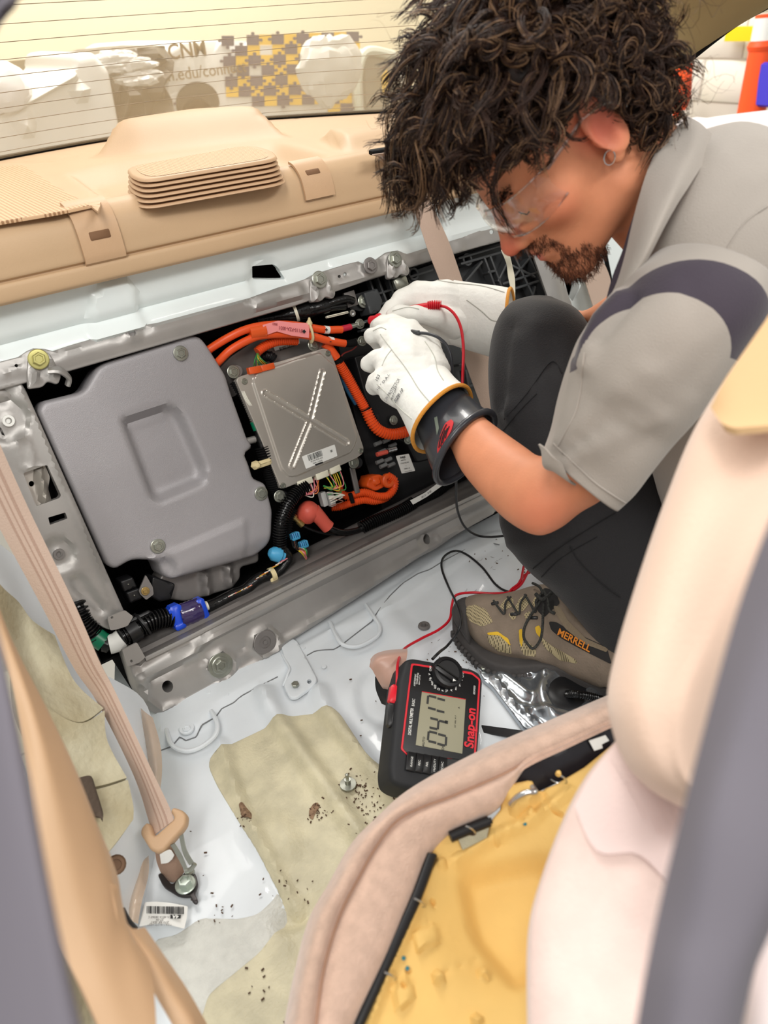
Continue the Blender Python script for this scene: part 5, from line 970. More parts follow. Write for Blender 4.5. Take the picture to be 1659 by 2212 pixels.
bx_ = obj('blue_box', *box(RW.on(1668, 182), .1, .12, .2, bev=.1), mat('violet blue box', L(70, 60, 200), .5), None); tag(bx_, 'small blue box at the right edge behind the traffic post', 'box')
bk_ = thing('orange_basket', 'orange mesh barrier showing behind the hair', 'barrier', RW.on(1465, 230)); plate('barrier_panel', RW, P2(1452, 150, 1486, 136, 1480, 215, 1470, 240, 1440, 236), mat('fluorescent orange', L(244, 84, 30), .5), bk_, step=.1, thick=.05)
V, Fc = tube([RW.on(1462, 236), RW.on(1458, 262)], .02, 8); obj('barrier_leg', V, Fc, MATS['fluorescent orange'], bk_)
tr_ = thing('white_tray', 'white ribbed rear deck surface beyond the shirt collar', 'panel', at(1600, 290, 2.2)); TP = Plane((0, .1, -1), .62)
plate('tray_sheet', TP, P2(1420, 264, 1560, 256, 1760, 240, 1760, 420, 1420, 420), mat('pinkish white panel', L(232, 222, 222), .5), tr_, step=.06, thick=.03, hf=lambda p: .02*sm(np.abs(((p[..., 1]+.1*p[..., 0])/16) % 1-.5)*2))
# right rear corner sheet metal beyond the duct
rc = thing('corner_bracket', 'torn white sheet metal bracket at the right end of the bulkhead', 'bracket', pp(1210, 600, .0))
plate('corner_sheet', PAN.off(-.01), rounded(P2(1180, 470, 1420, 440, 1450, 900, 1290, 900, 1240, 720), 6), mat('white body paint', L(214, 222, 222), .38), rc, step=.02, holes=[P2(1216, 596, 1238, 586, 1250, 612, 1242, 644, 1228, 640)], thick=.02)
skin_loft('bent_tab', [A3(1222, 590, 1.56, 1240, 610, 1.54, 1228, 640, 1.55), A3(1244, 600, 1.53, 1252, 618, 1.51, 1236, 650, 1.54)], WHITE, rc, t=.002)
plate('side_pillar', PAN.off(.02), rounded(P2(1150, 545, 1190, 530, 1250, 700, 1290, 800, 1240, 810, 1200, 690), 6), GREY, rc, step=.02, hf=lambda p: groove(p, P2(1172, 545, 1250, 780), .01, 14))
# ================================================================= foreground seat, cushion, pillar seal
def plane3(a, b, c):
    n = unit(np.cross(b-a, c-a)); n = n if n.dot(a) > 0 else -n; return Plane(n, float(n.dot(a)))
FP = plane3(at(900, 1950, .66), at(1260, 1640, .74), at(1140, 2200, .60))
cush = thing('seat_cushion', 'removed front seat cushion showing yellow foam inside a beige fabric border', 'seat cushion', FP.on(1050, 1950))
def hfo(p):
    h = disc(p, (1115, 1960), 150, -.022, 160)+emb(p, rounded(P2(1000, 1880, 1080, 1860, 1180, 1840, 1230, 1900, 1180, 2060, 1120, 2130, 1030, 2010), 30), -.016, 50)
    for c, r in ((948, 2112), 11), ((1048, 2096), 12), ((1030, 2205), 10), ((955, 1862), 9), ((1145, 1752), 6), ((1168, 1757), 5), ((1075, 1810), 6): h = h+disc(p, c, r, .008, 10)
    for c, r in (((935, 1948), 6), ((1022, 1876), 3), ((1020, 1942), 4), ((872, 2126), 6), ((1010, 1990), 3), ((868, 2080), 3), ((884, 2100), 4), ((1130, 1712), 3)): h = h-disc(p, c, r, .006, 3)
    h = h+emb(p, rounded(P2(895, 2020, 940, 1990, 950, 2030, 900, 2060), 10), .006, 12)+emb(p, rounded(P2(850, 2140, 880, 2105, 895, 2150, 860, 2190), 8), .006, 10)
    h = h+groove(p, P2(960, 2100, 1040, 2060), -.002, 6)+emb(p, rounded(P2(1085, 1720, 1100, 1700, 1150, 1690, 1160, 1730, 1110, 1760), 8), .012, 14)-groove(p, P2(1170, 1700, 1180, 1740, 1210, 1760), .005, 6)
    h = h+groove(p, P2(985, 1855, 1070, 1800, 1150, 1770, 1230, 1710), .007, 20)+groove(p, P2(920, 1880, 890, 1990, 850, 2080, 800, 2210), .006, 16)
    return h
plate('foam_block', FP, P2(932, 1838, 945, 1812, 968, 1794, 990, 1806, 1000, 1830, 1052, 1805, 1060, 1770, 1082, 1745, 1085, 1720, 1100, 1695, 1145, 1690, 1160, 1708, 1200, 1692, 1262, 1655, 1330, 1600, 1380, 1700, 1300, 2300, 740, 2300, 776, 2200, 860, 2030, 900, 1930, 945, 1852), FOAM, cush, hf=hfo, step=.0032, thick=.05, rim=.003)
for c in ((1134, 1780), (880, 2092), (872, 2070)): obj('ink_dot', *lathe(FP.off(.001).on(*c), -FP.n, [(.0018, 0), (.0018, .0004), (0, .0005)], 8), mat('blue ink spot', L(40, 110, 120), .6), cush)
# velour border: a fat roll
def fz(x, y): return float(proj_z(FP.on(x, y)))
def proj_z(P): return (np.asarray(P) @ CM)[2]
outer = [(1360, 1488), (1313, 1503), (1194, 1554), (1090, 1598), (1031, 1625), (939, 1673), (868, 1717), (814, 1766), (760, 1822), (710, 1910), (668, 1985), (636, 2104), (612, 2230), (600, 2300)]
seam = [(1380, 1540), (1318, 1562), (1215, 1610), (1140, 1645), (1088, 1672), (977, 1720), (915, 1742), (858, 1772), (814, 1826), (778, 1890), (735, 1975), (700, 2090), (682, 2220), (676, 2300)]
inner = [(1385, 1546), (1322, 1566), (1220, 1614), (1144, 1650), (1080, 1742), (1030, 1772), (977, 1797), (940, 1832), (922, 1862), (902, 1920), (880, 1975), (842, 2070), (776, 2200), (740, 2300)]
def row(pts, dz): return np.array([at(x, y, fz(x, y)+dz) for x, y in pts])
FZ = [row(outer, .06), row(outer, .01)+0, row([((a[0]*2+b[0])/3, (a[1]*2+b[1])/3) for a, b in zip(outer, seam)], -.022), row([((a[0]+b[0]*3)/4, (a[1]+b[1]*3)/4) for a, b in zip(outer, seam)], -.024), row(seam, -.015)]
skin_loft('border_side', FZ, FABRIC, cush, t=.004, nu=5, nv=5)
skin_loft('border_top', [row(seam, -.015), row([((a[0]*3+b[0])/4, (a[1]*3+b[1])/4) for a, b in zip(seam, inner)], -.021), row([((a[0]+b[0]*3)/4, (a[1]+b[1]*3)/4) for a, b in zip(seam, inner)], -.014), row(inner, .0), row(inner, .03)], FABRIC, cush, t=.004, nu=5, nv=5)
obj('seam_piping', *tube(spline(row(seam, -.0165), 6), .0013, 6), mat('beige stitching', L(176, 140, 118), .9), cush)
BP = plane3(at(1090, 1690, .72), at(1330, 1570, .76), at(1200, 1700, .735))
plate('plastic_strip', BP, rounded(P2(1088, 1668, 1140, 1648, 1220, 1614, 1320, 1562, 1345, 1600, 1300, 1640, 1262, 1665, 1165, 1712, 1150, 1708, 1136, 1692, 1088, 1700), 5), mat('satin black plastic', L(26, 24, 30), .35), cush, step=.01, thick=.01, rim=.002, hf=lambda p: groove(p, P2(1080, 1690, 1320, 1585), .002, 10))
plate('paper_scrap', BP.off(.003), P2(1272, 1600, 1308, 1588, 1316, 1600, 1300, 1608, 1302, 1616, 1284, 1622), PAPER, cush, step=.03, thick=.0004)
for pts_, r_ in (([(932, 1848), (900, 1935), (862, 2020), (820, 2110), (776, 2205), (745, 2270)], .0050), ([(972, 1808), (1005, 1794), (1056, 1774)], .0050)):
    Pz = np.array([at(x, y, fz(x, y)-.004) for x, y in pts_]); obj('edge_rod', *tube(spline(Pz, 8), r_, 14), BLACK, cush)
    obj('edge_rod', *tube(spline(Pz+(at(10, 0, .66)-at(0, 4, .66))*.6, 8), r_*.55, 10), BLACK, cush)
for c, rr_ in (((896, 1948), 0), ((832, 2106), 0), ((1006, 1792), 0), ((1204, 1682), 1)):
    z_ = fz(*c); ctr = at(*c, z_-.006); a_ = np.linspace(-2.2, 1.6, 14); ux_, uy_ = unit(at(c[0]+10, c[1]+4, z_)-at(*c, z_)), -FP.n
    obj('hog_ring', *tube([ctr+.0095*(math.cos(t)*ux_+math.sin(t)*uy_*.9) for t in a_], .0009, 6), CHROME, cush)
obj('steel_hook', *tube(spline(np.array([at(1103, 1738, .70), at(1118, 1722, .695), at(1138, 1712, .693), at(1156, 1710, .693), at(1150, 1700, .70)]), 6), .0028, 10), CHROME, cush)
obj('glue_blob', *lathe(at(1206, 1672, .715), -FP.n, [(0, -.002), (.003, 0), (.002, .004), (0, .005)], 8), FOAM, cush)
# front seat side: upper bolster, quilted panel, lower panel
seat = thing('front_seat', 'beige fabric front seat back close to the camera at right', 'seat', at(1450, 1500, .5))
ob_ = [(1760, 560), (1690, 640), (1659, 692), (1580, 802), (1500, 930), (1440, 1075), (1384, 1235), (1335, 1395), (1313, 1500), (1322, 1572), (1350, 1645), (1400, 1702), (1475, 1745), (1560, 1770)]
ib_ = [(1900, 900), (1850, 930), (1800, 960), (1740, 1060), (1680, 1170), (1620, 1290), (1565, 1400), (1520, 1480), (1500, 1540), (1490, 1600), (1490, 1650), (1500, 1690), (1530, 1722), (1580, 1750)]
def brow(f, dz, dzz=0): return np.array([at(a[0]+(b[0]-a[0])*f, a[1]+(b[1]-a[1])*f, .50-.07*(max(a[1], 700)-700)/1000+dz) for a, b in zip(ob_, ib_)])
mtan = mat('golden beige head restraint', L(206, 170, 126), .8, bump=.1)
skin_loft('upper_bolster', [brow(0, .10), brow(0, .03), brow(.10, .0), brow(.35, -.022), brow(.7, -.03), brow(1, -.03), brow(1.5, .01)], mat('pale beige fabric', L(226, 196, 176), .95, bump=.25, bscale=400, sheen=.3), seat, t=.005, nu=5, nv=6)
skin_loft('bolster_cap', [A3(1790, 500, .50, 1700, 620, .475, 1655, 690, .465, 1600, 770, .458, 1560, 830, .455, 1535, 880, .455), A3(1850, 700, .455, 1760, 780, .44, 1700, 840, .435, 1650, 880, .432, 1600, 905, .432, 1560, 915, .436), A3(1900, 800, .45, 1840, 880, .43, 1780, 910, .42, 1720, 915, .42, 1650, 920, .42, 1590, 925, .425)], mtan, seat, t=.004)
lo_ = [(1340, 1590), (1300, 1635), (1268, 1675), (1232, 1738), (1194, 1828), (1161, 1925), (1145, 1990), (1139, 2070), (1140, 2210), (1145, 2330)]
hi_ = [(1480, 1560), (1500, 1640), (1520, 1700), (1520, 1780), (1510, 1860), (1500, 1940), (1480, 2020), (1460, 2100), (1440, 2210), (1420, 2330)]
def lrow(f, dz): return np.array([at(a[0]+(b[0]-a[0])*f, a[1]+(b[1]-a[1])*f, .52-.09*(a[1]-1590)/700+dz) for a, b in zip(lo_, hi_)])
skin_loft('side_panel', [lrow(0, .07), lrow(0, .015), lrow(.06, .0), lrow(.3, -.012), lrow(.7, -.02), lrow(1, -.02), lrow(1.4, .0)], FABRICP, seat, t=.005, nu=5, nv=6)
QF = mat('quilted pale fabric', L(228, 206, 202), .95, bump=.3, bscale=400)
qr = lambda f, n_: lrow(f, -.0225)[:n_]
skin_loft('quilted_panel', [lrow(.03, -.0035)[:4], lrow(.3, -.015)[:5][1:5]*1.0, lrow(.6, -.0215)[:5][1:5], lrow(.9, -.0225)[:6][2:6]], QF, seat, t=.003, nu=5, nv=6)
for i in range(6):
    a, b = (1320+i*26, 1640+i*8), (1400+i*22, 1790+i*10); z_ = .478-.004*i
    obj('quilt_stitch', *tube(spline(np.array([at(*a, z_+.014), at((a[0]+b[0])/2+6, (a[1]+b[1])/2, z_+.004), at(*b, z_)]), 5), .0003, 5), QF, seat)
PRW = skin_loft('weatherstrip', [A3(1700, 1060, .27, 1659, 1135, .27, 1598, 1300, .27, 1540, 1500, .265, 1482, 1720, .26, 1432, 1920, .255, 1392, 2110, .25, 1362, 2290, .25), A3(1780, 1100, .25, 1720, 1250, .25, 1670, 1400, .248, 1600, 1600, .245, 1540, 1800, .24, 1500, 2000, .238, 1470, 2120, .236, 1440, 2290, .235),
   A3(1900, 1200, .25, 1820, 1400, .25, 1780, 1560, .248, 1730, 1700, .245, 1690, 1860, .24, 1620, 2020, .238, 1570, 2140, .236, 1530, 2290, .235), A3(1900, 1500, .27, 1820, 1640, .27, 1760, 1780, .27, 1700, 1900, .265, 1655, 2010, .26, 1625, 2090, .255, 1596, 2210, .25, 1580, 2300, .25), A3(1900, 1520, .3, 1820, 1660, .3, 1770, 1790, .3, 1710, 1910, .3, 1665, 2015, .29, 1632, 2095, .29, 1606, 2210, .28, 1590, 2300, .28)], RUBBER, None, t=.004)
tag(PRW, 'blurred dark grey rubber pillar seal along the right edge', 'door seal')
pt = thing('door_panel', 'out of focus white panel at the bottom right corner', 'panel', at(1660, 2150, .42))
skin_loft('panel_skin', [A3(1560, 1900, .5, 1560, 2150, .48, 1540, 2400, .46), A3(1720, 1850, .46, 1700, 2150, .44, 1700, 2400, .42), A3(1900, 1800, .5, 1900, 2150, .48, 1900, 2400, .46)], mat('pinkish white panel', L(232, 222, 222), .5), pt, t=.01)
# ================================================================= multimeter
MP = plane3(at(885, 1422, 1.065), at(1045, 1460, 1.09), at(850, 1700, .965))
mm = thing('multimeter', 'black and red digital multimeter with its display reading 04.17', 'multimeter', FLO.on(945, 1600))
MX, MY = unit(MP.on(900, 1500)-MP.on(890, 1600)), None; MYv = unit(MP.on(900, 1560)-MP.on(1000, 1575)); MYv = unit(MYv-MX*MX.dot(MYv))
mo = rounded([(876, 1424, 12), (894, 1419, 6), (1020, 1442, 8), (1038, 1452, 8), (1046, 1470, 8), (1040, 1570, 8), (1030, 1700, 20), (960, 1722, 20), (866, 1702, 14), (845, 1688, 12), (842, 1660, 8), (862, 1470, 8)], 10)
plate('rubber_body', MP, mo, mat('black rubber case', L(34, 35, 38), .6), mm, step=.01, thick=.04, rim=.008)
c2p = lambda a, b: (780+a/2.676, 1140+b/2.676)
red_o = rounded([c2p(*q) for q in ((290, 784), (330, 788), (640, 835), (690, 876), (664, 1300), (640, 1420), (600, 1420), (610, 1340), (270, 1318), (230, 1280))], 4)
plate('red_trim', MP.off(.0008), red_o, RED, mm, step=.02, thick=.004)
face = rounded([c2p(*q) for q in ((300, 794), (640, 848), (680, 880), (652, 1310), (630, 1380), (600, 1420), (592, 1340), (272, 1308), (242, 1275))], 4)
plate('black_face', MP.off(.0016), face, mat('glossy black face', L(14, 14, 17), .18, coat=.4), mm, step=.02, thick=.002)
plate('lower_face', MP.off(.001), rounded([c2p(*q) for q in ((262, 1322), (600, 1344), (590, 1460), (270, 1400))], 3), BLACK, mm, step=.02, thick=.002)
LC = [c2p(*q) for q in ((352, 947), (605, 992), (585, 1306), (316, 1256))]
plate('lcd_glass', MP.off(.0022), LC, mat('grey green lcd', L(150, 146, 122), .25), mm, step=.05, thick=.001)
obj('lcd_line', *tube([MP.off(.0024).on(*LC[0]), MP.off(.0024).on(*LC[1])], .0006, 5), RED, mm)
INKL = mat('lcd segment', L(46, 46, 44), .5)
# seven-segment digits: local x runs up the display, y to the left
def seg7(ch, c, w, h):
    o = MP.off(.0026).on(*c); S_ = dict(a=(0, .5, 1), b=(.5, .25, 0), c=(.5, -.25, 0), d=(0, -.5, 1), e=(-.5, -.25, 0), f=(-.5, .25, 0), g=(0, 0, 1)); D = {'0': 'abcdef', '4': 'bcfg', '1': 'bc', '7': 'abc'}[ch]; mb = MB()
    for k in D: x_, y_, hz = S_[k]; mb.add(*box(o+MX*x_*w+MYv*(y_*h)+MX*y_*h*.06, w*.9 if hz else .0030, .0030 if hz else h*.44, .0003, x=MX, z=-MP.n, bev=.3))
    mb.build('lcd_digit', INKL, mm, smooth=False)
for ch, c in (('0', (440, 1218)), ('4', (446, 1140)), ('1', (432, 1080)), ('7', (436, 1010))): seg7(ch, c2p(*c), .0128, .0255)
obj('lcd_digit', *box(MP.off(.0026).on(*c2p(494, 1124)), .0042, .0042, .0003, x=MX, z=-MP.n), INKL, mm)
def mtx(s, c, h, m=PAPER, hh=.0022, b=0, sx=1): text('printed_text', s, MP.off(hh).on(*c2p(*c)), MX, MYv, h, m, mm, .0002, bold=b, sx=sx)
mtx('DIGITAL MULTIMETER', (288, 1120), .0042, b=.015, sx=.62); mtx('BASIC', (303, 1010), .0040, sx=.7)
mtx('Snap-on', (632, 1155), .013, RED, b=.03, sx=.92); mtx('EEDM503', (655, 938), .0028, sx=.8); mtx('AUTO', (362, 1236), .0032, INKL, .0026); mtx('DC', (474, 1270), .0035, INKL, .0026); mtx('A', (566, 1040), .0025, INKL, .0026); mtx('mV  kHz  M  F', (545, 1120), .002, INKL, .0026)
mtx('AVERTISSEMENT', (312, 880), .0024, sx=.7); mtx('WARNING', (326, 872), .0024); mtx('600V CAT III', (338, 880), .0018)
for k in range(5): obj('button', *box(MP.off(.003).on(*c2p(291+44*k, 1352+k*7)), .024, .0135, .003, x=MX, z=-MP.n, bev=.2), BLACK, mm); mtx(('RANGE', 'REC', 'REL', 'Hz/DUTY', 'DC/AC')[k], (293+44*k, 1352+k*7), .0028, hh=.0052)
dl = lathe(MP.off(.002).on(*c2p(492, 842)), -MP.n, [(.0225, 0), (.0225, .006), (.021, .009), (.017, .010), (.016, .008), (0, .008)], 40); dial = obj('dial', *dl, BLACK, mm)
dc = MP.off(.012).on(*c2p(492, 842)); dx = unit(MP.on(*c2p(548, 885))-MP.on(*c2p(430, 800))); obj('dial_grip', *box(dc, .038, .009, .009, x=dx, z=-MP.n, bev=.3), BLACK, dial)
tri = [MP.off(.0175).on(*c2p(*q)) for q in ((533, 872), (550, 884), (530, 888))]; V, Fc = solidify(np.array(tri), [(0, 1, 2)], .0004, -MP.n); obj('dial_pointer', V, Fc, PAPER, dial, smooth=False)
for k, (s_, a_) in enumerate((('OFF', 200), ('V', 180), ('Hz', 164), ('mV', 148), ('kΩ', 132), ('Ω', 117), ('F', 102), ('°C', 88), ('A', 72), ('mA', 55), ('µA', 38), ('V', 20), ('OFF', 2))):
    a_ = math.radians(a_); mtx(s_, (492+96*math.cos(a_), 848+96*math.sin(a_)), .0030, b=.02)
# jack, pouch and strap beside it
ph = thing('probe_pouch', 'folded pinkish satin pouch tucked behind the multimeter', 'pouch', FLO.on(840, 1450))
skin_loft('pouch_fold', [A3(800, 1424, 1.15, 812, 1412, 1.15, 840, 1404, 1.16, 880, 1402, 1.16), A3(802, 1440, 1.13, 815, 1424, 1.125, 845, 1415, 1.13, 880, 1412, 1.14), A3(812, 1462, 1.13, 828, 1450, 1.12, 850, 1440, 1.12, 876, 1440, 1.13), A3(826, 1486, 1.13, 838, 1480, 1.115, 856, 1480, 1.11, 876, 1480, 1.12), A3(834, 1492, 1.15, 850, 1500, 1.13, 866, 1505, 1.12, 880, 1500, 1.13)], mat('pinkish satin', L(196, 158, 142), .35, sheen=.3, bump=.3, bscale=30), ph, t=.003)
skin_loft('pouch_roll', [A3(798, 1440, 1.14, 802, 1426, 1.14, 815, 1416, 1.14), A3(808, 1452, 1.135, 818, 1438, 1.125, 832, 1426, 1.13), A3(824, 1474, 1.14, 834, 1466, 1.13, 846, 1454, 1.13)], MATS['pinkish satin'], ph, t=.004)
skin_loft('black_flap', [A3(810, 1462, 1.15, 822, 1458, 1.145, 836, 1480, 1.13), A3(812, 1490, 1.14, 826, 1496, 1.13, 844, 1500, 1.12), A3(824, 1520, 1.13, 838, 1526, 1.12, 850, 1530, 1.10)], BLACK, ph, t=.004)
obj('red_jack', *box(at(857, 1503, 1.045), .022, .026, .014, x=unit(at(866, 1503, 1.04)-at(850, 1500, 1.04)), z=-MP.n, bev=.2), RED, ph)
obj('black_jack', *box(at(846, 1545, 1.03), .013, .034, .014, x=unit(at(856, 1546, 1.04)-at(840, 1545, 1.04)), z=-MP.n, bev=.25), BLACK, ph)
tst = skin_loft('strap', [A3(1040, 1566, 1.13, 1070, 1570, 1.12, 1130, 1578, 1.10), A3(1040, 1582, 1.12, 1070, 1586, 1.11, 1130, 1594, 1.09)], mat('black rubber strap', L(30, 30, 32), .6), None, t=.003); tag(tst, 'black rubber strap with a small hole right of the multimeter', 'strap')
# ================================================================= test leads
def lead(name, label, pts, r, m, cat='cable'):
    P_ = spline(np.array([at(*q) for q in pts]), 8); o = obj(name, *tube(P_, r, 10), m, None); return tag(o, label, cat, 'multimeter test leads')
fz2 = lambda x, y, h=.006: (x, y, float(proj_z(FLO.off(h).on(x, y))))
fzl = lambda x, y, h=.006: fz2(x, y, h+.016)
lead('test_lead', 'red test lead running from the multimeter past the shoe', [(857, 1500, 1.045), (858, 1465, 1.06), (860, 1431, 1.10), fzl(873, 1402, .03), fzl(911, 1379, .01), fzl(948, 1360), fzl(971, 1338), fzl(976, 1308, .01), fzl(985, 1286, .02), fzl(1019, 1280, .02), fzl(1064, 1282, .02), fzl(1101, 1279, .02), fzl(1116, 1267, .02), fzl(1135, 1241, .02), fzl(1175, 1228, .02)], .0022, RED)
lead('test_lead', 'red test lead strand crossing beside the trouser hem', [fzl(1098, 1284, .022), fzl(1105, 1273, .025), fzl(1124, 1256, .03), fzl(1131, 1226, .03), fzl(1142, 1190, .04), fzl(1156, 1150, .06)], .0022, RED)
lead('test_lead', 'red test lead strand nearest the black trousers', [fzl(1108, 1276, .026), fzl(1126, 1262, .03), fzl(1140, 1236, .035), fzl(1152, 1208, .04), fzl(1170, 1180, .05)], .0022, RED)
lead('test_lead', 'black test lead looping over the floor behind the multimeter', [(934, 1424, 1.07), (950, 1408, 1.09), fzl(967, 1394, .03), fzl(989, 1364, .06), fzl(996, 1334, .07), fzl(985, 1301, .06), fzl(967, 1263, .01), fzl(954, 1226, .01), fzl(959, 1203, .01), fzl(982, 1190, .01), fzl(1008, 1198, .01), fzl(1042, 1226, .01), fzl(1071, 1263, .012), fzl(1098, 1278, .015), fzl(1135, 1281, .02), fzl(1180, 1278, .03)], .0021, BLACK)
lead('test_lead', 'black test lead hanging down in front of the cross beam', [(990, 1000, 1.15), (985, 1040, 1.2), (988, 1100, 1.28), (1004, 1138, 1.33), (1030, 1156, 1.36), (1060, 1160, 1.36), (1100, 1156, 1.34)], .0021, BLACK)
# ================================================================= the person
from mathutils.bvhtree import BVHTree
def c2w(v): return CM @ np.asarray(v, float)
def ringtube(rings, n=28, sub=5, p=2.0, hf=None, close=(True, True), amp=0, seed=0, tilt=0):
    """rings: (ax,ay,bx,by,z,thick[,dzA]) - two outline points, centre depth and thickness"""
    R_ = []
    for r in rings:
        z = r[4]; A_, B_ = at(r[0], r[1], z-(r[6] if len(r) > 6 else 0)), at(r[2], r[3], z+(r[6] if len(r) > 6 else 0)); R_.append(np.concatenate([A_, B_, [r[5]]]))
    S_ = spline(np.array(R_), sub); a = np.linspace(0, 2*math.pi, n, endpoint=False); C_ = []
    ca, sa = np.sign(np.cos(a))*np.abs(np.cos(a))**(2/p), np.sign(np.sin(a))*np.abs(np.sin(a))**(2/p)
    cen = (S_[:, :3]+S_[:, 3:6])/2; T = np.gradient(cen, axis=0)
    for i, s in enumerate(S_):
        A_, B_ = s[:3], s[3:6]; c = cen[i]; mj = (A_-B_)/2; w = np.cross(unit(mj), unit(T[i])); v = unit(c)
        w = w if w.dot(v) > 0 else -w; w = unit(w*.35+(v-unit(mj)*v.dot(unit(mj)))*.65); w = w+tilt*unit(T[i]); C_.append(c+ca[:, None]*mj-sa[:, None]*w*s[6]/2)
    C_ = np.array(C_)
    if amp:
        r_ = np.random.default_rng(seed); K = r_.normal(size=(7, 3))*[14]; ph = r_.uniform(0, 6, 7); nrm = C_-cen[:, None]; nrm /= np.linalg.norm(nrm, axis=-1)[..., None]+1e-9
        C_ = C_+nrm*(amp*sum(np.sin(C_@K[i]+ph[i]) for i in range(7))/3)[..., None]
    if hf is not None:
        nrm = C_-cen[:, None]; nrm /= np.linalg.norm(nrm, axis=-1)[..., None]+1e-9; fac = (nrm*-unit(cen.mean(0))).sum(-1) > -.1
        C_ = C_+nrm*(hf(proj(C_))*fac)[..., None]
    V, Fc = loft(list(C_), True); m = len(C_)
    if close[0]: V = np.vstack([V, cen[0]]); k = len(V)-1; Fc += [(k, (j+1) % n, j) for j in range(n)]
    if close[1]: V = np.vstack([V, cen[-1]]); k = len(V)-1; Fc += [(k, (m-1)*n+j, (m-1)*n+(j+1) % n) for j in range(n)]
    # outward orientation
    f = Fc[n*(m//2)]; fn = np.cross(V[f[1]]-V[f[0]], V[f[2]]-V[f[0]])
    if fn.dot(V[f[0]]-cen[m//2]) < 0: Fc = [tuple(reversed(f)) for f in Fc]
    return V, Fc
class Surf:                                           # lets outlines be laid on a curved surface
    def __init__(s, V, Fc): s.t = BVHTree.FromPolygons([tuple(v) for v in V], [tuple(map(int, f)) for f in Fc])
    def hit(s, x, y, off=0):
        r = ray(x, y); h = s.t.ray_cast(Vector((0, 0, 0)), Vector(r/np.linalg.norm(r)))
        if h[0] is None: return None
        n_ = np.array(h[1]); n_ = n_ if n_.dot(r) < 0 else -n_; return np.array(h[0])+n_*off, n_
def decal(name, sf, poly, m, parent, off=.0008, step=6, t=.0006):
    poly = densify(np.asarray(poly, float), step); lo, hi = poly.min(0), poly.max(0); gx, gy = np.meshgrid(np.arange(lo[0], hi[0], step), np.arange(lo[1], hi[1], step)); G = np.stack([gx.ravel(), gy.ravel()], 1); G = G[sdpoly(G, poly) < -step*.4]
    allp = np.vstack([poly, G]) if len(G) else poly; res = delaunay_2d_cdt([Vector(map(float, q)) for q in allp], [(i, (i+1) % len(poly)) for i in range(len(poly))], [], 1, 1e-5)
    P_ = []; last = None; T = [tuple(f) for f in res[2]]
    for v in res[0]:
        h = sf.hit(v[0], v[1], off); last = h[0] if h else last; P_.append(h[0] if h else None)
    T = [f for f in T if all(P_[i] is not None for i in f) and sdpoly(np.array([np.mean([res[0][i] for i in f], 0)]), poly)[0] < 0]
    if not T: return None
    us = sorted({i for f in T for i in f}); mp = {a: b for b, a in enumerate(us)}; V = np.array([P_[i] for i in us]); T = [tuple(mp[i] for i in f) for f in T]
    f = T[0]; nn = np.cross(V[f[1]]-V[f[0]], V[f[2]]-V[f[0]]); T = [tuple(reversed(f)) for f in T] if nn.dot(V[f[0]]) > 0 else T
    V, T = solidify(V, T, t); return obj(name, V, T, m, parent, ang=60)
def seamline(name, sf, pts, r, m, parent, off=.0004):
    P_ = [sf.hit(x, y, off) for x, y in spline(np.array(pts, float), 6)]; P_ = [h[0] for h in P_ if h]
    if len(P_) > 2: return obj(name, *tube(P_, r, 6), m, parent)
person = thing('person', 'person in a grey shirt crouching with white work gloves at the battery', 'person', at(1330, 1420, 1.12))
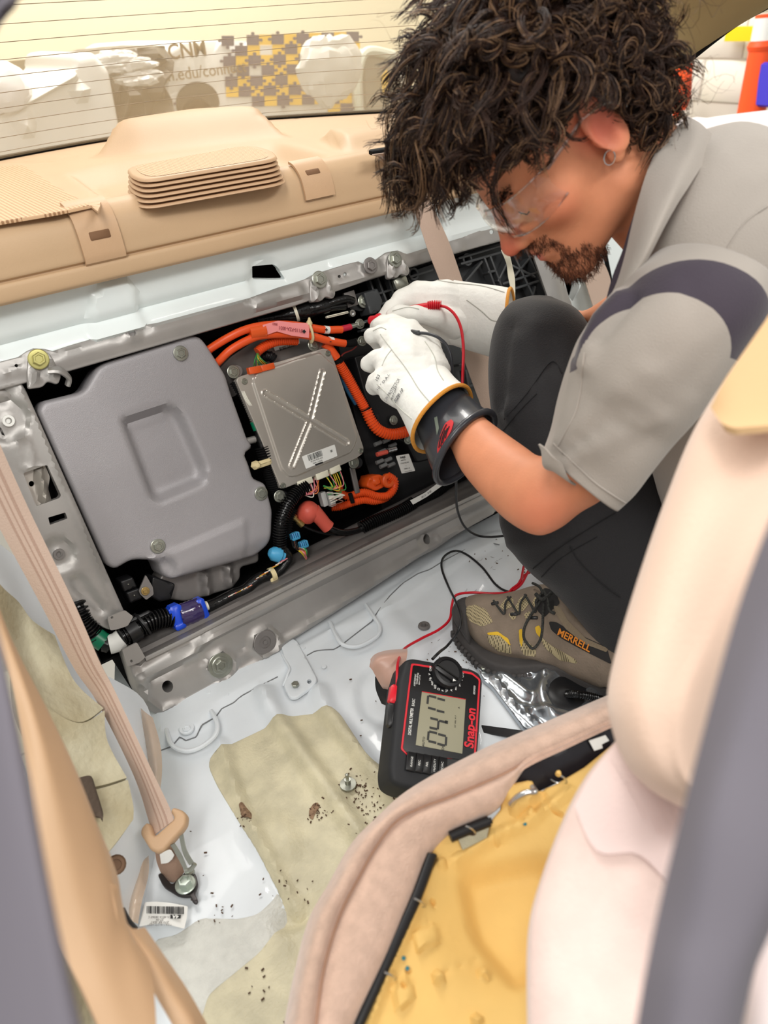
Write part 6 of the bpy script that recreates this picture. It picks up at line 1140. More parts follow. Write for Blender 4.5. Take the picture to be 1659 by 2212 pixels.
# ---- head
HO = c2w((.200, -.395, .815)); hf_, hu, hs = c2w((-.629, .745, .215)), c2w((-.754, -.516, -.405)), None
hf_ = unit(hf_); hu = unit(hu-hf_*hf_.dot(hu)); hs = np.cross(hu, hf_)*-1
hs = hs if (np.asarray(hs) @ CM)[2] < 0 else -hs
HA = np.array([hf_, hu, hs])
def hp_(a, b, c): return HO+(hf_*a+hu*b+hs*c)/100
neck0, neck1 = hp_(-2.0, -2.5, 0), at(1490, 500, .90)
NA = np.array(((1, 0, 0), (0, 1, 0), (0, 0, 1.)))
def head(Pw):
    q = (Pw-HO)@HA.T*100; q = q.copy(); q2 = np.abs(q[..., 2]); m = np.stack([q[..., 0], q[..., 1], q2], -1); I = np.eye(3)
    E = lambda c, r: s_ell(m, c, I, r)
    d = E((-.7, 4.8, 0), (9.1, 8.7, 7.3)); d = smin(d, E((4.3, -1, 0), (6.0, 8.2, 6.0)), 2.5); d = smin(d, E((5.2, 5, 0), (4.9, 5, 6.2)), 2.5)
    d = smin(d, s_cap(m, (.8, -5.6, 4.9), (8.2, -9.0, 1.4), 1.7, 1.6), 2.2); d = smin(d, E((7.3, -5.4, 0), (3.3, 3.7, 3.6)), 1.8)
    d = smin(d, E((8.4, -9.0, 0), (2.1, 1.7, 2.4)), 1.6); d = smin(d, E((6.8, -.9, 4.3), (2.5, 2.0, 2.2)), 2.0)
    d = smin(d, s_cap(m, (9.6, 2.9, 0), (8.3, 3.0, 4.2), 1.0, .8), 1.2)
    hole = s_ell(m, (10.4, 1.1, 3.1), I, (1.6, 1.2, 1.9)); d = -smin(-d, hole, 1.4)
    d = smin(d, s_ell(m, (8.2, 1.0, 3.2), I, (1.45, 1.25, 1.6)), .5)                       # lid
    d = smin(d, s_cap(m, (10.0, 2.0, 0), (11.9, -1.9, 0), .75, 1.0), .9); d = smin(d, s_ell(m, (12.0, -2.3, 0), I, (1.15, .95, 1.05)), .8); d = smin(d, s_ell(m, (10.9, -2.5, 1.25), I, (1.1, .8, .75)), .6)
    d = -smin(-d, s_cap(m, (11.6, -3.3, .6), (10.9, -3.0, .9), .28, .3), .2)
    d = smin(d, s_cap(m, (10.7, -4.6, 0), (9.9, -4.9, 2.2), .6, .3), .5); d = smin(d, s_cap(m, (10.5, -5.8, 0), (9.8, -5.5, 2.0), .62, .3), .5)
    d = -smin(-d, s_cap(m, (11.2, -5.2, 0), (10.2, -5.2, 2.3), .12, .1), .25)
    nk = s_cap(Pw, neck0, neck1, .056, .066)*100; d = smin(d, nk, 2.5)
    # ear
    d2 = s_ell(m, (-.6, .8, 7.5), np.array([[.94, -.2, .28], [.2, .98, 0], [-.28, .05, .96]]), (1.9, 3.3, .55)); d2 = smin(d2, s_ell(m, (.1, -2.0, 7.2), I, (.9, 1.1, .5)), .5)
    cc = s_ell(m, (-.2, .5, 8.1), I, (1.05, 2.1, .5)); d2 = -smin(-d2, cc, .3); d2 = smin(d2, s_cap(m, (.7, -.2, 7.6), (.9, .5, 7.4), .35, .35), .3)
    d = smin(d, d2, .45)
    return d/100
Vh, Fh = snet(head, HO-.155, HO+np.array([.20, .155, .155]), .0021); Vh = relax(Vh, Fh, 2)
bodyV = [Vh]; bodyF = [Fh]; nb = len(Vh)
ARM = [(985, 850, 925, 905, 1.08, .05), (1030, 884, 962, 945, 1.03, .056), (1050, 906, 976, 972, 1.0, .060), (1084, 932, 998, 1018, .965, .070), (1135, 968, 1045, 1075, .925, .080), (1162, 985, 1100, 1128, .895, .086), (1186, 985, 1158, 1156, .875, .09), (1215, 980, 1206, 1143, .865, .09), (1262, 950, 1252, 1108, .85, .092), (1320, 900, 1310, 1070, .83, .095), (1400, 780, 1420, 960, .79, .10), (1470, 660, 1540, 820, .76, .11)]
Va, Fa = ringtube(ARM, 36, 6)
V3, F3 = ringtube([(1170, 660, 1170, 705, 1.27, .06), (1215, 655, 1215, 708, 1.22, .07), (1262, 672, 1272, 712, 1.15, .075), (1320, 640, 1330, 720, 1.08, .08), (1400, 560, 1420, 640, 1.0, .09)], 20, 4)
V4, F4 = ringtube([(1400, 560, 1500, 380, .9, .12), (1380, 640, 1620, 420, .9, .2), (1420, 800, 1720, 560, .93, .22), (1480, 1000, 1760, 850, .98, .22), (1500, 1100, 1760, 1060, 1.02, .22)], 20, 4)
V5, F5 = ringtube([(1130, 680, 1230, 690, 1.12, .10), (1085, 760, 1240, 760, 1.11, .11), (1090, 900, 1260, 890, 1.09, .11), (1130, 1100, 1280, 1080, 1.08, .10), (1215, 1250, 1330, 1250, 1.12, .06), (1340, 1380, 1420, 1380, 1.15, .05)], 20, 4)
BM = MB(); BM.add(Vh, [tuple(f) for f in Fh])
for v_, f_ in ((Va, Fa), (V3, F3), (V4, F4), (V5, F5)): BM.add(v_, f_)
bo = BM.build('body', SKIN, person, ang=None)
skin_nt = SKIN.node_tree; headS = Surf(Vh, Fh); armS = Surf(Va, Fa)
# redder nose, ear, lips and elbow: masks in object space around real anatomy
def tint(m, spots):
    nt = m.node_tree; b = nt.nodes['Principled BSDF']; src = b.inputs['Base Color'].links[0].from_socket; geo = nt.nodes.new('ShaderNodeNewGeometry')
    for c, r, col, f in spots:
        ds = nt.nodes.new('ShaderNodeVectorMath'); ds.operation = 'DISTANCE'; ds.inputs[1].default_value = tuple(c); nt.links.new(geo.outputs['Position'], ds.inputs[0])
        mr = nt.nodes.new('ShaderNodeMapRange'); mr.inputs['From Min'].default_value = r; mr.inputs['From Max'].default_value = r*.25; mr.inputs['To Max'].default_value = f; nt.links.new(ds.outputs['Value'], mr.inputs['Value'])
        mx = nt.nodes.new('ShaderNodeMix'); mx.data_type = 'RGBA'; mx.inputs[7].default_value = col; nt.links.new(mr.outputs[0], mx.inputs[0]); nt.links.new(src, mx.inputs[6]); src = mx.outputs[2]
    nt.links.new(src, b.inputs['Base Color'])
tint(SKIN, [(hp_(12.2, -2.2, 0), .022, L(214, 92, 76), .8), (hp_(-.6, 1.2, 7.6), .038, L(214, 104, 88), .7), (hp_(7, -1.5, 5.2), .03, L(214, 118, 90), .5), (hp_(10.6, -5.3, 0), .014, L(196, 88, 84), .9), (at(1170, 1140, .83), .06, L(222, 128, 100), .5)])
# eyes, brows
for sg in (1, -1):
    c = hp_(8.35, .95, 3.2*sg); V, Fc = lathe(c, hf_, [(0, -.0118), (.006, -.0102), (.0102, -.006), (.0118, 0), (.0102, .006), (.006, .0102), (.0045, .0109), (0, .0112)], 20); e = obj('eye', V, Fc, mat('eye white', L(216, 208, 200), .2), person)
    gd = unit(hf_*.75-hu*.66+hs*.05*sg); V, Fc = lathe(c+gd*.0108, gd, [(.0052, -.001), (.0045, .0007), (0, .0013)], 16); obj('iris', V, Fc, mat('dark brown iris', L(54, 36, 28), .15), e)
for sg in (1, -1):
    Lp = [headS.t.find_nearest(Vector(hp_(*q))) for q in spline(np.array([(9.6, .35, 2.1*sg), (9.9, .05, 2.9*sg), (9.6, .0, 3.7*sg), (9.0, .2, 4.5*sg)]), 5)]; obj('eyelashes', *tube([np.array(h[0])+np.array(h[1])*.0004 for h in Lp], .0007, 6), INK, person)
HAIRM = mat('dark brown curly hair', L(60, 40, 31), .5, spec=.3, col2=L(36, 24, 20), vscale=60); HAIRL = mat('lighter brown hair strands', L(122, 92, 66), .45, spec=.4)
rng = np.random.default_rng(12)
def strandset(name, label, roots, dirs, lens, rad, seg, curl, grav, mats, split=.12, sides=3, turns=(1.2, 2.6), wob=.35, parent=person, cluster=1, spread=.0, frizz=.0):
    """curly locks: each lock is a cluster of fine strands round one drooping helix; all in one mesh"""
    n = len(roots); g = np.array([0, 0, -1.]); d = np.array(dirs, float); d /= np.linalg.norm(d, axis=1)[:, None]; p = np.array(roots, float); lens = np.asarray(lens)[:, None]
    rx = rng.normal(size=(n, 3)); cx = np.cross(d, rx); cx /= np.linalg.norm(cx, axis=1)[:, None]; cy = np.cross(d, cx); ph = rng.uniform(0, 6.28, n); tr = rng.uniform(*turns, n)*2*math.pi*rng.choice((-1, 1), n); cr = curl*rng.uniform(.5, 1.3, n)
    q0 = np.array([-.7, 4.8, 0]); qr = np.array([9.6, 9.2, 7.9]); G = []; drift = rng.normal(size=(n, 3))*.5
    for k in range(seg+1):
        t = k/seg; a = (ph+tr*t)[:, None]; G.append(p+(cx*np.cos(a)+cy*np.sin(a))*(cr*min(1, t*2.2))[:, None])
        d = d+g*grav*t*2.2/seg*4+(rng.normal(size=(n, 3))*.5+drift)*wob/seg; d /= np.linalg.norm(d, axis=1)[:, None]; p = p+d*lens/seg
        q = (p-HO)@HA.T*100; k_ = np.linalg.norm((q-q0)/qr, axis=1)[:, None]; p = np.where(k_ < 1, HO+(q0+(q-q0)/np.maximum(k_, 1e-3))@HA/100, p)
    G = np.array(G)                                  # seg+1, n, 3
    if cluster > 1:
        G = np.repeat(G, cluster, 1); m = G.shape[1]; o1 = rng.normal(size=(m, 3))*spread; t = np.linspace(0, 1, seg+1)[:, None, None]
        o2 = rng.normal(size=(m, 3))*frizz; pz = rng.uniform(0, 6.28, (m,)); fr_ = rng.uniform(1, 3, m)
        G = G+o1*(1-.45*np.sin(t*3.0))+o2*t*np.sin(t*6*fr_[None, :, None]+pz[None, :, None])
    m = G.shape[1]; T = np.gradient(G, axis=0); T /= np.linalg.norm(T, axis=2)[..., None]+1e-9; x = np.cross(T, np.array([.3, .5, .8])); x /= np.linalg.norm(x, axis=2)[..., None]+1e-9; y = np.cross(T, x)
    rr_ = (np.sin(np.linspace(.7, 3.0, seg+1))**.5)[:, None]*rad*rng.uniform(.6, 1.3, m)[None]; aa = np.arange(sides)*2*math.pi/sides
    V = G[:, :, None]+rr_[..., None, None]*(np.cos(aa)[:, None]*x[:, :, None]+np.sin(aa)[:, None]*y[:, :, None])      # seg+1, m, sides, 3
    idx = np.arange((seg+1)*m*sides).reshape(seg+1, m, sides); F_ = np.stack([idx[:-1], np.roll(idx, -1, 2)[:-1], np.roll(idx, -1, 2)[1:], idx[1:]], -1)
    MI = np.broadcast_to((rng.random(m) < split)[None, :, None], F_.shape[:3]).astype(int)
    return link(name, meshq(name, V.reshape(-1, 3), F_.reshape(-1, 4), mats, MI.ravel()), parent)
def scalp(n, cond):
    R_, D_ = [], []
    while len(R_) < n:
        d = rng.normal(size=3); d /= np.linalg.norm(d); q = np.array([-.7, 4.8, 0])+d*[9.3, 9.1, 7.6]
        if cond(q): R_.append(HO+HA.T@q/100); D_.append(HA.T@unit(d/[9.9, 9.2, 7.7]))
    return np.array(R_), np.array(D_)
def hairzone(q):
    f_, u_, s_ = q
    if abs(s_) > 4 and -3.2 < f_ < 2.2 and u_ < 4.8: return False
    return (u_ > 6.4+.25*(f_-2) if f_ > 2 else u_ > 4.4 if f_ > -1 else u_ > -1.5-.1*f_) or (f_ < -3.5 and u_ > -3)
def hairbase(Pw):
    q = (Pw-HO)@HA.T*100; I = np.eye(3); d = s_ell(q, (-.9, 5.4, 0), I, (9.7, 9.4, 8.2)); d = smin(d, s_ell(q, (3.6, 8.6, 0), I, (6.0, 5.0, 7.2)), 2)
    d = smin(d, s_ell(q, (-5.6, .8, 0), I, (3.8, 4.6, 6.4)), 2)
    n_ = .35*np.sin(q[..., 0]*1.7+q[..., 1]*.6)*np.sin(q[..., 1]*1.5-q[..., 2]*.8)+.3*np.sin(q[..., 2]*1.9+q[..., 0])+.2*np.sin(q[..., 0]*4.1+q[..., 1]*3)*np.sin(q[..., 2]*3.7)
    d = d-n_; face = np.maximum(-(q[..., 0]-.8), -(6.0+.32*(q[..., 0]-2)-q[..., 1])); d = np.maximum(d, -face)
    ear = s_ell(q, (-.2, .2, 8.8), I, (3.0, 4.4, 3.6)); ear2 = s_ell(q, (-.2, .2, -8.8), I, (3.0, 4.4, 3.6)); return np.maximum(np.maximum(d, -ear), -ear2)/100
organic('hair', hairbase, HO-.2, HO+.2, .004, HAIRM, person, it=2)
HM = [HAIRM, HAIRL]
R1, D1 = scalp(900, hairzone)
strandset('hair_locks', '', R1+D1*.008, D1*.5+hu*.06+hf_*.10+rng.normal(size=D1.shape)*.28, rng.uniform(.055, .10, len(R1))*np.where(((R1-HO)@hf_) < -.02, .55, 1.0), .00060, 20, .0105, .38, HM, .2, turns=(.7, 1.7), cluster=11, spread=.0024, frizz=.002, wob=1.1)
R2, D2 = scalp(150, lambda q: q[0] > 4.2 and q[1] > 8.2+.25*(q[0]-2))
strandset('fringe_locks', '', R2+D2*.012, D2*.5+hf_*.6+hu*.05, rng.uniform(.06, .12, len(R2)), .00055, 26, .0105, .75, HM, .25, turns=(1.6, 2.8), cluster=10, spread=.0018, frizz=.002, wob=1.0)
R3, D3 = scalp(130, lambda q: -1.0 < q[0] < 5 and 6.0 < q[1] < 9 and abs(q[2]) > 3)
strandset('temple_locks', '', R3+D3*.012, D3*.5+hf_*.25-hu*.1, rng.uniform(.035, .058, len(R3)), .0005, 16, .0075, .5, HM, .12, cluster=10, spread=.0018, frizz=.0015, wob=1.2)
R4, D4 = scalp(240, lambda q: q[0] < -3 and q[1] < 6)
strandset('nape_locks', '', R4+D4*.012, D4*.35+rng.normal(size=D4.shape)*.3, rng.uniform(.025, .045, len(R4)), .0005, 14, .0065, .3, HM, .08, cluster=10, spread=.0018, frizz=.0015, wob=1.6)
R5, D5 = scalp(260, lambda q: hairzone(q))
strandset('flyaway_hair', '', R5+D5*.02, D5*.8+rng.normal(size=D5.shape)*.3, rng.uniform(.05, .10, len(R5)), .00016, 16, .010, .1, HM, .4, wob=2.5)
for o in person.children:
    if 'hair' in o.name or 'locks' in o.name:
        if o.name != 'hair': o['kind'] = 'stuff'
# beard, moustache, brows as short strands rooted on the face
def facepts(n, poly):
    poly = np.array(poly, float); lo, hi = poly.min(0), poly.max(0); R_, D_ = [], []
    k = 0
    while len(R_) < n and k < n*30:
        k += 1; q = rng.uniform(lo, hi)
        if sdpoly(q[None], poly)[0] < 0:
            h = headS.hit(*q)
            if h: R_.append(h[0]); D_.append(h[1])
    return np.array(R_), np.array(D_)
def onface(n, f):
    R_, D_ = [], []; t = 0
    while len(R_) < n and t < 60000:
        t += 1; i = rng.integers(len(Vh)); q = (Vh[i]-HO)@HA.T*100
        if f(q): R_.append(Vh[i]+rng.normal(size=3)*.0008); c = HO+HA.T@np.array([4.5, -4, 0])/100; D_.append(unit(Vh[i]-c))
    return np.array(R_), np.array(D_)
BEARD = mat('reddish brown beard', L(112, 66, 44), .6)
for nm, n_, fn, ln, rd, dr in (('moustache', 700, lambda q: -4.7 < q[1] < -3.1 and q[0] > 8.2 and abs(q[2]) < 3.4, .007, .00028, lambda D_: D_*.5-hu*.8),
        ('beard', 1700, lambda q: (-10.8 < q[1] < -6.6 and q[0] > 5.8 and abs(q[2]) < 4.2) , .009, .00028, lambda D_: D_*.6-hu*.7), ('beard', 260, lambda q: -7 < q[1] < -4.4 and 8 < q[0] < 9.6 and 2.4 < abs(q[2]) < 3.6, .006, .00028, lambda D_: D_*.5-hu*.8),
        ('eyebrow', 420, lambda q: 2.4+.15*(abs(q[2])-2) < q[1] < 3.5+.1*(abs(q[2])-2) and q[0] > 7.2 and 1.2 < abs(q[2]) < 5.0, .009, .0003, lambda D_: D_*.35+hs*.9)):
    Rb_, Db_ = onface(n_, fn)
    if len(Rb_): o = strandset(nm, '', Rb_, dr(Db_), rng.uniform(.5, 1.2, len(Rb_))*ln, rd, 5, .0008, .1, [BEARD if nm != 'eyebrow' else HAIRM, HAIRM], .25, sides=3, wob=1.0); o['kind'] = 'stuff'
# ---- safety glasses
gls = thing('safety_glasses', 'clear plastic safety glasses worn by the person', 'glasses', hp_(11, 1.5, 0))
GL = bpy.data.materials.new('clear plastic'); GL.use_nodes = True; nt = GL.node_tree; nt.nodes.clear(); o_ = nt.nodes.new('ShaderNodeOutputMaterial'); t1 = nt.nodes.new('ShaderNodeBsdfTransparent'); g1_ = nt.nodes.new('ShaderNodeBsdfGlossy'); g1_.inputs['Roughness'].default_value = .06; lw = nt.nodes.new('ShaderNodeLayerWeight'); lw.inputs[0].default_value = .35; mxs = nt.nodes.new('ShaderNodeMixShader'); mr_ = nt.nodes.new('ShaderNodeMapRange'); mr_.inputs['To Min'].default_value = .025; mr_.inputs['To Max'].default_value = .55
nt.links.new(lw.outputs['Facing'], mr_.inputs['Value']); nt.links.new(mr_.outputs[0], mxs.inputs[0]); nt.links.new(t1.outputs[0], mxs.inputs[1]); nt.links.new(g1_.outputs[0], mxs.inputs[2]); nt.links.new(mxs.outputs[0], o_.inputs[0])
GL2 = GL.copy(); GL2.name = 'clear frame plastic'; GL2.node_tree.nodes[mr_.name].inputs['To Min'].default_value = .22; GL2.node_tree.nodes[mr_.name].inputs['To Max'].default_value = .85
for sg in (1, -1):
    rows = []
    for a in np.linspace(.12, 1.42, 14):
        f_, s_ = 4.6+7.0*math.cos(a), 6.9*math.sin(a)**.9*sg; tp, bt_ = 3.0-.3*math.sin(a*1.1), -.9-.5*math.sin(a*2.2); 
        rows.append([hp_(f_+.5*math.sin(v*3.14), bt_+(tp-bt_)*v, s_) for v in np.linspace(0, 1, 8)])
    V, Fc = loft(rows); V, Fc = solidify(V, Fc, .0018); ln_ = obj('lens', V, Fc, GL, gls)
    obj('lens_rim', *tube([r[-1] for r in rows], .0014, 6), GL2, gls); obj('lens_rim', *tube([r[0] for r in rows], .0012, 6), GL2, gls)
    V, Fc = tube(spline(np.array([hp_(5.6, 2.3, 6.9*sg), hp_(3.2, 2.7, 7.5*sg), hp_(.5, 3.0, 7.9*sg), hp_(-2.0, 2.2, 8.0*sg), hp_(-3.2, .4, 7.8*sg)]), 6), .0028, 8, flat=.6); obj('temple_arm', V, Fc, GL2, gls)
V, Fc = tube([hp_(11.4, 1.8, -1.4), hp_(11.9, 2.2, 0), hp_(11.4, 1.8, 1.4)], .002, 8); obj('nose_bridge', V, Fc, GL, gls)
er = thing('earring', 'small silver hoop earring in the ear lobe', 'earring', hp_(.3, -3.6, 7.6)); a_ = np.linspace(0, 2*math.pi, 28); eh_ = headS.hit(1318, 326); ec = (eh_[0] if eh_ else hp_(.3, -3, 7.5))+np.array([0, 0, -.006])
obj('hoop', *tube([ec+.0068*(math.cos(t)*CM[:, 0]*.8+math.sin(t)*np.array([0, 0, 1])) for t in a_], .0007, 6), CHROME, er)
# ---- shirt
SHIRT = mat('grey work shirt', L(166, 158, 150), .8, bump=.25, bscale=500, sheen=.2, var=.02, vscale=20); NAVY = mat('dark navy shirt panel', L(62, 54, 66), .85, bump=.3, bscale=600)
# dark shoulder band: material boundary on two spheres around the upper arm
SB = SHIRT.copy(); SB.name = 'grey shirt with dark shoulder band'; nt = SB.node_tree; b = nt.nodes['Principled BSDF']; geo = nt.nodes.new('ShaderNodeNewGeometry'); src = b.inputs['Base Color'].links[0].from_socket
def nmath(op, a, b_): 
    n = nt.nodes.new('ShaderNodeMath'); n.operation = op
    for i, v in enumerate((a, b_)):
        if isinstance(v, (int, float)): n.inputs[i].default_value = v
        else: nt.links.new(v, n.inputs[i])
    return n.outputs[0]
def nvec(op, v):
    n = nt.nodes.new('ShaderNodeVectorMath'); n.operation = op; n.inputs[1].default_value = tuple(map(float, v)); nt.links.new(geo.outputs['Position'], n.inputs[0]); return n.outputs['Value']
bq0, bq1 = at(1400, 830, .67), at(1470, 850, .67); bup = -CM[:, 1]
m_ = nmath('MULTIPLY', nmath('GREATER_THAN', nvec('DISTANCE', bq0), .0845), nmath('LESS_THAN', nvec('DISTANCE', bq1), .123)); m_ = nmath('MULTIPLY', m_, nmath('GREATER_THAN', nvec('DOT_PRODUCT', bup), float(bup.dot(at(1500, 765, .67)))))
mx = nt.nodes.new('ShaderNodeMix'); mx.data_type = 'RGBA'; mx.inputs[7].default_value = L(62, 54, 66)
nt.links.new(m_, mx.inputs[0]); nt.links.new(src, mx.inputs[6]); nt.links.new(mx.outputs[2], b.inputs['Base Color'])
def hsh(p): return groove(p, P2(1560, 340, 1500, 440, 1440, 500), .004, 14)-groove(p, P2(1659, 420, 1560, 470, 1480, 540), .004, 16)+groove(p, P2(1650, 480, 1590, 520, 1560, 545), .003, 10)-groove(p, P2(1600, 300, 1659, 350), .003, 14)
Vt, Ft = ringtube([(1352, 560, 1470, 318, .88, .12), (1345, 590, 1560, 305, .87, .19), (1338, 640, 1650, 326, .86, .24), (1350, 720, 1740, 390, .87, .27), (1372, 820, 1820, 520, .90, .28), (1404, 940, 1850, 700, .94, .28), (1432, 1040, 1850, 880, .97, .27), (1446, 1110, 1850, 1040, 1.0, .26)], 44, 6, hf=hsh, amp=.003, seed=3)
sh_ = obj('shirt_torso', Vt, Ft, SB, person, ang=None)
def hsl(p):
    h = groove(p, P2(1345, 640, 1300, 690, 1272, 745, 1262, 790), .009, 26)-groove(p, P2(1372, 640, 1340, 680, 1290, 740), .007, 14)
    h = h-groove(p, P2(1205, 985, 1290, 930, 1420, 860), .004, 12)+groove(p, P2(1215, 1000, 1300, 960, 1430, 900), .005, 22)+groove(p, P2(1200, 965, 1260, 900, 1320, 850, 1400, 800), .004, 18)-groove(p, P2(1245, 950, 1330, 895, 1400, 830, 1440, 760), .003, 16)
    h = h-groove(p, P2(1490, 600, 1520, 720, 1500, 840), .003, 30)+groove(p, P2(1240, 780, 1228, 860, 1200, 950), .003, 10)
    return h
SLV = [(1415, 545, 1640, 640, .775, .17), (1362, 590, 1632, 700, .755, .175), (1338, 632, 1590, 765, .75, .17), (1290, 684, 1556, 830, .755, .16), (1250, 740, 1505, 900, .77, .155), (1224, 800, 1458, 955, .79, .15), (1200, 868, 1412, 1012, .805, .145), (1184, 925, 1374, 1062, .82, .135), (1170, 962, 1336, 1098, .83, .13)]
Vs, Fs = ringtube(SLV, 44, 7, p=2.3, hf=hsl, close=(True, False), amp=.0038, seed=8); Vs2, Fs2 = solidify(Vs, Fs, .0022); sl_ = obj('shirt_sleeve', Vs2, Fs2, SB, person, ang=None); slS = Surf(Vs, Fs); toS = Surf(Vt, Ft)
seamline('sleeve_seam', slS, P2(1262, 762, 1258, 800, 1254, 850, 1240, 900, 1206, 962), .0011, SHIRT, person); seamline('hem_seam', slS, P2(1196, 958, 1240, 1000, 1290, 1046, 1350, 1086), .0010, SHIRT, person)
skin_loft('sleeve_tuck', [A3(1166, 958, .775, 1180, 968, .765, 1195, 985, .762, 1215, 1002, .765), A3(1180, 985, .785, 1176, 1004, .78, 1186, 1006, .775, 1230, 1036, .775), A3(1186, 990, .80, 1190, 1012, .80, 1205, 1018, .80, 1245, 1046, .795)], SHIRT, person, t=.002)
seamline('shoulder_seam', toS, P2(1659, 445, 1610, 480, 1565, 545), .0010, SHIRT, person)
skin_loft('shirt_collar', [A3(1484, 250, .80, 1452, 288, .785, 1420, 322, .77, 1398, 370, .76, 1382, 420, .755, 1366, 480, .755, 1350, 550, .76, 1332, 610, .765, 1312, 650, .77),
    A3(1500, 258, .79, 1470, 310, .765, 1445, 350, .75, 1425, 400, .74, 1405, 450, .735, 1385, 510, .735, 1362, 570, .742, 1342, 615, .752, 1318, 652, .765), A3(1518, 270, .785, 1500, 320, .755, 1475, 370, .738, 1455, 415, .728, 1430, 470, .724, 1404, 530, .726, 1378, 580, .735, 1350, 622, .748, 1322, 656, .765),
    A3(1550, 302, .79, 1520, 352, .762, 1490, 400, .745, 1464, 440, .738, 1436, 490, .735, 1408, 545, .738, 1384, 588, .745, 1354, 628, .756, 1326, 660, .772)], SHIRT, person, t=.0025, nv=8)
skin_loft('shirt_placket', [A3(1440, 320, .80, 1400, 380, .785, 1378, 440, .78, 1360, 490, .78, 1345, 540, .785, 1322, 600, .79, 1306, 660, .80), A3(1470, 380, .78, 1420, 430, .765, 1396, 480, .76, 1378, 530, .76, 1360, 570, .765, 1340, 630, .775, 1330, 680, .79)], NAVY, person, t=.002)
# ---- trousers
TR = mat('black work trousers', L(29, 28, 31), .75, bump=.3, bscale=500, sheen=.12)
def htr(p):
    h = groove(p, P2(1120, 730, 1112, 800, 1104, 900), .006, 22)-groove(p, P2(1100, 700, 1092, 790, 1085, 880), .006, 14)+groove(p, P2(1150, 700, 1150, 800, 1170, 900), .004, 26)
    h = h-groove(p, P2(1190, 720, 1200, 800), .003, 20)+emb(p, P2(1090, 880, 1200, 780, 1240, 830, 1200, 960, 1120, 1000), .003, 8)-groove(p, P2(1110, 940, 1150, 990, 1170, 1010), .005, 12)
    h = h+groove(p, P2(1100, 1180, 1180, 1170, 1260, 1130, 1330, 1100), .004, 20)-groove(p, P2(1150, 1225, 1240, 1160, 1330, 1110), .003, 10)-groove(p, P2(1230, 1170, 1240, 1200, 1260, 1230), .004, 10)
    return h
Vp, Fp = ringtube([(1140, 640, 1190, 642, 1.12, .05), (1100, 655, 1236, 668, 1.12, .11), (1070, 700, 1268, 712, 1.115, .145), (1056, 780, 1310, 790, 1.11, .16), (1060, 870, 1350, 870, 1.10, .165), (1078, 950, 1400, 960, 1.09, .17), (1086, 1050, 1450, 1060, 1.085, .17), (1084, 1130, 1480, 1150, 1.085, .17), (1110, 1192, 1500, 1220, 1.09, .16), (1150, 1240, 1510, 1290, 1.10, .15), (1205, 1290, 1520, 1350, 1.11, .14), (1290, 1395, 1540, 1420, 1.13, .13), (1330, 1440, 1560, 1470, 1.14, .12)], 44, 6, hf=htr, amp=.003, seed=5)
obj('trouser_leg', Vp, Fp, TR, person, ang=None); trS = Surf(Vp, Fp)
Vq, Fq = ringtube([(1300, 680, 1500, 700, 1.22, .14), (1350, 900, 1600, 860, 1.18, .2), (1420, 1080, 1750, 1000, 1.12, .24), (1480, 1200, 1850, 1150, 1.08, .24)], 30, 5); obj('trouser_seat', Vq, Fq, TR, person, ang=None)
for pts in (P2(1090, 905, 1140, 848, 1190, 782, 1214, 806), P2(1088, 930, 1120, 890, 1160, 850), P2(1152, 1228, 1200, 1190, 1260, 1150, 1330, 1108), P2(1170, 1246, 1215, 1204, 1290, 1160), P2(1232, 1180, 1250, 1210, 1300, 1260, 1340, 1290)): seamline('trouser_seam', trS, pts, .0009, mat('black stitching', L(20, 19, 22), .8), person)
# ================================================================= gloves
LEATHER = mat('white leather', L(238, 238, 232), .62, bump=.5, bscale=130, var=.03, vscale=30, sheen=.1); BIND = mat('orange binding', L(214, 146, 56), .8, bump=.6, bscale=300); CUFF = mat('black rubber cuff', L(52, 54, 60), .32, coat=.2)
def glove(name, label, chains, k, gaunt, lo, hi, hfg=None, res=.0022, blend=.010):
    th = thing(name, label, 'glove', at(*chains[0][0][:3]), 'white leather work gloves')
    CH = [(np.array([at(*q[:3]) for q in c]), [q[3] for q in c]) for c in chains]
    def f(P):
        d = None
        for pts, rs in CH: e = chain(P, pts, rs, .006); d = e if d is None else smin(d, e, blend if rs[0] > .0145 else .006)
        return d+.0006*np.sin(P[..., 0]*260+P[..., 2]*190)*np.sin(P[..., 1]*230+P[..., 2]*140)
    allp = np.concatenate([c[0] for c in CH]); V, Fc = snet(f, allp.min(0)-.03, allp.max(0)+.03, res); V = relax(V, Fc, 2)
    link('hand_part', meshq('hand_part', V, Fc, [LEATHER]), th)
    Vg, Fg = ringtube(gaunt, 40, 6, p=2.2, close=(False, False), amp=.0018, seed=4, tilt=.28); V2, F2 = solidify(Vg, Fg, .002); obj('gauntlet', V2, F2, LEATHER, th, ang=None)
    Cr = np.array(Vg).reshape(-1, 40, 3); hem = np.vstack([Cr[-1], Cr[-1][:1]]); obj('hem_binding', *tube(hem, .0028, 8, cap=False), BIND, th)
    return th, Surf(np.vstack([V, Vg]), [tuple(f_) for f_ in Fc]+[tuple(a+len(V) for a in f_) for f_ in Fg]), Cr
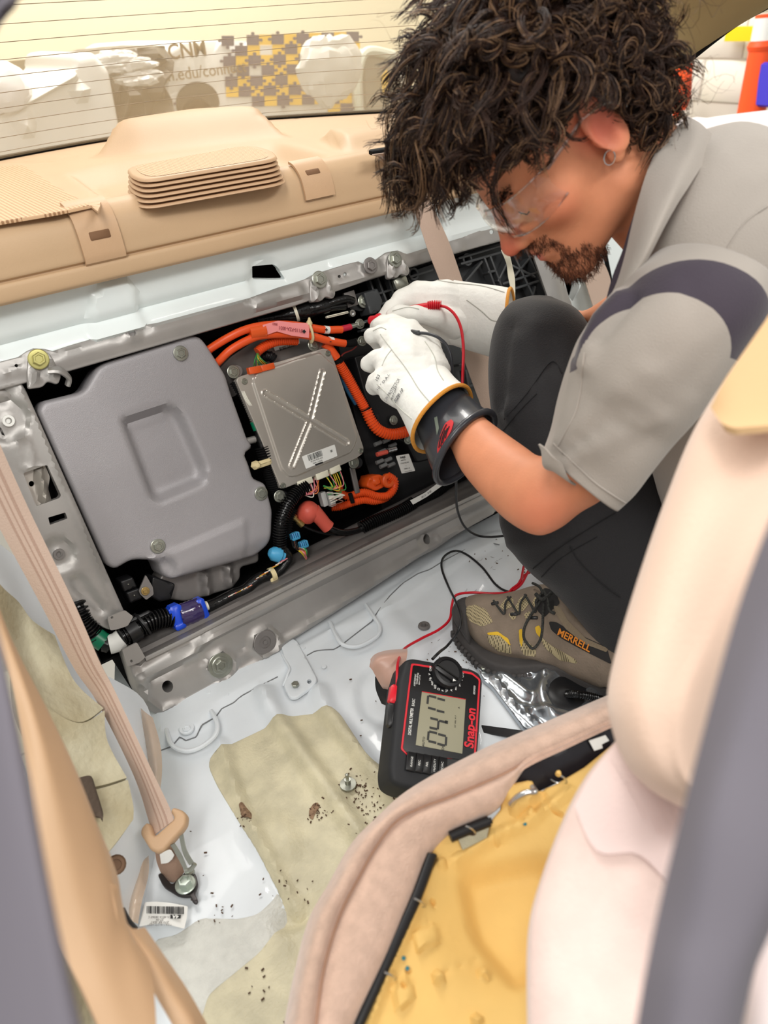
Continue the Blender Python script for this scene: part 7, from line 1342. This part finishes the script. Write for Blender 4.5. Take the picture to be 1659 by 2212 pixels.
# near (left) glove: back of the hand towards the camera, fingers closed round the probe
lg, lgS, _ = glove('work_glove', 'near white leather glove with an orange hem and stamped writing', [
    [(925, 850, 1.08, .030), (885, 790, 1.115, .029), (852, 742, 1.165, .0185)],
    [(930, 850, 1.08, .028), (915, 790, 1.12, .026), (880, 728, 1.17, .018)],
    [(900, 860, 1.08, .026), (858, 815, 1.11, .024), (836, 786, 1.135, .017)],
    [(895, 865, 1.08, .022), (850, 845, 1.095, .019), (826, 826, 1.115, .0155)],
    [(880, 728, 1.17, .018), (850, 708, 1.20, .0135), (822, 702, 1.225, .012), (812, 706, 1.245, .0105)],
    [(852, 742, 1.165, .0175), (822, 722, 1.19, .013), (803, 726, 1.20, .0115), (818, 745, 1.225, .0105)],
    [(836, 786, 1.135, .0165), (814, 776, 1.155, .0135), (797, 786, 1.165, .0118), (815, 795, 1.19, .010)],
    [(826, 826, 1.115, .0155), (814, 825, 1.125, .013), (808, 835, 1.135, .0115), (826, 840, 1.16, .010)],
    [(940, 800, 1.10, .022), (925, 752, 1.15, .018), (888, 712, 1.195, .0145), (848, 696, 1.225, .0125), (828, 694, 1.24, .011)]],
    0, [(962, 792, 838, 842, 1.105, .066), (978, 812, 850, 872, 1.085, .078), (992, 828, 868, 905, 1.065, .092), (1006, 840, 884, 940, 1.045, .104), (1016, 847, 896, 964, 1.035, .112)], None, None)
# black rubber cuff of the inner glove
Vc, Fc_ = ringtube([(980, 830, 900, 930, 1.06, .085), (1012, 855, 918, 975, 1.04, .094), (1040, 880, 932, 1012, 1.025, .098), (1066, 899, 944, 1036, 1.015, .112)], 40, 6, close=(False, False), tilt=.25); V2, F2 = solidify(Vc, Fc_, .0016)
cf = obj('rubber_cuff', V2, F2, CUFF, lg, ang=None); Cr = np.array(Vc).reshape(-1, 40, 3); obj('cuff_roll', *tube(np.vstack([Cr[-1], Cr[-1][:1]]), .0046, 10, cap=False), CUFF, lg)
cfS = Surf(Vc, Fc_)
RP_ = rounded(P2(945, 972, 952, 940, 962, 915, 975, 906, 981, 912, 976, 930, 962, 955, 948, 985), 6)
decal('red_label', cfS, RP_, mat('red printed label', L(206, 44, 50), .5), lg, .0010, 5)
for k, (a, b) in enumerate((((950, 968), (957, 936)), ((954, 965), (963, 930)), ((958, 958), (968, 926)), ((964, 948), (972, 922)), ((952, 950), (966, 918)))): seamline('label_print', cfS, [a, ((a[0]+b[0])/2-1, (a[1]+b[1])/2), b], .0007, INK, lg, .0018)
decal('green_label', cfS, P2(939, 903, 945, 900, 949, 925, 945, 940), mat('grey green label', L(120, 130, 118), .5), lg, .0012, 5)
def stext(s, x0, y0, x1, y1, h, sf, m, parent, off=.0012, b=.0, sx=.8):
    a, c = sf.hit(x0, y0, off), sf.hit(x1, y1, off)
    if not a or not c: return
    mid = sf.hit((x0+x1)/2, (y0+y1)/2, off); n_ = mid[1]; X = unit(c[0]-a[0]); X = unit(X-n_*X.dot(n_)); Y = np.cross(n_, X); text('printed_text', s, mid[0], X, Y, h, m, parent, .0002, bold=b, sx=sx)
GI = mat('faded grey ink', L(96, 96, 100), .7)
stext('GLOVES', 800, 806, 820, 768, .0062, lgS, GI, lg); stext('103', 814, 822, 820, 812, .006, lgS, GI, lg); stext('10 " D.A.I.', 820, 842, 838, 812, .006, lgS, GI, lg)
stext('LW PROTECTOR', 838, 862, 858, 824, .0048, lgS, GI, lg, sx=.7); stext('FLAT DRY', 846, 864, 860, 836, .0048, lgS, GI, lg, sx=.7); stext('SIZE-10', 856, 868, 870, 842, .0070, lgS, GI, lg, b=.02, sx=.7)
WSE = mat('white seam', L(196, 196, 188), .8)
for pts in (P2(822, 722, 850, 760, 880, 800, 905, 840, 930, 870), P2(918, 738, 938, 770, 945, 800, 958, 822), P2(846, 756, 834, 772, 826, 790), P2(806, 715, 822, 708, 834, 712), P2(815, 830, 835, 850, 862, 880, 890, 905)): seamline('glove_seam', lgS, pts, .0008, WSE, lg)
# far (right) glove
rg, rgS, _ = glove('work_glove', 'far white leather glove with the red probe resting on its fingers', [
    [(1030, 680, 1.31, .036), (965, 668, 1.30, .036), (915, 662, 1.30, .024)],
    [(1030, 665, 1.31, .036), (960, 645, 1.30, .030), (905, 638, 1.295, .022)],
    [(1020, 715, 1.31, .030), (980, 705, 1.31, .030), (960, 700, 1.30, .026)],
    [(905, 638, 1.295, .021), (870, 646, 1.29, .016), (846, 668, 1.285, .0135), (826, 688, 1.285, .0115)],
    [(915, 650, 1.315, .020), (880, 668, 1.315, .015), (850, 690, 1.31, .013), (836, 700, 1.31, .011)],
    [(985, 700, 1.28, .024), (945, 686, 1.255, .0165), (900, 680, 1.25, .0140), (862, 676, 1.255, .0125), (848, 680, 1.26, .011)],
    [(960, 710, 1.31, .022), (925, 706, 1.30, .015), (890, 704, 1.30, .013), (876, 700, 1.31, .011)]],
    0, [(985, 606, 972, 742, 1.305, .07), (1010, 610, 1000, 752, 1.305, .082), (1040, 615, 1032, 762, 1.31, .095), (1075, 620, 1066, 772, 1.315, .105), (1106, 626, 1098, 780, 1.32, .11)], None, None)
for pts in (P2(945, 606, 985, 612, 1040, 618, 1090, 632), P2(1008, 648, 1040, 672, 1060, 690, 1076, 694), P2(848, 672, 880, 664, 905, 668)): seamline('glove_seam', rgS, pts, .0009, WSE, rg)
# probes
pr_ = thing('test_probe', 'red test probe held between the gloved fingers', 'probe', at(920, 664, 1.255), 'multimeter probes')
V, Fc = tube(spline(np.array([at(886, 668, 1.262), at(912, 663, 1.25), at(930, 661, 1.243), at(948, 660, 1.24)]), 5), .0058, 12); obj('probe_handle', V, Fc, RED, pr_)
obj('strain_relief', *corr(spline(np.array([at(926, 661, 1.243), at(938, 659, 1.24), at(952, 660, 1.238)]), 5), .0066, .003, .2), RED, pr_)
V, Fc = tube(spline(np.array([at(800, 693, 1.27), at(812, 690, 1.26), at(824, 682, 1.255)]), 4), [.006, .0078, .0076, .0074, .0070, .007, .007, .006, .006], 12); obj('probe_guard', V, Fc, RED, pr_)
obj('probe_tip', *tube([at(802, 694, 1.275), at(787, 698, 1.33)], .001, 6), CHROME, pr_)
ld = obj('lead_wire', *tube(spline(np.array([at(948, 660, 1.238), at(966, 665, 1.232), at(984, 682, 1.225), at(996, 710, 1.22), at(1001, 750, 1.215), at(1000, 800, 1.2), at(998, 850, 1.2), at(994, 920, 1.2)]), 8), .0024, 10), RED, pr_)
pb = thing('test_probe', 'black test probe whose lead leaves the near glove', 'probe', at(900, 718, 1.15), 'multimeter probes')
obj('probe_handle', *tube(spline(np.array([at(880, 716, 1.16), at(898, 719, 1.142), at(906, 720, 1.14)]), 4), .0042, 10), DARKRIB, pb)
obj('lead_wire', *tube(spline(np.array([at(900, 719, 1.142), at(925, 721, 1.13), at(948, 730, 1.12), at(966, 748, 1.12), at(975, 775, 1.12), at(976, 810, 1.13), at(972, 850, 1.15), at(985, 1040, 1.2)]), 8), .0024, 10), mat('dark grey lead', L(58, 60, 66), .4), pb)
# ================================================================= shoe
shoe = thing('shoe', 'worn grey brown trail shoe with black laces and yellow trim', 'shoe', FLO.on(1180, 1420))
SUE = mat('grey brown suede', L(128, 114, 100), .9, bump=.4, bscale=300, var=.14, vscale=25); SOLE = mat('dark grey rubber sole', L(66, 63, 62), .8, bump=.4, bscale=150, var=.1, vscale=30); MESH = mat('tan shoe mesh', L(170, 156, 122), .85); YEL = mat('yellow lining', L(214, 172, 40), .7)
perforate(MESH, 330, .30, L(96, 86, 66))
UP = [(a, b_, c, d, fz2((a+c)/2, (b_+d)/2, hz)[2], w) for a, b_, c, d, hz, w in [(1000, 1300, 1004, 1335, .035, .04), (1012, 1288, 1018, 1362, .04, .075), (1040, 1283, 1040, 1394, .045, .085), (1075, 1284, 1076, 1416, .05, .088), (1115, 1276, 1120, 1426, .055, .086), (1150, 1266, 1164, 1432, .06, .084), (1185, 1264, 1205, 1440, .065, .082), (1222, 1292, 1245, 1458, .065, .08), (1262, 1326, 1285, 1474, .065, .076), (1310, 1362, 1322, 1486, .065, .072), (1380, 1410, 1370, 1500, .065, .07), (1430, 1450, 1420, 1520, .065, .05)]]
Vu, Fu = ringtube(UP, 40, 6, p=2.3, hf=lambda p: groove(p, P2(1030, 1290, 1010, 1330, 1035, 1376), .002, 8)+emb(p, P2(1026, 1350, 1060, 1395, 1160, 1425, 1300, 1490, 1300, 1470, 1160, 1405, 1080, 1375, 1040, 1330), .003, 5)); obj('upper', Vu, Fu, SUE, shoe, ang=None); upS = Surf(Vu, Fu)
so2 = [(976, 1322), (980, 1350), (992, 1373), (1012, 1394), (1034, 1418), (1056, 1432), (1094, 1442), (1130, 1441), (1160, 1438), (1202, 1443), (1232, 1456), (1262, 1473), (1303, 1488), (1360, 1505), (1400, 1500), (1380, 1440), (1250, 1360), (1150, 1300), (1050, 1292), (1000, 1296), (982, 1306)]
Vo, Fo = sheet(FLO.off(.030), rounded(so2, 8), step=.01, thick=.028, rim=.005); obj('sole', Vo, Fo, SOLE, shoe); soS = Surf(Vo, Fo)
for k in range(30):
    t = k/29*10.5; i = int(t); a_, c_ = np.array(so2[1+i]), np.array(so2[2+i]); q = a_+(c_-a_)*(t-i); dq = unit(FLO.off(.012).on(*c_)-FLO.off(.012).on(*a_)); P0 = FLO.off(.030).on(*q); P0 = P0-np.array([0, 0, .020]); out_d = np.cross(dq, (0, 0, 1)); out_d = out_d if out_d.dot(P0-FLO.on(1180, 1370)) > 0 else -out_d
    obj('sole_lug', *box(P0+out_d*.001, .0075, .008, .014, x=dq, z=(0, 0, 1), bev=.25), SOLE, shoe)
TO, Ft_ = ringtube([(a, b_, c, d, fz2((a+c)/2, (b_+d)/2, .035)[2], w) for a, b_, c, d, w in [(984, 1306, 984, 1330, .05), (988, 1297, 1000, 1356, .084), (1004, 1290, 1016, 1384, .094), (1016, 1296, 1030, 1402, .09)]], 30, 5); obj('toe_bumper', TO, Ft_, SOLE, shoe, ang=None)
cs = lambda *a: [c2p(a[i], a[i+1]) for i in range(0, len(a), 2)]
for pl_ in (cs(612, 455, 660, 445, 720, 470, 765, 545, 700, 572, 630, 540, 606, 490), cs(728, 622, 800, 620, 862, 680, 872, 730, 790, 710, 740, 665), cs(916, 620, 965, 660, 1010, 700, 1012, 745, 940, 735, 915, 680), cs(1030, 622, 1100, 680, 1240, 760, 1252, 785, 1150, 765, 1060, 690), cs(800, 455, 840, 410, 880, 405, 882, 450, 830, 480), cs(890, 460, 920, 405, 965, 390, 970, 440, 940, 480, 905, 490), cs(985, 440, 1010, 395, 1060, 380, 1065, 420, 1020, 470), cs(850, 500, 880, 480, 900, 520, 875, 535), cs(940, 500, 975, 480, 985, 520, 955, 535)): decal('mesh_panel', upS, rounded(pl_, 5), MESH, shoe, .0009, 6)
for pl_ in (cs(730, 606, 790, 600, 850, 640, 866, 680, 850, 668, 800, 622, 735, 618), cs(912, 590, 930, 582, 936, 640, 930, 690, 916, 660), cs(1005, 575, 1030, 562, 1050, 610, 1040, 640, 1014, 610)): decal('yellow_trim', upS, rounded(pl_, 3), YEL, shoe, .0013, 5)
decal('dark_band', upS, rounded(cs(1085, 540, 1130, 545, 1200, 590, 1420, 690, 1450, 790, 1390, 760, 1270, 700, 1160, 640, 1100, 590), 6), mat('black shoe fabric', L(36, 34, 34), .8), shoe, .0010, 8)
decal('collar_lining', upS, rounded(cs(1130, 370, 1180, 420, 1280, 540, 1400, 660, 1440, 690, 1440, 640, 1300, 480, 1200, 360), 5), YEL, shoe, .0012, 8)
decal('collar_edge', upS, rounded(cs(1110, 450, 1150, 460, 1200, 540, 1300, 640, 1430, 700, 1420, 720, 1290, 670, 1180, 580, 1130, 500), 5), mat('tan woven collar', L(130, 116, 96), .9, bump=.8, bscale=400), shoe, .0014, 8)
decal('tongue', upS, rounded(cs(1000, 430, 1060, 350, 1120, 370, 1150, 440, 1100, 480, 1060, 520, 1020, 480), 6), MATS['black shoe fabric'], shoe, .0016, 8)
stext('MERRELL', *c2p(1160, 608), *c2p(1310, 692), .0105, upS, mat('orange shoe lettering', L(214, 130, 40), .6), shoe, .0026, b=.02, sx=.95)
LC_ = mat('black lace with pale flecks', L(26, 26, 26), .8, col2=L(60, 60, 56), vscale=500)
def lace(pts, off=.004, r=.0017): P_ = [upS.hit(*c2p(*q[:2]), (q[2] if len(q) > 2 else off)) for q in pts]; P_ = [h[0] for h in P_ if h]; 
def lace(pts, off=.004, r=.0017):
    P_ = [];
    for q in pts:
        h = upS.hit(*c2p(*q[:2]), (q[2] if len(q) > 2 else off))
        if h: P_.append(h[0])
    if len(P_) > 2: obj('lace', *tube(spline(np.array(P_), 6), r, 8), LC_, shoe)
lace([(770, 430), (800, 470), (830, 500), (838, 440), (870, 410)]); lace([(850, 410), (890, 470), (915, 500), (925, 440), (960, 395)]); lace([(950, 395), (985, 450), (1010, 490), (1020, 430), (1050, 385)])
lace([(1040, 430), (990, 500, .006), (950, 560, .009), (940, 620, .01), (960, 665, .011), (1000, 680, .011), (1040, 640, .01), (1056, 580, .009), (1060, 500, .007), (1060, 440)], r=.0021)
lace([(960, 340, .008), (1000, 350, .009), (1040, 362, .008), (1060, 400, .008)], r=.0021); lace([(1060, 380, .008), (1090, 430, .010), (1100, 480, .008), (1130, 500, .006)], r=.0024); lace([(1020, 400, .009), (1060, 430, .012), (1100, 400, .010)], r=.003)
for q in ((775, 440), (885, 500), (1000, 520)): 
    h = upS.hit(*c2p(*q), .002)
    if h: obj('lace_loop', *box(h[0], .012, .005, .003, x=unit(at(*c2p(q[0]+20, q[1]), 1.28)-at(*c2p(*q), 1.28)), z=h[1], bev=.3), BLACK, shoe)
